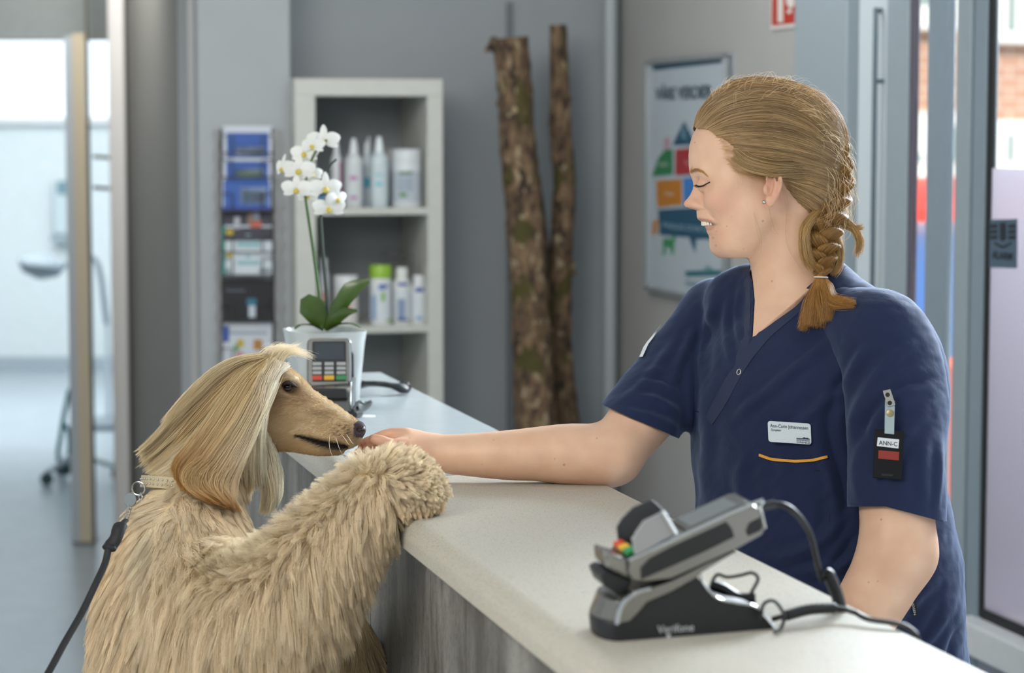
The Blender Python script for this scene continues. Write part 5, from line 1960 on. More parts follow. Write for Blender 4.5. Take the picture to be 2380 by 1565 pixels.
def dog_paint(v):
    px = to_px(to_world(v))
    x, y = px[:, 0], px[:, 1]
    c = np.tile(np.array(srgb('cdb893')[:3]), (len(v), 1))
    def blend(col, w):
        nonlocal c
        w = np.clip(w, 0, 1)[:, None]
        c = c * (1 - w) + np.array(srgb(col)[:3]) * w
    g = lambda cx, cy, rx, ry: np.exp(-(((x - cx) / rx) ** 2 + ((y - cy) / ry) ** 2))
    head = (x > 560) & (y < 1075) & (v[:, 2] > 3.02)
    blend('c9ae8a', 0.9 * head)
    blend('8f6f4e', 0.75 * g(700, 925, 26, 20) * head)
    blend('8f7050', 0.75 * g(745, 962, 34, 11) * head)
    blend('96775a', 0.6 * g(648, 925, 28, 28) * head)
    blend('e0cdab', 0.75 * g(700, 985, 55, 24) * head)
    blend('e6d8bb', 0.7 * np.exp(-((y - np.interp(x, [640, 700, 750, 830], [850, 885, 928, 982])) / 10) ** 2) * (x < 815) * head)
    blend('8d7256', 0.8 * g(812, 1008, 24, 20) * head)
    blend('6d5a4a', 0.75 * g(826, 1010, 14, 18) * head)
    blend('7d6247', 0.65 * g(778, 1052, 26, 10) * head)
    # dark lips
    ml = np.interp(x, [688, 720, 748, 780, 806], [1013, 1022, 1031, 1037, 1039])
    hw = np.interp(x, [684, 700, 745, 790, 812], [2, 5, 9, 9, 3], 0, 0)
    blend('1d1817', 1.6 * np.exp(-((y - ml) / (hw + 0.1)) ** 2) * (hw > 0) * head)
    # eye surround
    blend('3a2e26', 1.3 * np.exp(-((y - (899 - 0.10 * (x - 667))) / 6.5) ** 2) * np.exp(-((x - 670) / 19) ** 2) * head)
    blend('5b4a3c', 0.7 * g(684, 905, 13, 13) * head)
    blend('8a7258', 0.5 * g(668, 922, 20, 13) * head)
    nose = (np.hypot((x - 836) / 20, (y - 998) / 20) < 1) & (x > 822)
    blend('41363a', nose * 1.0)
    rng = np.random.default_rng(3)
    for _ in range(26):
        mx, my = 765 + rng.uniform(0, 52), 985 + rng.uniform(0, 34)
        if my < 0.62 * (mx - 690) + 905:
            continue
        blend('241c18', 0.8 * g(mx, my, 1.7, 1.5) * head)
    return c


def sample_surface(v, q, N, rng, w=None):
    t = np.vstack([q[:, [0, 1, 2]], q[:, [0, 2, 3]]])
    a, b, c = v[t[:, 0]], v[t[:, 1]], v[t[:, 2]]
    A = np.linalg.norm(np.cross(b - a, c - a), axis=1)
    if w is not None:
        A = A * w[t].mean(1)
    idx = np.searchsorted(np.cumsum(A) / A.sum(), rng.uniform(0, 1, N))
    idx = np.clip(idx, 0, len(t) - 1)
    r1, r2 = rng.uniform(0, 1, N), rng.uniform(0, 1, N)
    m = r1 + r2 > 1
    r1[m], r2[m] = 1 - r1[m], 1 - r2[m]
    return t[idx], np.stack([1 - r1 - r2, r1, r2], 1)


def clumped(P, NC, rng, amount, power=1.0):
    """gather strands (n, k, 3) into locks"""
    n, k, _ = P.shape
    NC = max(4, min(NC, n - 1))
    cid = rng.choice(n, NC, replace=False)
    kd = KDTree(NC)
    for i, c in enumerate(cid):
        kd.insert(P[c, 0], i)
    kd.balance()
    near = np.array([kd.find(p)[1] for p in P[:, 0]])
    G = P[cid][near]
    t = np.linspace(0, 1, k)[None, :, None] ** power
    amt = (amount * rng.uniform(0.6, 1.15, NC))[near][:, None, None]
    return P * (1 - np.clip(amt * t, 0, 0.96)) + G * np.clip(amt * t, 0, 0.96), near


def build_dog():
    rng = np.random.default_rng(21)
    parts = dog_solids()
    Hd, Nk, Tr, Lg, Pw, Fl = parts
    S = Solid()
    for p_ in (Tr, Nk, Lg, Fl, Hd, Pw):
        S.p += p_.p
    v, q = S.mesh(DOG_H)
    q = flip_out(v, q)
    # follow the measured top line of the head
    px = to_px(to_world(v))
    P = np.array(TOPLINE)
    near = (np.abs(v[:, 2] - DD) < 0.03) & (px[:, 1] < 1010)
    xs = np.arange(640, 842, 2.0)
    cur = np.array([px[near & (np.abs(px[:, 0] - x) < 3), 1].min() if (near & (np.abs(px[:, 0] - x) < 3)).any() else np.nan for x in xs])
    ok = ~np.isnan(cur)
    dl = np.interp(xs, xs[ok], (np.interp(xs, P[:, 0], P[:, 1]) - cur)[ok])
    w = np.interp(px[:, 0], [636, 660, 820, 842], [0, 1, 1, 0], 0, 0)
    top = np.interp(px[:, 0], xs, np.interp(xs, xs[ok], cur[ok]))
    t = np.clip(1 - (px[:, 1] - top) * DS / 0.045, 0, 1)
    v[:, 1] -= np.interp(px[:, 0], xs, dl) * DS * w * t * t * (3 - 2 * t) * (v[:, 2] > 3.03)
    nr = vnormals(v, q)
    vw = to_world(v)
    base = to_world(C3(405, 2250, 3.04)) * [1, 1, 0]
    dog = thing('dog', tuple(base), 'cream long haired hound standing upright with one paw on the counter', 'dog')
    m = mat('dog_skin', 'cdb893', 0.75, spec=0.2)
    nt = m.node_tree
    a = nt.nodes.new('ShaderNodeAttribute'); a.attribute_name = 'tone'
    nt.links.new(a.outputs['Color'], nt.nodes['Principled BSDF'].inputs['Base Color'])
    mesh_obj('body', vw, q, m, dog, attrs={'tone': dog_paint(v)})
    bv = bvh_of(vw, q)
    # which part every vertex belongs to
    dist = np.stack([p_.eval(v) for p_ in parts], 1)
    lab = dist.argmin(1)                       # 0 head 1 neck 2 trunk 3 near leg 4 paw 5 far leg
    px = to_px(vw)
    hmt = hair_mat('dog_fur', 0.55, 0.3, trans=0.33)
    hface = hair_mat('dog_face_fur', 0.62, 0.25)
    down, right, away = np.array([0, -1.0, 0]), np.array([1.0, 0, 0]), np.array([0, 0, 1.0])
    cream, pale, gold, tan = (np.array(srgb(h)[:3]) for h in ('faf1e0', 'fdf8ee', 'c79a5b', 'e2cfae'))

    def tang(d, n):
        return d - n * (d * n).sum(1)[:, None]

    def unit(d):
        return d / (np.linalg.norm(d, axis=1)[:, None] + 1e-9)

    def grow(name, wv, N, K, fdir, flen, fcol, clump, nclump, sag=0.25, rad=0.00022, wave=0.0012, matl=None, tip=0.25, power=0.9, face=False):
        t, b = sample_surface(v, q, N, rng, wv)
        p = (v[t] * b[..., None]).sum(1)
        n = unit((nr[t] * b[..., None]).sum(1))
        pxx = to_px(to_world(p))
        d = unit(fdir(p, n, pxx))
        L = flen(p, n, pxx) * rng.uniform(0.72, 1.12, N)
        u = np.linspace(0, 1, K)
        side = unit(np.cross(d, n))
        ph, fr = rng.uniform(0, 6.28, N), rng.uniform(3, 7, N)
        P = p[:, None] + d[:, None] * (L[:, None] * u[None])[..., None] + down * (sag * L[:, None] * u[None] ** 2)[..., None]
        P = P + side[:, None] * ((np.sin(u[None] * fr[:, None] + ph[:, None]) - np.sin(ph)[:, None]) * wave * u[None])[..., None]
        P, cid = clumped(P, nclump, rng, clump, power)
        col = fcol(p, n, pxx) * (1 + rng.normal(0, 0.05, (N, 1))) * (1.0 if face else 0.92 + 0.12 * np.sin(cid * 12.9898)[:, None])
        return curves_obj(name, to_world(P), rad, matl or hmt, dog, np.clip(col, 0, 1), tip)

    def blendw(a, b, w):
        w = np.clip(w, 0, 1)[:, None]
        return a * (1 - w) + b * w

    # --- trunk and shoulder
    wv = ((lab == 2) | (lab == 1)).astype(float)
    seen = np.clip(1 - (px[:, 1] - 1650) / 500, 0.12, 1)
    wv = wv * seen * np.where(nr[:, 2] < 0.25, 1, 0.35)
    wv[(lab == 1) & (px[:, 1] < 1000)] *= 0.3
    wv[(px[:, 0] < 405) & (px[:, 1] > 1085) & (px[:, 1] < 1150)] = 0
    def dtrunk(p, n, x):
        fl = down * 1.0 + right * np.clip((x[:, 0:1] - 420) / 500, -0.35, 0.5) - away * 0.05
        fl = np.where((x[:, 1:2] < 1200) & (x[:, 0:1] < 420), down * 0.8 - right * 0.75, fl)
        return unit(tang(fl + rng.normal(0, 0.10, p.shape), n)) + n * 0.26
    ltrunk = lambda p, n, x: np.interp(x[:, 1], [1000, 1180, 1240, 1400, 1600, 3000], [0.034, 0.036, 0.046, 0.064, 0.066, 0.05])
    ctrunk = lambda p, n, x: blendw(np.tile(cream, (len(p), 1)), np.tile(tan, (len(p), 1)), 0.25 + 0.35 * (x[:, 0] < 330) + 0.2 * np.sin(x[:, 0] / 37 + x[:, 1] / 90))
    grow('coat', wv, 90000, 9, dtrunk, ltrunk, ctrunk, 0.78, 2500, 0.08, 0.00017, 0.0030)
    # --- near foreleg
    wv = ((lab == 3)).astype(float) * np.where(px[:, 0] < 470, 0.5, 1.3)
    def dleg(p, n, x):
        up = np.clip(n[:, 1:2], 0, 1)
        along = right * 0.35
        free = n * (0.38 + 0.65 * up) + down * (0.95 * (1 - up)) + along * (0.3 + 0.2 * up) + rng.normal(0, 0.10, p.shape)
        return free
    def lleg(p, n, x):
        return np.where(n[:, 1] > 0.3, np.interp(x[:, 0], [450, 650, 850], [0.050, 0.040, 0.030]), np.interp(x[:, 0], [450, 650, 780, 900], [0.070, 0.078, 0.068, 0.036]))
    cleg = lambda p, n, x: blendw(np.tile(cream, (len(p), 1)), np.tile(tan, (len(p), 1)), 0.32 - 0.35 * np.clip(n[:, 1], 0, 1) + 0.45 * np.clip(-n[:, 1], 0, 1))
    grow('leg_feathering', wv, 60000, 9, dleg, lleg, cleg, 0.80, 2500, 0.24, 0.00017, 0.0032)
    # --- paw
    wv = (lab == 4).astype(float)
    def dpaw(p, n, x):
        up = np.clip(n[:, 1:2], 0, 1)
        return n * (0.34 + 0.75 * up) + right * (0.40 + 0.1 * up) + down * 0.55 * (1 - up) + rng.normal(0, 0.09, p.shape)
    lpaw = lambda p, n, x: np.where(n[:, 1] > 0.2, np.interp(x[:, 0], [860, 940, 1000], [0.034, 0.030, 0.016]), np.interp(x[:, 0], [860, 960, 1010], [0.026, 0.019, 0.011]))
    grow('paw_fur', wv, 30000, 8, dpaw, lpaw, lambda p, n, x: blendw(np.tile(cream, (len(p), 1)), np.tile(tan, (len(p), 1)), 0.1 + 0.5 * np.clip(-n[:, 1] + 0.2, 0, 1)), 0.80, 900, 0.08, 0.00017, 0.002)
    # --- far leg
    wv = (lab == 5).astype(float)
    grow('far_leg_fur', wv, 12000, 7, lambda p, n, x: n * 0.4 + down * 0.9 + rng.normal(0, 0.1, p.shape), lambda p, n, x: np.full(len(p), 0.060), lambda p, n, x: np.tile(tan * 0.95, (len(p), 1)), 0.8, 420, 0.3, 0.00026, 0.002)
    # --- short hair of the face
    wv = ((lab == 0) & (px[:, 0] > 560)).astype(float) * (np.hypot((px[:, 0] - 836) / 20, (px[:, 1] - 998) / 20) > 1)
    ml = np.interp(px[:, 0], [688, 720, 748, 780, 806], [1013, 1022, 1031, 1037, 1039])
    wv *= ~((np.abs(px[:, 1] - ml) < 5) & (px[:, 0] > 695) & (px[:, 0] < 808))
    wv *= (np.hypot((px[:, 0] - 668) / 19, (px[:, 1] - 899) / 8) > 1)
    tone = dog_paint(v)
    def cface(p, n, x):
        return dog_paint(p)
    grow('face_fur', wv, 30000, 5, lambda p, n, x: tang(-right + down * 0.15 * np.ones((len(p), 1)) + (x[:, 1:2] > 1030) * down * 0.0, n) + n * 0.28 + rng.normal(0, 0.12, p.shape),
         lambda p, n, x: np.interp(x[:, 0], [590, 660, 820], [0.012, 0.0055, 0.0035]), cface, 0.25, 4000, 0.05, 0.00011, 0.0004, hface, 0.2, face=True)

    # --- combed curtains of hair, from measured guide lines
    def combed(name, G, lifts, N, cols, K=16, rad=0.0002, clump=0.75, nclump=None, fuzz=2.5, sub=1.0, endj=0.25, tipc=None):
        GG = np.array([np.array([np.interp(np.linspace(0, 1, K), np.linspace(0, 1, 8 * (len(g) - 1) + 1), catmull([(a, b, 0) for a, b in g], 8)[:, j]) for j in range(2)]).T for g in G])
        nG = len(GG)
        NT = nG * 7
        grid = np.zeros((NT, K, 3))
        last = None
        for a_, tt in enumerate(np.linspace(0, nG - 1, NT)):
            i = min(int(tt), nG - 2); f = tt - i
            row = GG[i] * (1 - f) + GG[i + 1] * f
            lf = np.interp(np.linspace(0, 1, K), np.linspace(0, 1, len(lifts)), lifts)
            zs = []
            for x, y in row:
                h, n = proj(bv, x, y)
                zs.append(to_cam(h)[2] if h is not None else np.nan)
            zs = np.array(zs)
            okz = ~np.isnan(zs)
            if not okz.any():
                zs[:] = DD - 0.02; okz[:] = True
            zs = np.interp(np.arange(K), np.arange(K)[okz], zs[okz])
            zs = np.minimum(zs, DD + 0.02)
            for _ in range(4):
                zs[1:-1] = (zs[:-2] + zs[1:-1] + zs[2:]) / 3
            for b_ in range(K):
                grid[a_, b_] = C3(row[b_, 0], row[b_, 1], zs[b_] - lf[b_])
        for _ in range(6):
            grid[1:-1] = (grid[:-2] + 2 * grid[1:-1] + grid[2:]) / 4
        u = np.linspace(0, 1, K)
        tt = rng.uniform(0, NT - 1.001, N)
        st, en = rng.uniform(0, 0.22, N), 1 - endj * rng.uniform(0, 1, N) ** 1.5
        uu = st[:, None] + (en - st)[:, None] * u[None]
        tb = np.clip(tt[:, None] + rng.normal(0, fuzz * 0.3, N)[:, None] * u[None], 0, NT - 1.001)
        i = tb.astype(int); f = (tb - i)[..., None]
        kx = np.clip(uu * (K - 1), 0, K - 1.001); j = kx.astype(int); g_ = (kx - j)[..., None]
        Pp = (grid[i, j] * (1 - g_) + grid[i, j + 1] * g_) * (1 - f) + (grid[i + 1, j] * (1 - g_) + grid[i + 1, j + 1] * g_) * f
        Pp = Pp + rng.normal(0, 1, (N, 1, 3)) * np.array([0.0016, 0.0016, 0.0045]) + (np.sin(u[None] * rng.uniform(3, 8, N)[:, None] + rng.uniform(0, 6, N)[:, None]) * 0.0015)[..., None] * np.array([1, 0.2, 0.5])
        Pp, cid = clumped(Pp, nclump or N // 22, rng, clump, 0.7)
        C = np.array([srgb(h)[:3] for h in cols])
        tc = tt / (NT - 1) * (len(C) - 1)
        i = np.minimum(tc.astype(int), len(C) - 2); f = (tc - i)[:, None]
        col = (C[i] * (1 - f) + C[i + 1] * f) * (1 + rng.normal(0, 0.06, (N, 1))) * (0.88 + 0.18 * np.sin(cid * 7.77)[:, None])
        if tipc:
            T_ = np.array([srgb(h)[:3] for h in tipc])
            T_ = (T_[i] * (1 - f) + T_[i + 1] * f) * (0.9 + 0.15 * np.sin(cid * 5.1)[:, None])
            w = np.clip((uu - 0.38) / 0.5, 0, 1)[..., None] ** 1.2
            col = col[:, None] * (1 - w) + T_[:, None] * w
        return curves_obj(name, to_world(Pp), rad, hmt, dog, np.clip(col, 0, 1), 0.2)
    # hair at the nape, flowing to the back
    combed('nape_hair', [[(560, 838), (480, 880), (410, 950), (360, 1010), (312, 1050)], [(575, 850), (500, 910), (430, 985), (375, 1040), (325, 1085)], [(590, 870), (520, 950), (455, 1030), (400, 1080), (345, 1112)], [(600, 890), (545, 985), (490, 1065), (440, 1110), (395, 1140)], [(610, 920), (570, 1030), (525, 1100), (490, 1150), (450, 1175)]],
           [0.006, 0.012, 0.012, 0.012, 0.012], 9000, ['e6dabc', 'e4d6b6', 'eae0c6', 'f0e8d4'])
    combed('nape_hair', [[(610, 826), (545, 836), (480, 872), (420, 930), (375, 985)], [(620, 830), (560, 846), (500, 890), (440, 950), (385, 1010)], [(630, 834), (575, 860), (515, 920), (455, 990), (400, 1050)]],
           [0.010, 0.022, 0.026, 0.020, 0.012], 6000, ['ece0c4', 'e4d4b2', 'dec9a2'])
    # ear curtain, golden at the ends
    combed('ear_hair', [[(622, 830), (560, 868), (500, 945), (440, 1030), (405, 1070), (398, 1105)], [(632, 832), (580, 880), (525, 965), (465, 1050), (425, 1100), (432, 1150)], [(642, 836), (600, 900), (555, 985), (500, 1065), (465, 1115), (480, 1165)],
                        [(650, 842), (615, 915), (575, 1000), (535, 1075), (510, 1125), (522, 1175)], [(655, 850), (628, 930), (595, 1010), (565, 1080), (548, 1130), (552, 1188)]],
           [0.010, 0.030, 0.040, 0.040, 0.034, 0.026], 14000, ['e2d2b0', 'dfcca6', 'e8dabc', 'f0e6d0', 'f8f2e4'], tipc=['bf9558', 'ba8e52', 'c8a26c', 'd8bc92', 'e6d4b4'], K=18, nclump=360, clump=0.80)
    combed('ear_hair', [[(470, 1060), (430, 1090), (425, 1120), (450, 1150), (480, 1165)], [(500, 1060), (455, 1095), (450, 1130), (490, 1160), (520, 1175)], [(530, 1060), (500, 1100), (495, 1130), (525, 1165), (555, 1190)], [(565, 1060), (545, 1100), (535, 1130), (545, 1165), (558, 1192)]],
           [0.038, 0.040, 0.036, 0.032, 0.026], 2400, ['d6bc90', 'd4ba8c', 'd8c098', 'dcc6a0'], tipc=['b58a50', 'b48850', 'b98f5a', 'c09a68'], nclump=120, clump=0.85)
    # pale fringe in front of the ear and under the cheek
    combed('cheek_hair', [[(630, 833), (600, 880), (580, 940), (570, 1010), (562, 1080), (566, 1140)], [(640, 835), (612, 880), (596, 940), (588, 1010), (584, 1080), (590, 1140)], [(648, 840), (626, 890), (610, 950), (602, 1020), (600, 1090), (606, 1150)], [(655, 846), (634, 900), (616, 960), (612, 1020), (612, 1090), (616, 1140)]],
           [0.012, 0.030, 0.034, 0.034, 0.030, 0.02], 8000, ['eadfc4', 'f2ead8', 'fbf6ea', 'fffcf4'], nclump=210, endj=0.6)
    combed('throat_hair', [[(596, 960), (600, 1020), (606, 1090), (612, 1150), (600, 1205)], [(608, 985), (618, 1040), (626, 1100), (632, 1150), (622, 1200)], [(618, 1010), (634, 1060), (644, 1110), (648, 1150), (636, 1195)], [(628, 1045), (646, 1080), (652, 1115), (650, 1150), (640, 1180)]],
           [0.010, 0.016, 0.018, 0.018, 0.016], 5200, ['efe6d0', 'f4eddc', 'f8f4ea', 'fbf8f0'], nclump=140)
    combed('forelock', [[(640, 836), (612, 848), (590, 875), (575, 915), (565, 960)], [(664, 846), (645, 858), (625, 885), (608, 915), (598, 955)], [(672, 852), (655, 862), (640, 885), (622, 915), (604, 950)]],
           [0.006, 0.016, 0.026, 0.032, 0.034], 3600, ['fdf8ec', 'fffaf0', 'fdf6ea'], nclump=90, endj=0.5)
    # upstanding tuft
    tf = []
    for _ in range(1100):
        c = rng.integers(0, 5)
        pts = [[(640, 838), (655, 818), (680, 808), (706, 800)], [(645, 838), (668, 816), (700, 820), (738, 836)], [(640, 836), (650, 815), (668, 812), (688, 836)], [(610, 830), (625, 815), (640, 812), (652, 822)], [(628, 832), (640, 812), (660, 806), (680, 822)]][c]
        j = rng.normal(0, 1, 2) * 6.5
        cc = catmull([(x + j[0] * (1 - k / 4), y + j[1] * (1 - k / 4), 0) for k, (x, y) in enumerate(pts)], 4)
        zz = DD - 0.01 + rng.normal(0, 0.010)
        e_ = rng.normal(0, 1, 2) * 7
        kk = rng.uniform(0.6, 1.0)
        tf.append([C3(x + e_[0] * (i / len(cc)) ** 2, y + e_[1] * (i / len(cc)) ** 2, zz) for i, (x, y, _) in enumerate(catmull(np.array(cc)[: max(4, int(len(cc) * kk))], 1))])
    tf = [np.array([[np.interp(t, np.linspace(0, 1, len(l)), np.array(l)[:, k]) for k in range(3)] for t in np.linspace(0, 1, 12)]) for l in tf]
    curves_obj('forelock_tuft', to_world(np.array(tf)), 0.00015, hmt, dog, np.tile(srgb('f1ead8')[:3], (len(tf), 1)), 0.15)
    # whiskers
    ws = [[(768, 1006), (765, 1030), (769, 1052), (776, 1066)], [(781, 1018), (785, 1032), (790, 1046), (795, 1056)], [(795, 1012), (803, 1022), (808, 1030), (813, 1036)], [(805, 1010), (812, 1020), (817, 1028), (823, 1034)], [(640, 1030), (632, 1050), (634, 1062), (640, 1075)]]
    wp = []
    for k, c in enumerate(ws):
        cc = catmull([(x, y, 0) for x, y in c], 5)
        h, n = proj(bv, cc[0][0], cc[0][1])
        z0 = to_cam(h)[2] if h is not None else DD - 0.02
        wp.append([C3(x, y, z0 - 0.012 * (i / len(cc))) for i, (x, y, _) in enumerate(cc)])
    curves_obj('whisker', to_world(np.array(wp)), 0.0003, hair_mat('whisker_hair', 0.3, 0.5), dog, np.tile(srgb('f4efe4')[:3], (len(wp), 1)), 0.2)
    # eyes, nose, claws
    me = mat('dog_eye', '120b07', 0.06, coat=1.0, col2='3a220f', scale=250)
    ml_ = mat('dog_eyelid', '231b17', 0.4)
    for mm, nm in ((lambda p: p, 1), (dmir, 2)):
        c = to_world(mm(dp(668, 899.5, -47)))
        MB().ball(c, 0.0068, 22).make('eye', me, dog, smooth=True)
    for ln, w_ in (([(651, 901), (660, 893), (671, 890), (681, 895), (690, 900)], [0.0008, 0.0022, 0.0030, 0.0024, 0.0010]), ([(652, 902), (661, 904.5), (672, 905), (682, 902)], [0.0006, 0.0016, 0.0018, 0.0008])):
        pts = [C3(x, y, DD - 0.0375 + 0.00009 * abs(x - 668) ** 1.2) for x, y, _ in catmull([(x, y, 0) for x, y in ln], 5)]
        MB().tube(to_world(pts), np.interp(np.linspace(0, 1, len(pts)), np.linspace(0, 1, len(w_)), w_), 8).make('eyelid', ml_, dog, smooth=True)
    ns = Solid()
    s = DS
    ns.ell(dp(834.5, 996), (16 * s, 15 * s, 16 * s), 0.004)
    ns.ell(dp(839, 1006), (8 * s, 9 * s, 10 * s), 0.003)
    for mm in (lambda p: p, dmir):
        ns.ell(mm(dp(838, 1001, -9)), (10 * s, 8.5 * s, 7 * s), 0.004)
        ns.chain([mm(dp(843, 1004, -13)), mm(dp(835, 1004, -18)), mm(dp(828, 995, -19))], [3.5 * s, 3.4 * s, 1.2 * s], 0.002, sub=True)
    a_, b_ = ns.mesh(0.0009)
    mesh_obj('nose', to_world(a_), flip_out(a_, b_), mat('dog_nose', '4b4045', 0.28, bump=0.5, bscale=1800, coat=0.3), dog)
    mc = mat('claw', '2c2622', 0.35)
    for z, x in ((-0.026, 1012), (-0.009, 1022), (0.010, 1018), (0.027, 1003)):
        MB().tube(to_world(catmull([C3(x, 1152, 2.90 + z), C3(x + 6, 1153, 2.90 + z), C3(x + 10, 1161, 2.90 + z)], 4)), [0.003] * 4 + [0.0028, 0.002, 0.0018, 0.001, 0.0006], 8).make('claw', mc, dog, smooth=True)
    DOG.update(bvh=bv, root=dog)


DOG = {}
DOG_H = 0.0024


def build_leash():
    bv = DOG['bvh']
    m_l = mat('tan_leather', 'b7a888', 0.6)
    m_s = mat('bright_steel', 'c8c4bd', 0.2, 1.0)
    m_b = mat('black_webbing', '17171a', 0.6)
    # collar: a tilted loop round the neck
    c0 = to_world(C3(440, 1131, 3.05))
    ax = RGT * 0.10 + UPV * 0.98 + FWD * 0.10
    ax /= np.linalg.norm(ax)
    e1 = np.cross(ax, FWD); e1 /= np.linalg.norm(e1)
    e2 = np.cross(ax, e1)
    col = thing('dog_collar', tuple(c0), 'tan leather dog collar with a double row of sparkling studs', 'collar')
    Rx, Ry = 0.060, 0.062
    n = 48
    v, f = [], []
    th = np.linspace(0, 2 * np.pi, n, endpoint=False)
    for k, (dr, dh) in enumerate([(0, -0.0075), (0.0025, -0.0075), (0.0025, 0.0075), (0, 0.0075)]):
        for t in th:
            v.append(c0 + e1 * (Rx + dr) * math.cos(t) + e2 * (Ry + dr) * math.sin(t) + ax * dh)
    for i in range(n):
        for k in range(4):
            l = (k + 1) % 4
            f.append((k * n + i, k * n + (i + 1) % n, l * n + (i + 1) % n, l * n + i))
    MB().add(v, f).make('strap', m_l, col, smooth=False)
    st = MB()
    for i in range(56):
        t = 2 * math.pi * i / 56
        for dh in (-0.003, 0.003):
            st.ball(c0 + e1 * (Rx + 0.0028) * math.cos(t) + e2 * (Ry + 0.0028) * math.sin(t) + ax * dh, 0.0014, 8)
    tag(st.make('studs', m_s, col, smooth=True), kind='stuff')
    left = to_world(C3(322, 1136, 3.01))
    MB().add(*ring_mesh(left, FWD * 0.9 + RGT * 0.2, 0.0085, 0.0011)).make('d_ring', m_s, col, smooth=True)
    MB().add(*ring_mesh(left + RGT * 0.003 - UPV * 0.012, FWD * 0.4 + RGT * 0.8, 0.006, 0.0011)).make('small_ring', m_s, col, smooth=True)
    tg = to_world(C3(303, 1162, 2.99))
    t_ = thing('dog_tag', tuple(tg), 'round grey metal dog tag hanging from the collar ring', 'dog tag')
    nn = -FWD * 0.9 - RGT * 0.3
    MB().lathe(tg, [(0.0085, 0), (0.009, 0.0004), (0.009, 0.0012), (0.0085, 0.0016)], nn, 28).make('disc', mat('dull_steel', '8f9698', 0.4, 0.8), t_, smooth=True)
    MB().add(*ring_mesh(tg + UPV * 0.010 + RGT * 0.003, RGT, 0.003, 0.0006)).make('split_ring', m_s, t_, smooth=True)
    # leash with snap hook
    ls = thing('dog_leash', tuple(to_world(C3(250, 1300, 2.9))), 'black leash running from the collar down out of view at lower left', 'leash')
    ch = catmull([C3(303, 1170, 3.0), C3(299, 1188, 2.96), C3(295, 1202, 2.925), C3(292, 1212, 2.90)], 4)
    links = MB()
    for i, p in enumerate(ch):
        links.add(*ring_mesh(to_world(p), FWD if i % 2 else RGT, 0.0028, 0.0007, 12, 6))
    links.make('chain', m_s, ls, smooth=True)
    MB().tube(to_world(catmull([C3(292, 1210, 2.90), C3(278, 1226, 2.88), C3(270, 1250, 2.87), C3(258, 1268, 2.865), C3(252, 1278, 2.86)], 5)), [0.004] * 4 + [0.009] * 4 + [0.0085] * 6 + [0.009] * 4 + [0.0095, 0.009, 0.006], 12, flat=0.6).make('handle_loop', m_b, ls, smooth=True)
    lp = catmull([C3(252, 1276, 2.862), C3(244, 1310, 2.85), C3(226, 1350, 2.83), C3(190, 1425, 2.80), C3(150, 1495, 2.76), C3(112, 1565, 2.72), C3(40, 1690, 2.66)], 8)
    w = to_world(lp)
    MB().tube(w, 0.0046, 10, flat=0.55).make('strap', m_b, ls, smooth=True)
# ================================================================ THINGS ON THE COUNTER, THE SHELF AND THE WALLS
def frame_of(o, ex, ey):                  # local axes on the counter: ex, ey, z
    o, ex, ey = (np.asarray(t, float) for t in (o, ex, ey))
    ex = ex / np.linalg.norm(ex); ey = ey / np.linalg.norm(ey)
    ez = np.cross(ex, ey)
    return lambda x, y, z: o + ex * x + ey * y + ez * z


def rrect(w, h, r, n=5):                  # rounded rectangle outline, centred
    out = []
    for cx, cy, a0 in ((w / 2 - r, h / 2 - r, 0), (-w / 2 + r, h / 2 - r, 90), (-w / 2 + r, -h / 2 + r, 180), (w / 2 - r, -h / 2 + r, 270)):
        for k in range(n):
            a = math.radians(a0 + 90 * k / (n - 1))
            out.append((cx + r * math.cos(a), cy + r * math.sin(a)))
    return out


def term_mats():
    return dict(sil=mat('silver_plastic', '8b8a86', 0.25, 0.85), dk=mat('black_plastic', '1a1d20', 0.45), scr=mat('grey_screen', '74787a', 0.2), rim=mat('chrome_edge', 'cfd3d6', 0.12, 1.0),
                red=mat('key_red', 'cf4326', 0.45), yel=mat('key_yellow', 'e0ad2c', 0.45), grn=mat('key_green', '2f8a50', 0.45), key=mat('key_grey', 'a9abab', 0.5), pl=mat('shield_grey', '9b9d9e', 0.32))


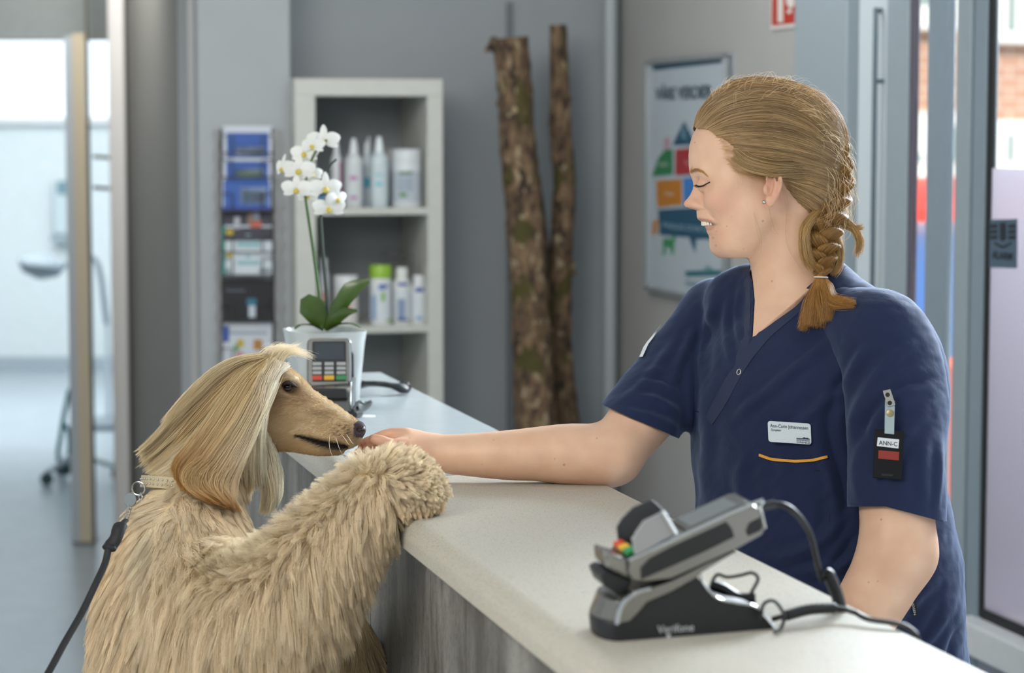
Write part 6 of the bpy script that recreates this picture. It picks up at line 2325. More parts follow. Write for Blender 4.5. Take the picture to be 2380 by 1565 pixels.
def build_near_terminal():
    M = term_mats()
    # base wedge: outline traced on the near side panel, standing on the worktop
    # long axis from the front lip (left) to the cable end (right); it stands slightly turned
    pA, pB = on(1432, 1493, ZT), on(1808, 1462, ZT)      # near bottom edge, left and right
    ex = pB - pA
    L = np.linalg.norm(ex); ex /= L
    en_ = np.array([-ex[1], ex[0], 0])                    # away from camera
    ey = en_ + ex * 0.17
    ey /= np.linalg.norm(ey)
    D = 0.078
    F_ = frame_of(pA, ex, ey)
    root = thing('terminal_cradle', tuple(F_(L / 2, D / 2, 0)), 'black and silver wedge shaped terminal cradle with pale lettering on the near worktop', 'cradle')
    def sil(px, py):                       # (x, z) on the near vertical face for a pixel
        r = FWD + (px - CX) / FPX * RGT + (CY - py) / FPX * UPV
        t = np.dot(pA - EYE, en_) / np.dot(r, en_)
        h = EYE + r * t
        return np.dot(h - pA, ex), h[2] - ZT
    def poly(pts, n=3):
        q = [sil(*p) for p in pts]
        return q
    def loft(name, sections, m, parent=root, **kw):
        """sections: list of (outline [(x,z)], y) joined into one closed shape"""
        n = len(sections[0][0])
        v, f = [], []
        for out, y in sections:
            v += [F_(x, y, z) for x, z in out]
        for k in range(len(sections) - 1):
            for i in range(n):
                j = (i + 1) % n
                f.append((k * n + i, k * n + j, (k + 1) * n + j, (k + 1) * n + i))
        f.append(tuple(range(n))[::-1]); f.append(tuple((len(sections) - 1) * n + i for i in range(n)))
        v = np.array(v)
        c = v.mean(0)
        a = f[0]
        nrm = np.cross(v[a[1]] - v[a[0]], v[a[2]] - v[a[1]])
        if np.dot(nrm, v[a[0]] - c) < 0:
            f = [t[::-1] for t in f]
        return MB().add(v, f).make(name, m, parent, **kw)
    def shrink(o, k, cx=None, cz=None):
        a = np.array(o)
        c = a.mean(0) if cx is None else np.array([cx, cz])
        return [tuple(c + (p - c) * k) for p in a]
    sm = lambda pts, n=4: [tuple(p[:2]) for p in catmull([(x, z, 0) for x, z in pts], n, True)]
    # black side body of the cradle
    body = [sil(*p) for p in [(1432, 1492), (1430, 1452), (1445, 1446), (1462, 1443), (1480, 1425), (1500, 1400), (1560, 1375), (1622, 1340), (1640, 1362), (1665, 1388), (1700, 1398), (1752, 1408), (1775, 1430), (1800, 1460), (1796, 1464)]]
    body = [(x, max(z, 0.0)) for x, z in body]
    loft('cradle_side', [(shrink(body, 0.985), 0.000), (body, 0.003), (body, D - 0.003), (shrink(body, 0.985), D)], M['dk'], smooth=True)
    # silver top shell following the upper edge
    up = [(1430, 1452), (1445, 1446), (1462, 1443), (1480, 1425), (1502, 1398), (1560, 1373), (1622, 1338), (1629, 1330), (1700, 1285), (1712, 1278), (1640, 1310), (1560, 1350), (1508, 1368), (1480, 1375), (1452, 1392), (1440, 1410), (1433, 1430)]
    shell = [sil(*p) for p in up]
    loft('cradle_shell', [(shell, -0.0015), (shell, D + 0.0015)], M['sil'], smooth=True, bevel=0.0012)
    # rounded nose: black foot and silver cap bulging to the left
    nb = []
    for k in range(9):
        a = math.pi * k / 8
        nb.append((math.sin(a), math.cos(a)))
    x0 = sil(1436, 1480)[0]
    zt_, zb = sil(1432, 1452)[1], 0.0
    def nose(name, z0, z1, r0, r1, m):
        v, f = [], []
        n = len(nb)
        for z, r in ((z0, r0), (z1, r1)):
            for sx_, cy_ in nb:
                v.append(F_(x0 + 0.004 - r * sx_, D / 2 - cy_ * D / 2 * 0.999, z))
        for i in range(n - 1):
            f.append((i, i + 1, n + i + 1, n + i))
        f.append(tuple(range(n))[::-1]); f.append(tuple(range(n, 2 * n))); f.append((n - 1, 0, n, 2 * n - 1))
        return MB().add(v, f).make(name, m, root, smooth=True, bevel=0.0015)
    nose('cradle_foot', 0.0, 0.019, 0.020, 0.022, M['dk'])
    nose('cradle_nose', 0.019, sil(1440, 1392)[1] - 0.002, 0.022, 0.012, M['sil'])
    # bright rim down the near upright edge of the shell
    rim = [F_(*(lambda s_: (s_[0], -0.002, s_[1]))(sil(*p))) for p in [(1432, 1450), (1440, 1415), (1455, 1392), (1482, 1374), (1510, 1366)]]
    MB().tube(catmull(rim, 5), 0.0022, 8).make('rim', M['rim'], root, smooth=True)
    rim2 = [F_(*(lambda s_: (s_[0], -0.001, s_[1]))(sil(*p))) for p in [(1627, 1330), (1632, 1350), (1650, 1375), (1672, 1392), (1710, 1400), (1752, 1408), (1775, 1430), (1800, 1460)]]
    MB().tube(catmull(rim2, 5), 0.0014, 8).make('rim', M['rim'], root, smooth=True)
    # black receiver under the handset
    rc = [sil(*p) for p in [(1400, 1338), (1418, 1328), (1478, 1354), (1466, 1380), (1444, 1386), (1412, 1368)]]
    loft('slot', [(rc, 0.012), (rc, D - 0.018)], M['dk'], bevel=0.002)
    # terminal body lying on the cradle: side outline
    top = [(1462, 1302), (1500, 1286), (1755, 1168), (1768, 1178), (1782, 1228), (1776, 1240), (1712, 1276), (1560, 1345), (1500, 1352), (1468, 1348), (1458, 1330)]
    tb = [sil(*p) for p in top]
    tm = thing('payment_handset', tuple(F_(*(lambda s_: (s_[0], D / 2, s_[1]))(sil(1600, 1290)))), 'silver payment handset with coloured keys and a key shield, lying slanted on the foreground cradle', 'card terminal')
    sh = [sil(*p) for p in [(1490, 1318), (1512, 1296), (1560, 1270), (1690, 1210), (1702, 1226), (1708, 1246), (1640, 1280), (1560, 1316), (1492, 1346)]]
    yb0, yb1 = 0.002, D - 0.004
    loft('housing', [(shrink(tb, 0.97), yb0), (tb, yb0 + 0.004), (tb, yb1 - 0.004), (shrink(tb, 0.97), yb1)], M['sil'], tm, smooth=True)
    loft('side_grip', [(sh, yb0 - 0.0015), (sh, yb0 + 0.004)], M['dk'], tm, bevel=0.0008)
    pg = [sil(*p) for p in [(1735, 1232), (1742, 1214), (1768, 1200), (1774, 1222), (1768, 1232), (1740, 1244)]]
    loft('port', [(pg, yb0 - 0.0012), (pg, yb0 + 0.004)], M['dk'], tm, bevel=0.0006)
    # upper face: a plane through the top edge; u along the handset, v across
    s0, s1 = sil(1500, 1285), sil(1755, 1167)
    T0, T1 = F_(s0[0], yb0, s0[1]), F_(s1[0], yb0, s1[1])
    eu = (T1 - T0) / np.linalg.norm(T1 - T0)
    ev = ey
    en = np.cross(eu, ev)
    if en[2] < 0: en = -en
    LL = np.linalg.norm(T1 - T0)
    G = lambda u, v_, w=0.0: T0 + eu * u + ev * v_ + en * w
    Wd = yb1 - yb0
    MB().box(G(LL * 0.40, Wd * 0.10, 0.0002), eu * LL * 0.56, ev * Wd * 0.8, en * 0.0018).make('screen_frame', M['sil'], tm, bevel=0.001)
    MB().box(G(LL * 0.45, Wd * 0.17, 0.0012), eu * LL * 0.43, ev * Wd * 0.64, en * 0.0014).make('screen', M['scr'], tm, bevel=0.0004)
    MB().box(G(-LL * 0.14, Wd * 0.06, -0.004), eu * LL * 0.42, ev * Wd * 0.88, en * 0.005).make('key_deck', M['dk'], tm, bevel=0.001)
    # keys: first row of coloured keys at the lower end, greys above it
    for c_, (m_, v0) in enumerate((('red', 0.64), ('yel', 0.38), ('grn', 0.12))):
        MB().box(G(-LL * 0.135, Wd * v0, 0.001), eu * LL * 0.085, ev * Wd * 0.22, en * 0.0055).make('key', M[m_], tm, bevel=0.0015)
        for r_ in range(3):
            MB().box(G(LL * (0.02 + 0.09 * r_), Wd * v0, 0.001), eu * LL * 0.06, ev * Wd * 0.20, en * 0.003).make('key', M['key'], tm, bevel=0.001)
    # front block below the keys
    fbk = [sil(*p) for p in [(1408, 1282), (1462, 1300), (1470, 1348), (1430, 1330), (1410, 1318)]]
    loft('printer_lip', [(fbk, 0.006), (fbk, D - 0.026)], M['sil'], tm, bevel=0.003)
    # curved privacy shield: two cheek plates round the keys
    def plate(v0, pts, m_, nm):
        # outline in pixels on the near face, moved across by v0
        q = [sil(*p) for p in pts]
        loft(nm, [(q, v0), (q, v0 + 0.003)], m_, tm, bevel=0.0008)
    plate(0.0, [(1476, 1290), (1470, 1252), (1478, 1234), (1496, 1208), (1540, 1186), (1572, 1238), (1500, 1278)], M['pl'], 'key_shield')
    plate(D - 0.012, [(1478, 1300), (1472, 1250), (1484, 1230), (1512, 1202), (1556, 1182), (1604, 1226), (1530, 1262)], mat('shield_dark', '3c3e40', 0.4), 'key_shield')
    e0, e1 = sil(1539, 1185), sil(1570, 1238)
    MB().tube([F_(e0[0], 0.0, e0[1]), F_(e1[0], 0.0, e1[1])], 0.0026, 8).make('shield_edge', M['rim'], tm, smooth=True)
    bz = [sil(*p) for p in [(1462, 1302), (1500, 1284), (1755, 1166), (1768, 1178), (1780, 1226)]]
    MB().tube(catmull([F_(x, yb0 + 0.0005, z) for x, z in bz], 4), 0.0016, 8).make('bezel', M['rim'], tm, smooth=True)
    # lettering on the cradle
    o = sil(1527, 1472)
    o2 = sil(1612, 1466)
    text_mb('Verifone', F_(o[0], -0.0008, o[1]), F_(o2[0], 0, o2[1]) - F_(o[0], 0, o[1]), (0, 0, 1), 0.0105, 0.0005, bold=0.012, width=np.linalg.norm(F_(o2[0], 0, o2[1]) - F_(o[0], 0, o[1]))).make('lettering', mat('pale_lettering', 'b9bdc0', 0.4), root)
    l_ = sil(1549, 1484)
    MB().box(F_(l_[0], -0.0008, l_[1]), ex * 0.004, ey * 0.001, (0, 0, 0.004)).make('status_light', mat('pale_lettering', 'b9bdc0', 0.4), root)
    # cables
    blk = mat('black_cable', '15171a', 0.35)
    cb = thing('power_cable', tuple(on(1900, 1415, ZT)), 'black power cable curving from the handset end down behind the counter', 'cable')
    Y1 = to_cam(F_(sil(1770, 1180)[0], D / 2, sil(1770, 1180)[1]))[2]
    pts = [C3(1762, 1180, Y1 - 0.01), C3(1800, 1172, Y1), C3(1840, 1185, Y1), C3(1880, 1235, Y1 + 0.02), C3(1898, 1300, Y1 + 0.04), C3(1906, 1335, Y1 + 0.05), C3(1912, 1352, Y1 + 0.05)]
    MB().tube(to_world(catmull(pts, 8)), 0.0030, 10).make('cord', blk, cb, smooth=True)
    MB().tube(to_world(catmull(pts[:2], 4)), 0.0042, 10).make('plug', blk, cb, smooth=True)
    MB().tube(to_world(catmull([C3(1908, 1340, Y1 + 0.05), C3(1922, 1335, Y1 + 0.05), C3(1930, 1345, Y1 + 0.05), C3(1944, 1380, Y1 + 0.05), C3(1955, 1420, Y1 + 0.06)], 6)), [0.004] * 6 + [0.0062] * 19, 12).make('ferrite_grip', blk, cb, smooth=True)
    cb2 = thing('data_cable', tuple(on(1860, 1425, ZT)), 'black data cable with ribbed plug leaving the foreground cradle across the counter edge', 'cable')
    a = [on(1795, 1440, ZT + 0.006), on(1825, 1432, ZT + 0.010), on(1880, 1418, ZT + 0.013), on(1940, 1414, ZT + 0.012), on(1985, 1424, ZT + 0.009), on(2018, 1440, ZT + 0.006)]
    bq = np.dot(a[-1], V) - 0.03
    a += [R(CA1 + 0.008, bq, ZT + 0.001), R(CA1 + 0.014, bq - 0.01, ZT - 0.03), R(CA1 + 0.016, bq - 0.02, ZT - 0.16)]
    MB().tube(catmull(a, 8), 0.0027, 10).make('cord', blk, cb2, smooth=True)
    MB().tube(catmull(a[1:4], 10), [0.0048 + 0.0008 * (i % 2) for i in range(21)], 12).make('strain_relief', blk, cb2, smooth=True)
    MB().tube(catmull([on(1768, 1440, ZT + 0.012), on(1775, 1405, ZT + 0.026), on(1800, 1398, ZT + 0.028), on(1822, 1430, ZT + 0.016), on(1815, 1462, ZT + 0.004), on(1800, 1470, ZT + 0.003)], 8), 0.0018, 8).make('loop', blk, cb2, smooth=True)
    cb3 = thing('cable_clip', tuple(on(1700, 1400, ZT)), 'thin dark wire loop standing up behind the foreground cradle', 'cable')
    Yc = np.linalg.norm(on(1700, 1420, ZT)[:2]) + 0.05
    Yc = to_cam(F_(sil(1700, 1395)[0], D * 0.6, 0.03))[2]
    MB().tube(to_world(catmull([C3(1655, 1352, Yc), C3(1668, 1336, Yc), C3(1690, 1342, Yc), C3(1720, 1338, Yc), C3(1748, 1332, Yc), C3(1762, 1345, Yc), C3(1752, 1368, Yc), C3(1742, 1385, Yc)], 6)), 0.0017, 8).make('wire', blk, cb3, smooth=True)
    MB().tube(to_world(catmull([C3(1650, 1360, Yc), C3(1680, 1370, Yc), C3(1715, 1390, Yc), C3(1755, 1392, Yc)], 6)), 0.0055, 10).make('plug', blk, cb3, smooth=True)


def build_far_terminal():
    M = term_mats()
    c = on(768, 965, ZT)
    Yd = to_cam(c)[2]
    q = Yd / FPX
    root = thing('card_terminal', tuple(c), 'smaller silver card terminal with red yellow and green keys in front of the orchid pot', 'card terminal')
    # leans back, faces the camera slightly from the left
    ex = np.array([1.0, 0.06, 0]); ex /= np.linalg.norm(ex)
    back = np.array([-0.06, 1.0, 0])
    up = np.array([-0.05 * 0.34, 0.30, 0.95]); up /= np.linalg.norm(up)
    nn = np.cross(ex, up)
    if np.dot(nn, back) > 0: nn = -nn
    o = W(766, 895, Yd)
    w, h = 104 * q, 122 * q / 0.97
    o = W(765, 908, Yd)
    G = lambda x, y, z=0.0: o + ex * x + up * y + nn * z
    def slab(name, cx, cy, w_, h_, r, z0, z1, m, bev=0.0):
        pts = [G(cx + x, cy + y, z0) for x, y in rrect(w_, h_, r)]
        return MB().prism(pts, nn * (z1 - z0)).make(name, m, root, bevel=bev)
    slab('housing', 0, h / 2, w, h, 0.010, -0.024, 0.0, M['sil'], 0.003)
    slab('side_grip', w * 0.03, h * 0.42, w * 1.05, h * 0.72, 0.008, -0.022, -0.008, M['dk'], 0.002)
    slab('face', 0, h * 0.55, w * 0.76, h * 0.76, 0.003, 0.0, 0.001, M['dk'])
    slab('screen', 0, h * 0.74, w * 0.66, h * 0.30, 0.002, 0.001, 0.0015, mat('dark_screen', '3d454c', 0.15))
    for i, x in enumerate((-0.27, 0.0, 0.27)):
        for r in range(3):
            slab('key', x * w, h * (0.50 - 0.085 * r), w * 0.20, h * 0.06, 0.001, 0.001, 0.003, M['key'])
        slab('key', x * w, h * 0.235, w * 0.22, h * 0.085, 0.001, 0.001, 0.0035, M[('red', 'yel', 'grn')[i]])
    slab('lower_panel', 0, h * 0.10, w * 0.84, h * 0.13, 0.003, 0.0, 0.004, M['sil'], 0.001)
    MB().tube([G(w * 0.47, h * 0.05, 0), G(w * 0.475, h * 0.5, 0.001), G(w * 0.46, h * 0.9, 0)], 0.0022, 8).make('rim', M['rim'], root, smooth=True)
    # stand
    S0 = on(700, 972, ZT); S1 = on(826, 972, ZT)
    bx = (S1 - S0); wb = np.linalg.norm(bx); bx /= wb
    by = np.array([-bx[1], bx[0], 0])
    Z = np.array([0, 0, 1.0])
    P = lambda x, y, z: S0 + bx * x + by * y + Z * z
    prof = [(0, 0), (0, 0.012), (0.018, 0.034), (0.05, 0.055), (0.10, 0.055), (0.12, 0.0)]
    MB().prism([P(wb * 0.08, y, z) for y, z in prof], bx * wb * 0.84).make('cradle_shell', M['sil'], root, bevel=0.003)
    MB().box(P(0.02 * wb, -0.002, 0), bx * wb * 0.96, by * 0.12, Z * 0.012).make('cradle_foot', M['dk'], root, bevel=0.003)
    MB().box(P(0.14 * wb, 0.010, 0.030), bx * wb * 0.7, by * 0.02, Z * 0.016).make('slot', M['dk'], root, bevel=0.002)
    MB().tube([P(wb * 0.955, 0.002, 0.014), P(wb * 0.95, 0.014, 0.036), P(wb * 0.94, 0.045, 0.060)], 0.0032, 8).make('rim', M['rim'], root, smooth=True)
    blk = mat('black_cable', '15171a', 0.35)
    cb = thing('data_cable', tuple(on(840, 955, ZT)), 'tangled black cable loop lying beside the smaller terminal', 'cable')
    MB().tube(catmull([on(820, 955, ZT + 0.02), on(832, 935, ZT + 0.016), on(848, 938, ZT + 0.010), on(862, 934, ZT + 0.006), on(856, 945, ZT + 0.004), on(838, 956, ZT + 0.004), on(830, 948, ZT + 0.012)], 8), 0.0026, 8).make('cord', blk, cb, smooth=True)
    MB().tube([on(822, 965, ZT + 0.008), on(836, 962, ZT + 0.006)], 0.006, 10).make('plug', blk, cb, smooth=True)
    cp = thing('counter_sticker', tuple(on(850, 968, ZT + 0.0012)), 'small white round sticker beside the cable loop on the counter', 'sticker')
    MB().lathe(on(850, 968, ZT + 0.0012), [(0.016, 0), (0.016, 0.0006)], seg=28).make('disc', mat('sticker_white', 'f0f3f2', 0.4), cp)
    hs = thing('telephone_handset', tuple(on(885, 905, ZT)), 'curved black telephone handset lying near the far end of the counter', 'telephone')
    a = [on(822, 898, ZT + 0.008), on(850, 893, ZT + 0.018), on(885, 893, ZT + 0.022), on(915, 898, ZT + 0.018), on(945, 906, ZT + 0.010)]
    MB().tube(catmull(a, 6), [0.010] * 6 + [0.0075] * 12 + [0.0085, 0.0095, 0.011, 0.012, 0.0125, 0.012, 0.010], 12, flat=0.7).make('handle', mat('handset_black', '1b1e22', 0.3), hs, smooth=True)
    MB().lathe(on(940, 907, ZT + 0.0015), [(0.012, 0), (0.013, 0.006), (0.009, 0.014)], seg=18).make('earpiece', mat('handset_black', '1b1e22', 0.3), hs, smooth=True)


def build_orchid():
    rng = np.random.default_rng(4)
    c = on(756, 938, ZT + 0.0012)
    c[2] = ZT + 0.0012
    D_ = to_cam(c)[2]
    q = D_ / FPX
    pot = thing('flower_pot', tuple(c), 'glossy white tapered flower pot standing behind the smaller terminal', 'flower pot')
    mw = mat('pot_white', 'd4dad9', 0.25, coat=0.4)
    H = 172 * q
    v, f = [], []
    rings = [(0.050, 0), (0.053, 0.004), (0.0625, H * 0.85), (0.066, H), (0.063, H), (0.060, H * 0.92), (0.058, H * 0.85)]
    n = 20
    for r, z in rings:
        for x, y in rrect(2 * r * 0.97, 2 * r * 0.97, r * 0.45, 5):
            a_ = math.radians(20)
            v.append(c + np.array([x * math.cos(a_) - y * math.sin(a_), x * math.sin(a_) + y * math.cos(a_), z]))
    n = 20
    for k in range(len(rings) - 1):
        for i in range(n):
            j = (i + 1) % n
            f.append((k * n + i, k * n + j, (k + 1) * n + j, (k + 1) * n + i))
    f.append(tuple(range(n))[::-1]); f.append(tuple((len(rings) - 1) * n + i for i in range(n)))
    MB().add(v, f).make('pot', mw, pot, smooth=True)
    pl = thing('orchid', tuple(c + [0, 0, H * 0.86]), 'white flowering orchid with two stems growing in the white pot', 'orchid')
    soil = [c + np.array([0.052 * math.cos(t), 0.052 * math.sin(t), H * 0.88]) for t in np.linspace(0, 6.28, 20, endpoint=False)]
    MB().prism(soil, [0, 0, 0.006]).make('bark_mix', mat('bark_mix', '5a4a38', 0.95, noise=0.5, scale=150, bump=1.0, bscale=200), pl)
    ml = mat('orchid_leaf', '3f5a1c', 0.35, noise=0.15, scale=30, coat=0.2)
    P = lambda x, y, dz=0.0: W(x, y, D_ + dz)
    def leaf(mid, wid, dzs, tilt):
        m = catmull([P(x, y, z) for (x, y), z in zip(mid, dzs)], 6)
        w = np.interp(np.linspace(0, 1, len(m)), np.linspace(0, 1, len(wid)), wid) * q
        t = np.gradient(m, axis=0); t /= np.linalg.norm(t, axis=1)[:, None]
        s = np.cross(t, np.array(tilt, float)); s /= np.linalg.norm(s, axis=1)[:, None]
        up = np.cross(s, t)
        rows = []
        for off, lift in ((-1, 0.35), (-0.5, 0.1), (0, 0), (0.5, 0.1), (1, 0.35)):
            rows.append(m + s * (w * off)[:, None] + up * (w * lift * 0.5)[:, None])
        K = len(m)
        v = np.vstack(rows + [r - up * 0.0012 for r in rows])
        f = []
        for a in range(4):
            for i in range(K - 1):
                f.append((a * K + i, a * K + i + 1, (a + 1) * K + i + 1, (a + 1) * K + i))
                b = 5 * K
                f.append((b + a * K + i, b + (a + 1) * K + i, b + (a + 1) * K + i + 1, b + a * K + i + 1))
        return MB().add(v, f).make('leaf', ml, pl, smooth=True)
    leaf([(752, 765), (740, 740), (722, 712), (708, 690)], [7, 24, 30, 12], [0, -0.005, -0.01, -0.012], FWD)
    leaf([(758, 765), (785, 720), (815, 675), (857, 652)], [6, 17, 21, 6], [0, -0.012, -0.02, -0.02], FWD)
    leaf([(757, 766), (775, 748), (800, 728), (830, 722)], [6, 14, 12, 3], [-0.005, -0.02, -0.035, -0.05], FWD)
    leaf([(757, 768), (785, 755), (815, 752), (838, 762)], [5, 9, 9, 3], [0, -0.02, -0.03, -0.04], UPV)
    leaf([(750, 768), (725, 756), (700, 755), (684, 765)], [5, 9, 8, 3], [0, -0.01, -0.02, -0.03], UPV)
    leaf([(757, 765), (764, 735), (756, 715), (752, 700)], [5, 14, 14, 5], [0.01, 0.02, 0.03, 0.04], FWD)
    ms = mat('orchid_stem', '4a6638', 0.5)
    st1 = [(748, 765), (742, 690), (728, 580), (716, 500), (710, 450), (715, 400), (735, 350), (760, 325)]
    st2 = [(763, 765), (760, 700), (752, 600), (746, 510), (750, 440), (765, 390), (782, 370)]
    MB().tube(catmull([P(x, y) for x, y in st1], 6), np.linspace(0.0035, 0.0018, 43), 8).make('stem', ms, pl, smooth=True)
    MB().tube(catmull([P(x, y, 0.02) for x, y in st2], 6), np.linspace(0.0035, 0.0018, 37), 8).make('stem', mat('orchid_stem_dark', '2f3b30', 0.5), pl, smooth=True)
    mp = mat('orchid_petal', 'f4f4ef', 0.5, sss=0.1, sssr=(0.004, 0.004, 0.003))
    my = mat('orchid_lip', 'dcc75e', 0.5)
    # flowers: (px, py, size px, facing)
    fl = [(x_, y_, s_ * 1.42, f_) for x_, y_, s_, f_ in [(752, 328, 27, (0.1, -1, 0.1)), (728, 340, 22, (-0.5, -1, 0.3)), (708, 358, 24, (-0.2, -1, 0.2)), (695, 396, 27, (-0.1, -1, 0)), (660, 392, 24, (-0.9, -0.7, 0.1)), (690, 440, 26, (-0.2, -1, -0.1)), (725, 405, 18, (0.4, -1, 0)), (756, 438, 27, (0.3, -1, 0)), (764, 484, 27, (0.25, -1, -0.2)), (782, 462, 20, (0.7, -0.7, -0.1)), (716, 455, 18, (0.1, -1, -0.3))]]
    for x, y, sz, fc in fl:
        cc = P(x, y, rng.uniform(-0.02, 0.01))
        n = np.array(fc, float); n /= np.linalg.norm(n)
        a = np.cross([0, 0, 1.0], n); a /= np.linalg.norm(a)
        b = np.cross(n, a)
        g = MB()
        r = sz * q
        for k, (ang, ln, wd) in enumerate([(90, 1.0, 0.42), (200, 0.95, 0.38), (340, 0.95, 0.38), (15, 1.05, 0.78), (165, 1.05, 0.78)]):
            t = math.radians(ang)
            d = a * math.cos(t) + b * math.sin(t)
            s = np.cross(n, d)
            K = 7
            rows = []
            for i in range(K):
                u = i / (K - 1)
                ww = wd * math.sin(math.pi * min(0.97, 0.06 + 0.9 * u)) ** 0.7
                for j in (-1, -0.5, 0, 0.5, 1):
                    rows.append(cc + n * (0.002 + 0.12 * r * math.sin(u * 2.2) - 0.20 * r * u * u - 0.10 * r * abs(j) * ww) + d * ln * r * u + s * ww * r * j * 0.55 + (n * 0.0008 if k > 2 else 0))
            V_ = np.array(rows)
            N_ = len(V_)
            f = []
            for i in range(K - 1):
                for j in range(4):
                    f.append((i * 5 + j, i * 5 + j + 1, (i + 1) * 5 + j + 1, (i + 1) * 5 + j))
            f2 = [tuple(N_ + t_ for t_ in ff[::-1]) for ff in f]
            g.add(np.vstack([V_, V_ - n * 0.0006]), f + f2)
        fo = g.make('flower', mp, pl, smooth=True)
        MB().ball(cc + n * 0.004 - b * 0.10 * r, r * 0.20, 10, n).make('lip', my, fo, smooth=True)
    # name stick and small decorations in the pot
    cl = thing('stem_clip', tuple(P(746, 462, -0.004)), 'tiny blue clip holding the orchid stem among the flowers', 'plant clip')
    MB().box(P(739, 463, -0.03), RGT * 0.011, FWD * 0.003, UPV * 0.005).make('clip', mat('blue_clip', '1f6f96', 0.4), cl, bevel=0.001)


def bottle_mb(kind):
    if kind == 'spray':
        return [(0.0, 0), (0.95, 0), (1.0, 0.02), (1.0, 0.68), (0.80, 0.74), (0.48, 0.78)], [(0.48, 0.78), (0.44, 0.86), (0.25, 0.985), (0.20, 1.0)]
    if kind == 'flat':
        return [(0.0, 0), (0.95, 0), (1.0, 0.02), (1.0, 0.72), (0.85, 0.78), (0.62, 0.80)], [(0.66, 0.80), (0.66, 0.98), (0.6, 1.0)]
    return [(0.0, 0), (0.97, 0), (1.0, 0.02), (1.0, 0.75), (0.97, 0.78)], [(1.02, 0.78), (1.02, 0.98), (0.95, 1.0)]


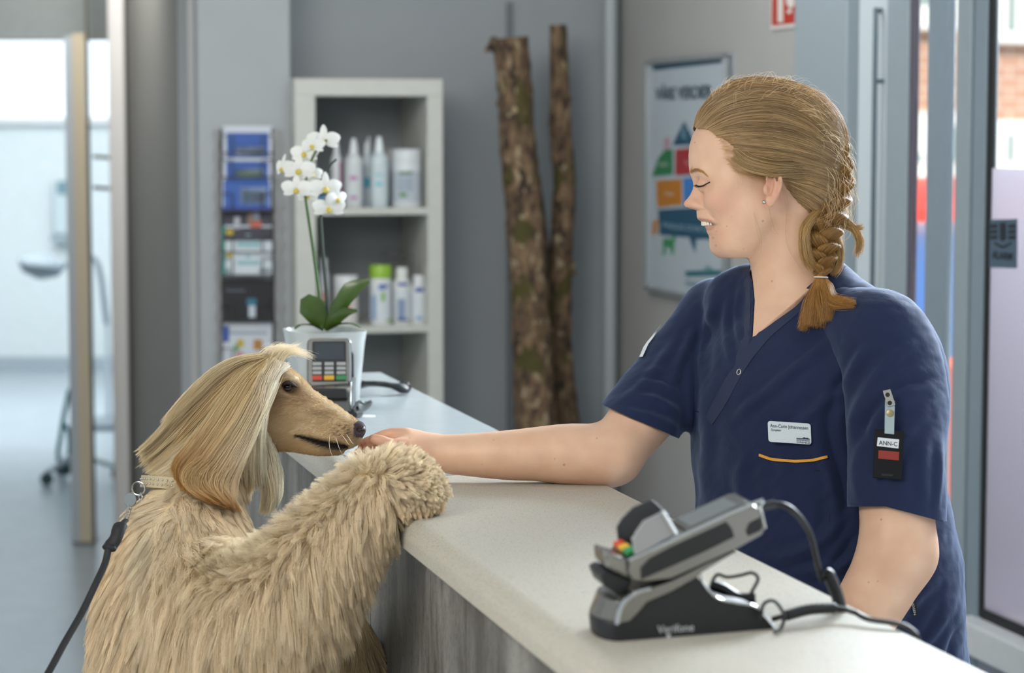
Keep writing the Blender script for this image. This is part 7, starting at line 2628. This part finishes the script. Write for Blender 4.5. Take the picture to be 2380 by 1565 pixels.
def build_shelf():
    fb = 6.775
    def z_at(y): return hit_b(860, y, fb)[2]
    aL, aR = np.dot(hit_b(687, 500, fb), U), np.dot(hit_b(1030, 560, fb), U)
    ms = mat('shelf_white', 'c3c5bd', 0.5, noise=0.02)
    sh = thing('shelf_unit', tuple(R((aL + aR) / 2, 6.95, 0)), 'tall narrow off white open shelf unit against the grey back wall', 'shelf')
    zt = z_at(183)
    tl, tr, tt = 0.060, 0.046, 0.050
    MB().rbox(aL, aL + tl, fb, BW - 0.004, 0, zt - tt).make('side_panel', ms, sh, bevel=0.002)
    MB().rbox(aR - tr, aR, fb, BW - 0.004, 0, zt - tt).make('side_panel', ms, sh, bevel=0.002)
    MB().rbox(aL, aR, fb, BW - 0.004, zt - tt, zt).make('top_panel', ms, sh, bevel=0.002)
    zs = []
    for y in (492, 767):
        zs.append(z_at(y))
    dz = zs[0] - zs[1]
    zs += [zs[1] - dz, zs[1] - 2 * dz, 0.04]
    for z in zs:
        MB().rbox(aL + tl, aR - tr, fb + 0.002, BW - 0.006, z - 0.010, z + 0.010).make('shelf', ms, sh, bevel=0.001)
    bc = fb + 0.06
    def put(name, px, w_px, ytop, z, kind, body, cap, lab, label, cat, grp=None, db=0.0, stripe=None, tex=()):
        b_ = bc + db
        p = hit_b(px, 500, b_)
        a = np.dot(p, U)
        dpt = to_cam(R(a, b_, 1.3))[2]
        r = w_px * dpt / FPX / 2
        top = hit_b(px, ytop, b_)[2]
        h = top - (z + 0.010)
        o = R(a, b_, z + 0.0102)
        t = thing(name, tuple(o), label, cat, grp)
        P1, P2 = bottle_mb(kind)
        MB().lathe(o, [(r * x, h * y) for x, y in P1], seg=24, sx=1, sy=0.85).make('body', mat('bottle_' + body, body, 0.35), t, smooth=True)
        MB().lathe(o, [(r * x, h * y) for x, y in P2], seg=24, sx=1, sy=0.85).make('cap', mat('cap_' + cap, cap, 0.4), t, smooth=True)
        if lab:
            MB().lathe(o, [(r * 1.012, h * 0.10), (r * 1.012, h * 0.62)], seg=24, sx=1, sy=0.86).make('label', mat('label_' + lab, lab, 0.5), t, smooth=True)
        for (c_, h0, h1, a0, a1) in tex:
            v, f = [], []
            K = 8
            for i in range(K + 1):
                th = math.radians(a0 + (a1 - a0) * i / K)
                d = U * math.cos(th) + V * math.sin(th) * 0.86
                for hh in (h0, h1):
                    v.append(o + d * r * 1.03 + np.array([0, 0, h * hh]))
            f = [(2 * i, 2 * i + 2, 2 * i + 3, 2 * i + 1) for i in range(K)]
            MB().add(v, f).make('label_print', mat('print_' + c_, c_, 0.5), t, smooth=True)
        return t
    z1, z2 = zs[0], zs[1]
    g1 = 'bottles on the upper shelf'
    put('spray_bottle', 783, 26, 322, z1, 'spray', 'c9ced0', 'dde2e4', None, 'clear spray bottle with a magenta panel, leftmost on the upper shelf', 'bottle', g1, 0.03, tex=[('9c2f77', 0.04, 0.66, 290, 350)])
    put('spray_bottle', 823, 42, 322, z1, 'spray', 'c6cccd', 'd8dee0', 'c9cfd0', 'white spray bottle with pink print on the upper shelf', 'bottle', g1, 0.0, tex=[('b07aa8', 0.40, 0.46, 235, 305), ('b07aa8', 0.12, 0.17, 235, 285), ('8e86a6', 0.04, 0.64, 312, 345)])
    put('spray_bottle', 853, 26, 330, z1, 'spray', 'b9c6cb', 'cfd8da', None, 'slim pale blue spray bottle between two larger ones on the upper shelf', 'bottle', g1, 0.05, tex=[('3fa0b5', 0.30, 0.45, 240, 310), ('6a7f9c', 0.04, 0.64, 200, 236)])
    put('spray_bottle', 882, 42, 318, z1, 'spray', 'c2ced2', 'e2eaec', 'c4d0d3', 'white spray bottle with turquoise print beside the large tub', 'bottle', g1, 0.0, tex=[('7fc0cc', 0.30, 0.36, 235, 305), ('7fc0cc', 0.45, 0.48, 235, 300), ('3f7d87', 0.03, 0.66, 318, 352)])
    put('spray_bottle', 858, 20, 316, z1, 'spray', 'aab5ba', 'c6cccf', None, 'thin grey spray bottle at the back of the upper shelf', 'bottle', g1, 0.14)
    put('spray_bottle', 905, 20, 345, z1, 'spray', 'a7abb0', 'b8b4ac', None, 'short grey spray bottle at the back beside the large tub', 'bottle', g1, 0.14)
    put('wipe_tub', 945, 68, 347, z1, 'tub', 'd0d6d8', 'ccd2d4', 'b4bcc4', 'large white wipe tub with grey label on the upper shelf', 'tub', None, 0.0, tex=[('5f7f64', 0.56, 0.62, 230, 300), ('9aa6b2', 0.28, 0.52, 228, 300), ('5f8a5c', 0.18, 0.25, 232, 262)])
    put('cream_tub', 803, 56, 640, z2, 'tub', 'cfd3d3', 'd4d8d8', 'd2ccc8', 'white tub half hidden behind the orchid leaf on the middle shelf', 'tub', None, 0.02, tex=[('c98f78', 0.30, 0.42, 235, 300)])
    put('squeeze_bottle', 752, 24, 600, z2, 'flat', 'c6cccf', 'c9d0d2', None, 'narrow clear bottle behind the orchid stems on the middle shelf', 'bottle', None, 0.03, tex=[('b7887c', 0.2, 0.5, 235, 300)])
    put('shampoo_bottle', 884, 50, 616, z2, 'tub', 'd6dadb', '8fb83a', 'cfd6da', 'white bottle with bright green cap on the middle shelf', 'bottle', 'bottles on the middle shelf', 0.0, tex=[('3f5fa8', 0.60, 0.68, 250, 300), ('7fb04a', 0.40, 0.55, 262, 296), ('8aa6c4', 0.08, 0.5, 205, 235), ('7fb04a', 0.05, 0.12, 290, 330)])
    put('lotion_bottle', 933, 42, 622, z2, 'flat', 'd8dcd9', 'd8dcd8', 'ccd3d6', 'white bottle with dark blue picture label, centre of the middle shelf group', 'bottle', 'bottles on the middle shelf', 0.0, tex=[('34509c', 0.68, 0.74, 235, 300), ('7f93ac', 0.12, 0.45, 232, 305), ('3a5284', 0.06, 0.12, 232, 305)])
    put('lotion_bottle', 972, 38, 640, z2, 'flat', 'd8dcd9', 'd5dadb', 'ccd3d6', 'white bottle with blue band at the right end of the middle shelf', 'bottle', 'bottles on the middle shelf', 0.0, tex=[('34509c', 0.66, 0.75, 235, 300), ('7ea2c4', 0.08, 0.16, 240, 290), ('b7a06a', 0.08, 0.2, 300, 330)])
    # wire basket at the back
    wb = thing('wire_basket', tuple(R(np.dot(hit_b(940, 600, fb + 0.22), U), fb + 0.22, z2 + 0.011)), 'small wire basket at the back of the middle shelf', 'basket')
    mw = mat('basket_wire', '8f9291', 0.3, 0.8)
    x0, x1 = np.dot(hit_b(900, 600, fb + 0.22), U), np.dot(hit_b(990, 600, fb + 0.22), U)
    zt_, zb_ = hit_b(940, 590, fb + 0.22)[2], z2 + 0.012
    g = MB()
    for z in (zt_, zt_ - 0.03, (zt_ + zb_) / 2, zb_ + 0.003):
        g.tube([R(x0, fb + 0.2, z), R(x1, fb + 0.2, z), R(x1, fb + 0.3, z), R(x0, fb + 0.3, z), R(x0, fb + 0.2, z)], 0.0018, 6)
    for i in range(9):
        a = x0 + (x1 - x0) * i / 8
        g.tube([R(a, fb + 0.2, zb_ + 0.003), R(a, fb + 0.2, zt_)], 0.0014, 6)
        g.tube([R(a, fb + 0.3, zb_ + 0.003), R(a, fb + 0.3, zt_)], 0.0014, 6)
    g.make('wires', mw, wb, smooth=True)
    MB().rbox(x0, x1, fb + 0.2, fb + 0.3, zb_, zb_ + 0.002).make('base_plate', mw, wb)


def build_rack():
    fb = 6.86                              # face of the column
    def P(px, py, out=0.0): return hit_b(px, py, fb - out)
    root = thing('brochure_rack', tuple(P(575, 600)), 'slim wire brochure rack hanging on the pale column', 'rack')
    mw = mat('rack_wire', '55504a', 0.4, 0.7)
    g = MB()
    z0, z1 = P(575, 1000)[2], P(575, 300)[2]
    for px in (516, 634):
        p = P(px, 600, 0.012)
        g.tube([[p[0], p[1], z0], [p[0], p[1], z1]], 0.003, 8)
    g.make('upright', mw, root, smooth=True)
    for y in (356, 412, 490, 586, 640, 746, 850):
        l, r = P(514, y, 0.012), P(637, y, 0.012)
        lo, ro = P(514, y, 0.048), P(637, y, 0.048)
        MB().tube([l, lo, ro, r], 0.0022, 6).make('pocket', mw, root, smooth=True)
        up = np.array([0, 0, 0.05])
        MB().tube([lo + (ro - lo) * 0.22, lo + (ro - lo) * 0.22 + up, lo + (ro - lo) * 0.02 + up], 0.002, 6).make('pocket_wire', mw, root, smooth=True)
        MB().tube([ro - (ro - lo) * 0.22, ro - (ro - lo) * 0.22 + up, ro - (ro - lo) * 0.02 + up], 0.002, 6).make('pocket_wire', mw, root, smooth=True)
    g = MB()
    zz = np.linspace(z0, z1, 60)
    for px in (505, 641, 655):             # wavy wire strips beside the pockets
        p = P(px, 600, 0.01)
        g.tube([[p[0] + 0.005 * math.sin(k * 1.6), p[1], z] for k, z in enumerate(zz)], 0.0022, 6)
    g.make('side_wire', mat('rack_wire_pale', '9a9892', 0.4, 0.5), root, smooth=True)
    def sheet(y0, y1, out, col, label, prints, x0=519, x1=632, tilt=0.012, dx=0):
        a, b = P(x0 + dx, y1, out), P(x1 + dx, y1, out)
        c = P(x0 + dx, y0, out - tilt)
        up = c - a
        t = thing('brochure', tuple(a), label, 'brochure', 'brochures in the wall rack')
        n = np.cross(b - a, up); n /= np.linalg.norm(n)
        if np.dot(n, V) > 0: n = -n
        MB().box(a, b - a, up, -n * 0.004).make('pages', mat('paper_' + col, col, 0.6), t)
        w, h = b - a, up
        for (cl, u0, u1, v0, v1) in prints:
            MB().box(a + w * u0 + h * v0 + n * 0.0002, w * (u1 - u0), h * (v1 - v0), n * 0.0004).make('print', mat('print_' + cl, cl, 0.55), t)
        return t
    bl = '2c56a0'
    sheet(292, 375, 0.024, 'c6ccd6', 'blue and white brochure with a grey picture, topmost in the wall rack', [(bl, 0.07, 0.93, 0.1, 0.80), ('b8c6d8', 0.25, 0.85, 0.15, 0.42), ('6f8078', 0.34, 0.80, 0.18, 0.34)])
    sheet(358, 440, 0.032, 'c6ccd6', 'blue and white brochure with a green picture, second in the wall rack', [(bl, 0.07, 0.93, 0.1, 0.84), ('b8c6d8', 0.25, 0.85, 0.30, 0.58), ('8fae3c', 0.30, 0.83, 0.32, 0.52)], dx=-1)
    sheet(413, 492, 0.040, 'b9c4da', 'blue brochure with a tilted dark photograph, third in the wall rack', [('2f59a4', 0.03, 0.97, 0.14, 0.92), ('9fb6d4', 0.36, 0.90, 0.22, 0.72), ('5d7050', 0.42, 0.88, 0.24, 0.60), ('5a5560', 0.62, 0.88, 0.24, 0.50), ('26408c', 0.0, 1.0, 0.0, 0.14)], dx=-2)
    sheet(490, 560, 0.028, '3a3a44', 'dark photographic leaflet peeping out between blue and white brochures', [('8d7468', 0.50, 0.62, 0.55, 0.95), ('b8604a', 0.55, 0.78, 0.45, 0.66), ('8a98a6', 0.62, 0.74, 0.7, 1.0), ('a9abb2', 0.22, 0.34, 0.4, 0.8)])
    for k, (y0, y1, o_, tx) in enumerate([(524, 610, 0.034, 'upper of the two white leaflets with a yellow mark'), (578, 643, 0.042, 'lower of the two white leaflets with a yellow mark')]):
        t = sheet(y0, y1, o_, 'c4ced4', tx + ' in the wall rack', [('c2a92c', 0.06, 0.20, 0.70, 0.88), ('2f7a72', -0.03, 0.04, 0.0, 1.0), ('86b0b4', 0.28, 0.76, 0.42, 0.56), ('86b0b4', 0.46, 0.56, 0.66, 0.76), ('7f8c90', 0.74, 0.98, 0.12, 0.30), ('7f8c90', 0.04, 0.14, 0.05, 0.3)])
    sheet(650, 748, 0.036, '14171c', 'black brochure with a small pale figure in the lower part of the rack', [('2e6a80', 0.48, 0.68, 0.38, 0.55), ('b9c2c8', 0.52, 0.66, 0.10, 0.38), ('54606a', 0.05, 0.45, 0.72, 0.76)])
    sheet(750, 900, 0.036, 'c2c8ce', 'white brochure with small coloured animal pictures, lowest in the rack', [('33529a', 0.0, 0.12, 0.70, 0.95), ('b9a22e', 0.28, 0.42, 0.62, 0.74), ('5f9a6a', 0.22, 0.32, 0.55, 0.66), ('a97838', 0.62, 0.80, 0.58, 0.74), ('c08a92', 0.26, 0.42, 0.40, 0.55), ('8a93a4', 0.10, 0.90, 0.82, 0.86)])


def build_sticks():
    m = bpy.data.materials.new('lichen_bark')
    m.use_nodes = True
    nt = m.node_tree
    b = nt.nodes['Principled BSDF']
    b.inputs['Roughness'].default_value = 0.9
    tc = nt.nodes.new('ShaderNodeTexCoord')
    def layer(sc, st, p0, p1, ca, cb, det=6):
        mp = nt.nodes.new('ShaderNodeMapping'); mp.inputs['Scale'].default_value = st
        nt.links.new(tc.outputs['Object'], mp.inputs[0])
        n = nt.nodes.new('ShaderNodeTexNoise'); n.inputs['Scale'].default_value = sc; n.inputs['Detail'].default_value = det
        nt.links.new(mp.outputs[0], n.inputs[0])
        r = nt.nodes.new('ShaderNodeValToRGB')
        r.color_ramp.elements[0].position, r.color_ramp.elements[1].position = p0, p1
        r.color_ramp.elements[0].color, r.color_ramp.elements[1].color = ca, cb
        nt.links.new(n.outputs[0], r.inputs[0])
        return n, r
    n1, r1 = layer(46, (1, 1, 0.45), 0.36, 0.62, srgb('32271e'), srgb('7d654c'))
    n2, r2 = layer(38, (1, 1, 0.6), 0.58, 0.66, (0, 0, 0, 1), (1, 1, 1, 1))
    n3, r3 = layer(20, (1, 1, 0.5), 0.56, 0.62, (0, 0, 0, 1), (1, 1, 1, 1))
    a = nt.nodes.new('ShaderNodeMixRGB'); a.inputs[2].default_value = srgb('a08f72')
    c = nt.nodes.new('ShaderNodeMixRGB'); c.inputs[2].default_value = srgb('4a4420')
    nt.links.new(r2.outputs[0], a.inputs[0]); nt.links.new(r1.outputs[0], a.inputs[1])
    nt.links.new(r3.outputs[0], c.inputs[0]); nt.links.new(a.outputs[0], c.inputs[1])
    nt.links.new(c.outputs[0], b.inputs['Base Color'])
    rng = np.random.default_rng(2)
    def log(name, pts, wid, Y, label, extra=None, knob=True):
        P = [at(x, y, Y - 0.0) for x, y in pts]
        bot = P[-1]
        dirn = (P[-1] - P[-2]) / np.linalg.norm(P[-1] - P[-2])
        while bot[2] > 0.0:
            bot = bot + dirn * min(0.2, max(0.02, bot[2] / max(1e-3, -dirn[2])))
            P.append(bot)
            if bot[2] < 0.003: break
        P[-1][2] = 0.0
        C = catmull(P, 14)
        R_ = np.interp(np.linspace(0, 1, len(C)), np.linspace(0, 1, len(wid)), wid) * Y / FPX / 2
        seg = 28
        mb = MB().tube(C, R_, seg)
        v = mb.v[0]
        nrm = v - np.repeat(C, seg, 0)
        k = 1 + 0.09 * wob(v, 38, 5, 3) + 0.045 * wob(v * [1, 1, 0.4], 110, 6, 2)
        mb.v[0] = np.repeat(C, seg, 0) + nrm * k[:, None]
        mb.v[0][-seg:, 2] = 0.001
        t = thing(name, tuple(np.array([*C[-1][:2], 0])), label, 'log', 'bark covered logs leaning in the corner')
        mb.make('trunk', m, t, smooth=True)
        if extra:
            for e in extra:
                MB().tube(catmull([at(x, y, Y) for x, y in e[0]], 5), np.linspace(e[1], e[2], 5 * (len(e[0]) - 1) + 1), 10).make('twig', m, t, smooth=True)
        if knob:
            for _ in range(9):
                i = rng.integers(5, len(C) // 2)
                th = rng.uniform(0, 6.28)
                d = np.array([math.cos(th), math.sin(th), 0.1])
                MB().ball(C[i] + d * R_[i] * 0.9, R_[i] * 0.28, 10).make('knot', m, t, smooth=True)
    log('birch_log', [(1186, 88), (1196, 200), (1204, 330), (1216, 470), (1226, 620), (1236, 760), (1240, 880), (1246, 1000)], [80, 84, 88, 94, 98, 100], 7.05, 'thick lichen covered log leaning in the corner, left of the two', [([(1172, 125), (1152, 118), (1138, 108), (1130, 122)], 0.014, 0.006), ([(1150, 100), (1144, 86)], 0.02, 0.008)])
    log('birch_log', [(1298, 58), (1301, 180), (1302, 300), (1310, 420), (1306, 560), (1300, 700), (1304, 850), (1320, 1000)], [38, 52, 54, 60, 68, 80], 7.22, 'slimmer brown bark log leaning in the corner, right of the two', [([(1330, 600), (1334, 640)], 0.004, 0.008)])
    log('birch_log', [(1252, 420), (1262, 520), (1270, 640), (1274, 760), (1284, 880), (1290, 1000)], [10, 28, 34, 40], 7.3, 'short dark branch standing between the two taller logs', knob=False)


def build_poster():
    A1 = AW - 0.018
    pw = lambda px, py, o=0.0: hit_a(px, py, A1 - o)
    tl, tr, bl = pw(1506, 141), pw(1692, 121), pw(1506, 676)
    b0, b1 = np.dot(tl, V), np.dot(tr, V)
    z1, z0 = tl[2], bl[2]
    root = thing('poster', tuple(pw(1600, 400)), 'framed white poster with coloured shapes and dark lettering on the right wall', 'poster')
    def rect(b_a, b_b, za, zb, t0, t1, name, m, bev=0.0, par=root):
        return MB().rbox(A1 - t1, A1 - t0, min(b_a, b_b), max(b_a, b_b), za, zb).make(name, m, par, bevel=bev)
    rect(b0, b1, z0, z1, -0.018, 0.0, 'backing', mat('poster_paper', 'b9c4cb', 0.25, noise=0.02))
    mf = mat('poster_frame', 'a5abad', 0.35, 0.5)
    w = 0.014
    for q in ((b0, b0 - w, z0, z1), (b1, b1 + w, z0, z1), (b0, b1, z1 - w, z1), (b0, b1, z0, z0 + w)):
        rect(*q, -0.018, 0.010, 'frame', mf, 0.002)
    def shape(pts, col, o=0.0012, name='print'):
        q = [pw(x, y, 0.0002) for x, y in pts]
        MB().prism(q, -U * o).make(name, mat('ink_' + col, col, 0.4), root)
    shape([(1518, 146), (1676, 128), (1676, 146), (1518, 164)], '1f4a60')
    def words(t, x0, y0, x1, y1, col, bold=0.02):
        a, b_ = pw(x0, y0, 0.001), pw(x1, y0, 0.001)
        h = pw(x0, y1, 0.001)[2] - a[2]
        text_mb(t, a, -V, (0, 0, 1), h / 0.72, 0.0006, bold=bold, width=abs(np.dot(b_ - a, V))).make('lettering', mat('ink_' + col, col, 0.4), root)
    words('VÅRE VERDIER', 1524, 232, 1656, 204, '2b4450', 0.03)
    shape([(1591, 282), (1563, 338), (1616, 336)], '22506a')
    words('K', 1584, 324, 1596, 296, '8fb0bd', 0.0)
    shape([(1545, 322), (1556, 318), (1556, 345), (1545, 350)], 'b08d98')
    shape([(1516, 410), (1532, 366), (1545, 350), (1564, 346), (1564, 406)], '2f7a4c')
    shape([(1570, 348), (1618, 342), (1618, 404), (1570, 408)], 'a8343a')
    shape([(1526, 420), (1584, 416), (1586, 476), (1528, 482)], 'c07a28')
    shape([(1588, 414), (1622, 412), (1622, 476), (1590, 478)], '3f80c8')
    shape([(1530, 488), (1660, 480), (1660, 556), (1618, 556), (1616, 588), (1602, 552), (1534, 546)], '24536c')
    shape([(1516, 516), (1530, 508), (1530, 540), (1516, 548)], 'bd8a5c')
    words('FAGLIG DYKTIG', 1540, 528, 1654, 516, '9db8c6', 0.0)
    for t, x, y in (('HJERTE', 1532, 386), ('TILLIT', 1592, 382), ('GLEDE', 1545, 454)):
        words(t, x, y, x + 20, y - 9, 'c8ccc4', 0.0)
    # little green dog
    shape([(1540, 560), (1546, 554), (1562, 556), (1566, 546), (1572, 550), (1568, 562), (1566, 590), (1560, 590), (1558, 574), (1548, 574), (1546, 592), (1540, 592), (1542, 572)], '3b8a5a')
    shape([(1594, 630), (1680, 628), (1672, 641), (1594, 643)], '2c6a78')
    shape([(1634, 626), (1644, 617), (1652, 620), (1660, 627)], '6f9a98')
    words('EVIDENSIA', 1594, 664, 1668, 650, '6f94a0', 0.02)
    fs = thing('fire_sign', tuple(hit_a(1825, 30, AW)), 'red and white fire equipment sign high on the right wall', 'sign')
    a_, b_ = hit_a(1793, 66, AW - 0.004), hit_a(1858, 66, AW - 0.004)
    ba, bb = np.dot(a_, V), np.dot(b_, V)
    zt = a_[2] + 0.15
    MB().rbox(AW - 0.006, AW - 0.001, bb, ba, a_[2] - 0.004, zt).make('plate', mat('sign_white', 'dcd8d0', 0.4), fs, bevel=0.001)
    MB().rbox(AW - 0.007, AW - 0.006, bb + 0.010, ba - 0.010, a_[2] + 0.006, zt - 0.01).make('field', mat('sign_red', 'b5321f', 0.4), fs)
    def sp(pts): 
        q = [hit_a(x, y, AW - 0.0072) for x, y in pts]
        MB().prism(q, -U * 0.0008).make('symbol', mat('sign_white', 'dcd8d0', 0.4), fs)
    sp([(1808, -40), (1820, -40), (1820, 52), (1808, 52)])
    sp([(1828, -10), (1846, -18), (1846, 14), (1836, 20), (1828, 8)])
    sp([(1830, 24), (1840, 20), (1840, 30), (1830, 32)])
    st = thing('window_sticker', tuple(hit_a(2330, 560, AW)), 'dark grey alarm sticker with an emblem on the frosted glass pane', 'sticker')
    q = [hit_a(x, y, AW + 0.0022) for x, y in [(2297, 511), (2365, 509), (2364, 624), (2296, 622)]]
    MB().prism(q, -U * 0.001).make('label', mat('sticker_slate', '4f6373', 0.5), st)
    def em(pts, c='1b232b'):
        r = [hit_a(x, y, AW + 0.0010) for x, y in pts]
        MB().prism(r, -U * 0.0006).make('emblem', mat('emblem_dark', c, 0.5), st)
    for x in (2302, 2344):
        for y in (522, 535, 548):
            em([(x, y), (x + 16, y - 1), (x + 16, y + 8), (x, y + 9)])
    em([(2324, 518), (2338, 518), (2338, 556), (2331, 562), (2324, 556)])
    em([(2310, 562), (2331, 572), (2352, 562), (2350, 568), (2331, 578), (2312, 568)])
    a, b_ = hit_a(2306, 600, AW + 0.0010), hit_a(2354, 600, AW + 0.0010)
    text_mb('ALARM', a, -V, (0, 0, 1), 0.022, 0.0006, bold=0.03, width=abs(np.dot(b_ - a, V))).make('emblem', mat('emblem_dark', '1b232b', 0.5), st)


def build_badges():
    sb = PERSON['sbvh']
    def plane(corners, lift):
        (ax_, ay_), (bx_, by_), (cx_, cy_) = corners[0], corners[1], corners[-1]
        pts = [proj(sb, ax_ + (bx_ - ax_) * s_ + (cx_ - ax_) * t_, ay_ + (by_ - ay_) * s_ + (cy_ - ay_) * t_, 0) for s_ in np.linspace(-0.05, 1.05, 8) for t_ in np.linspace(-0.05, 1.05, 6)]
        pts = [p for p in pts if p[0] is not None]
        n = np.mean([p[1] for p in pts], axis=0) + (-FWD) * 0.6
        n /= np.linalg.norm(n)
        c = np.mean([p[0] for p in pts], axis=0)
        # put every point of the badge on one plane in front of the cloth
        off = max(np.dot(p[0] - c, n) for p in pts) + lift
        def f(x, y, o=0.0):
            r = FWD + (x - CX) / FPX * RGT + (CY - y) / FPX * UPV
            t = (np.dot(c - EYE, n) + off + o) / np.dot(r, n)
            return EYE + r * t
        return f, n
    f, n = plane([(1786, 980), (1883, 985), (1885, 1031), (1787, 1026)], 0.0015)
    # name badge
    tl, tr, bl = f(1784.5, 978.5), f(1884.5, 985), f(1786.5, 1027)
    e1 = tr - tl; w = np.linalg.norm(e1); e1 /= w
    e2 = tl - bl; h = np.linalg.norm(e2); e2 /= h
    nb = thing('name_badge', tuple((tl + tr) / 2 - e2 * h / 2), 'white name badge pinned above the chest pocket of the navy scrubs', 'badge')
    c = (tl + tr) / 2 - e2 * h / 2
    pts = [c + e1 * x + e2 * y for x, y in rrect(w, h, 0.0035)]
    MB().prism(pts, n * 0.0014).make('plate', mat('badge_white', 'ced8dd', 0.35), nb, bevel=0.0003)
    ink = mat('badge_ink', '1c2230', 0.5)
    q = c + n * 0.0015
    text_mb('Ann-Carin Johannessen', q - e1 * w * 0.44 + e2 * h * 0.21, e1, e2, 0.0062, 0.0002, bold=0.008, width=w * 0.88).make('lettering', ink, nb)
    text_mb('Dyrepleier', q - e1 * w * 0.43 + e2 * h * 0.04, e1, e2, 0.0042, 0.0002, bold=0.006, width=w * 0.24, shear=0.2).make('lettering', ink, nb)
    navy = mat('badge_navy', '1e2c50', 0.5)
    MB().box(q + e1 * w * 0.16 - e2 * h * 0.265, e1 * w * 0.31, e2 * h * 0.045, n * 0.0002).make('logo', navy, nb)
    dogp = [(0.30, -0.21), (0.34, -0.16), (0.36, -0.19), (0.42, -0.18), (0.45, -0.22), (0.47, -0.225), (0.47, -0.24), (0.32, -0.235)]
    MB().prism([q + e1 * w * x + e2 * h * y for x, y in dogp], n * 0.0002).make('logo', navy, nb)
    text_mb('EVIDENSIA', q + e1 * w * 0.16 - e2 * h * 0.36, e1, e2, 0.0030, 0.0002, bold=0.02, width=w * 0.31).make('lettering', navy, nb)
    text_mb('DYREHELSE', q + e1 * w * 0.16 - e2 * h * 0.46, e1, e2, 0.0028, 0.0002, bold=0.02, width=w * 0.31).make('lettering', navy, nb)
    # key-card holder clipped to the sleeve
    f, n = plane([(2038, 1000), (2098, 1003), (2096, 1112), (2034, 1108)], 0.003)
    P = lambda x, y, o=0.0: f(x, y, o)
    hd = thing('card_holder', tuple(P(2066, 1058)), 'black plastic card holder hanging from a clip on the near sleeve', 'card holder')
    blk = mat('holder_black', '101214', 0.6, spec=0.2)
    MB().prism([P(*p) for p in [(2034, 998), (2102, 1003), (2096, 1116), (2029, 1111)]], n * 0.004).make('case', blk, hd, bevel=0.0008)
    MB().prism([P(*p, 0.0041) for p in [(2049, 1101), (2076, 1103), (2075, 1108), (2048, 1106)]], n * 0.0004).make('slot', mat('slot_black', '050606', 0.6), hd)
    MB().prism([P(*p, 0.0041) for p in [(2040, 1017), (2090, 1022), (2088, 1043), (2038, 1037)]], n * 0.0004).make('label', mat('label_white', 'd4dbe0', 0.4), hd)
    a, b_ = P(2043, 1034, 0.0046), P(2086, 1038, 0.0046)
    u = P(2043, 1024, 0.0046) - a
    text_mb('ANN-C', a, b_ - a, u, np.linalg.norm(u) / 0.70, 0.0002, bold=0.012, width=np.linalg.norm(b_ - a)).make('lettering', ink, hd)
    MB().prism([P(*p, 0.0041) for p in [(2042, 1047), (2090, 1051), (2089, 1071), (2041, 1066)]], n * 0.0004).make('red_window', mat('holder_red', '97271a', 0.35, col2='7a2a20', scale=900), hd)
    MB().prism([P(*p, 0.0045) for p in [(2057, 930), (2080, 932), (2078, 1010), (2056, 1008)]], n * 0.0006).make('strap', mat('strap_clear', '9fb0b3', 0.25), hd)
    cl = [P(*p, 0.006) for p in [(2052, 909), (2069, 905), (2081, 941), (2063, 946)]]
    MB().prism(cl, n * 0.0016).make('clip', mat('clip_steel', 'b9b6b0', 0.25, 1.0), hd, bevel=0.0003)
    for x, y in ((2063, 918), (2068, 937)):
        MB().lathe(P(x, y, 0.0077), [(0.0028, 0), (0.0028, 0.0003)], n, 16).make('rivet', mat('slot_black', '050606', 0.6), hd)
    MB().lathe(P(2069, 961, 0.0052), [(0.0046, 0), (0.0044, 0.0010), (0.0018, 0.0014)], n, 18).make('snap', mat('brass_snap', 'a99a74', 0.3, 0.9), hd, smooth=True)
    # woven side label
    f, n = plane([(2118, 1385), (2130, 1420), (2122, 1430)], 0.001)
    tg_ = thing('garment_label', tuple(f(2121, 1408)), 'tiny black woven label with pale letters on the side seam of the scrubs', 'label')
    MB().prism([f(*p) for p in [(2110, 1372), (2123, 1370), (2134, 1432), (2122, 1434)]], n * 0.0006).make('tag', mat('woven_black', '101218', 0.8), tg_)
    a, b_ = f(2114, 1376, 0.0008), f(2124, 1430, 0.0008)
    text_mb('BERENDSEN', a, b_ - a, f(2124, 1374, 0.0008) - a, 0.0042, 0.0002, bold=0.01, width=np.linalg.norm(b_ - a)).make('lettering', mat('woven_pale', 'b9b9bf', 0.8), tg_)
# ==MAIN==
build_room()
build_outside()
build_counter()
build_shelf()
build_rack()
build_sticks()
build_poster()
build_orchid()
build_far_terminal()
build_near_terminal()
build_person()
build_clothes()
build_badges()
build_hair()
build_face_details()
build_dog()
build_leash()
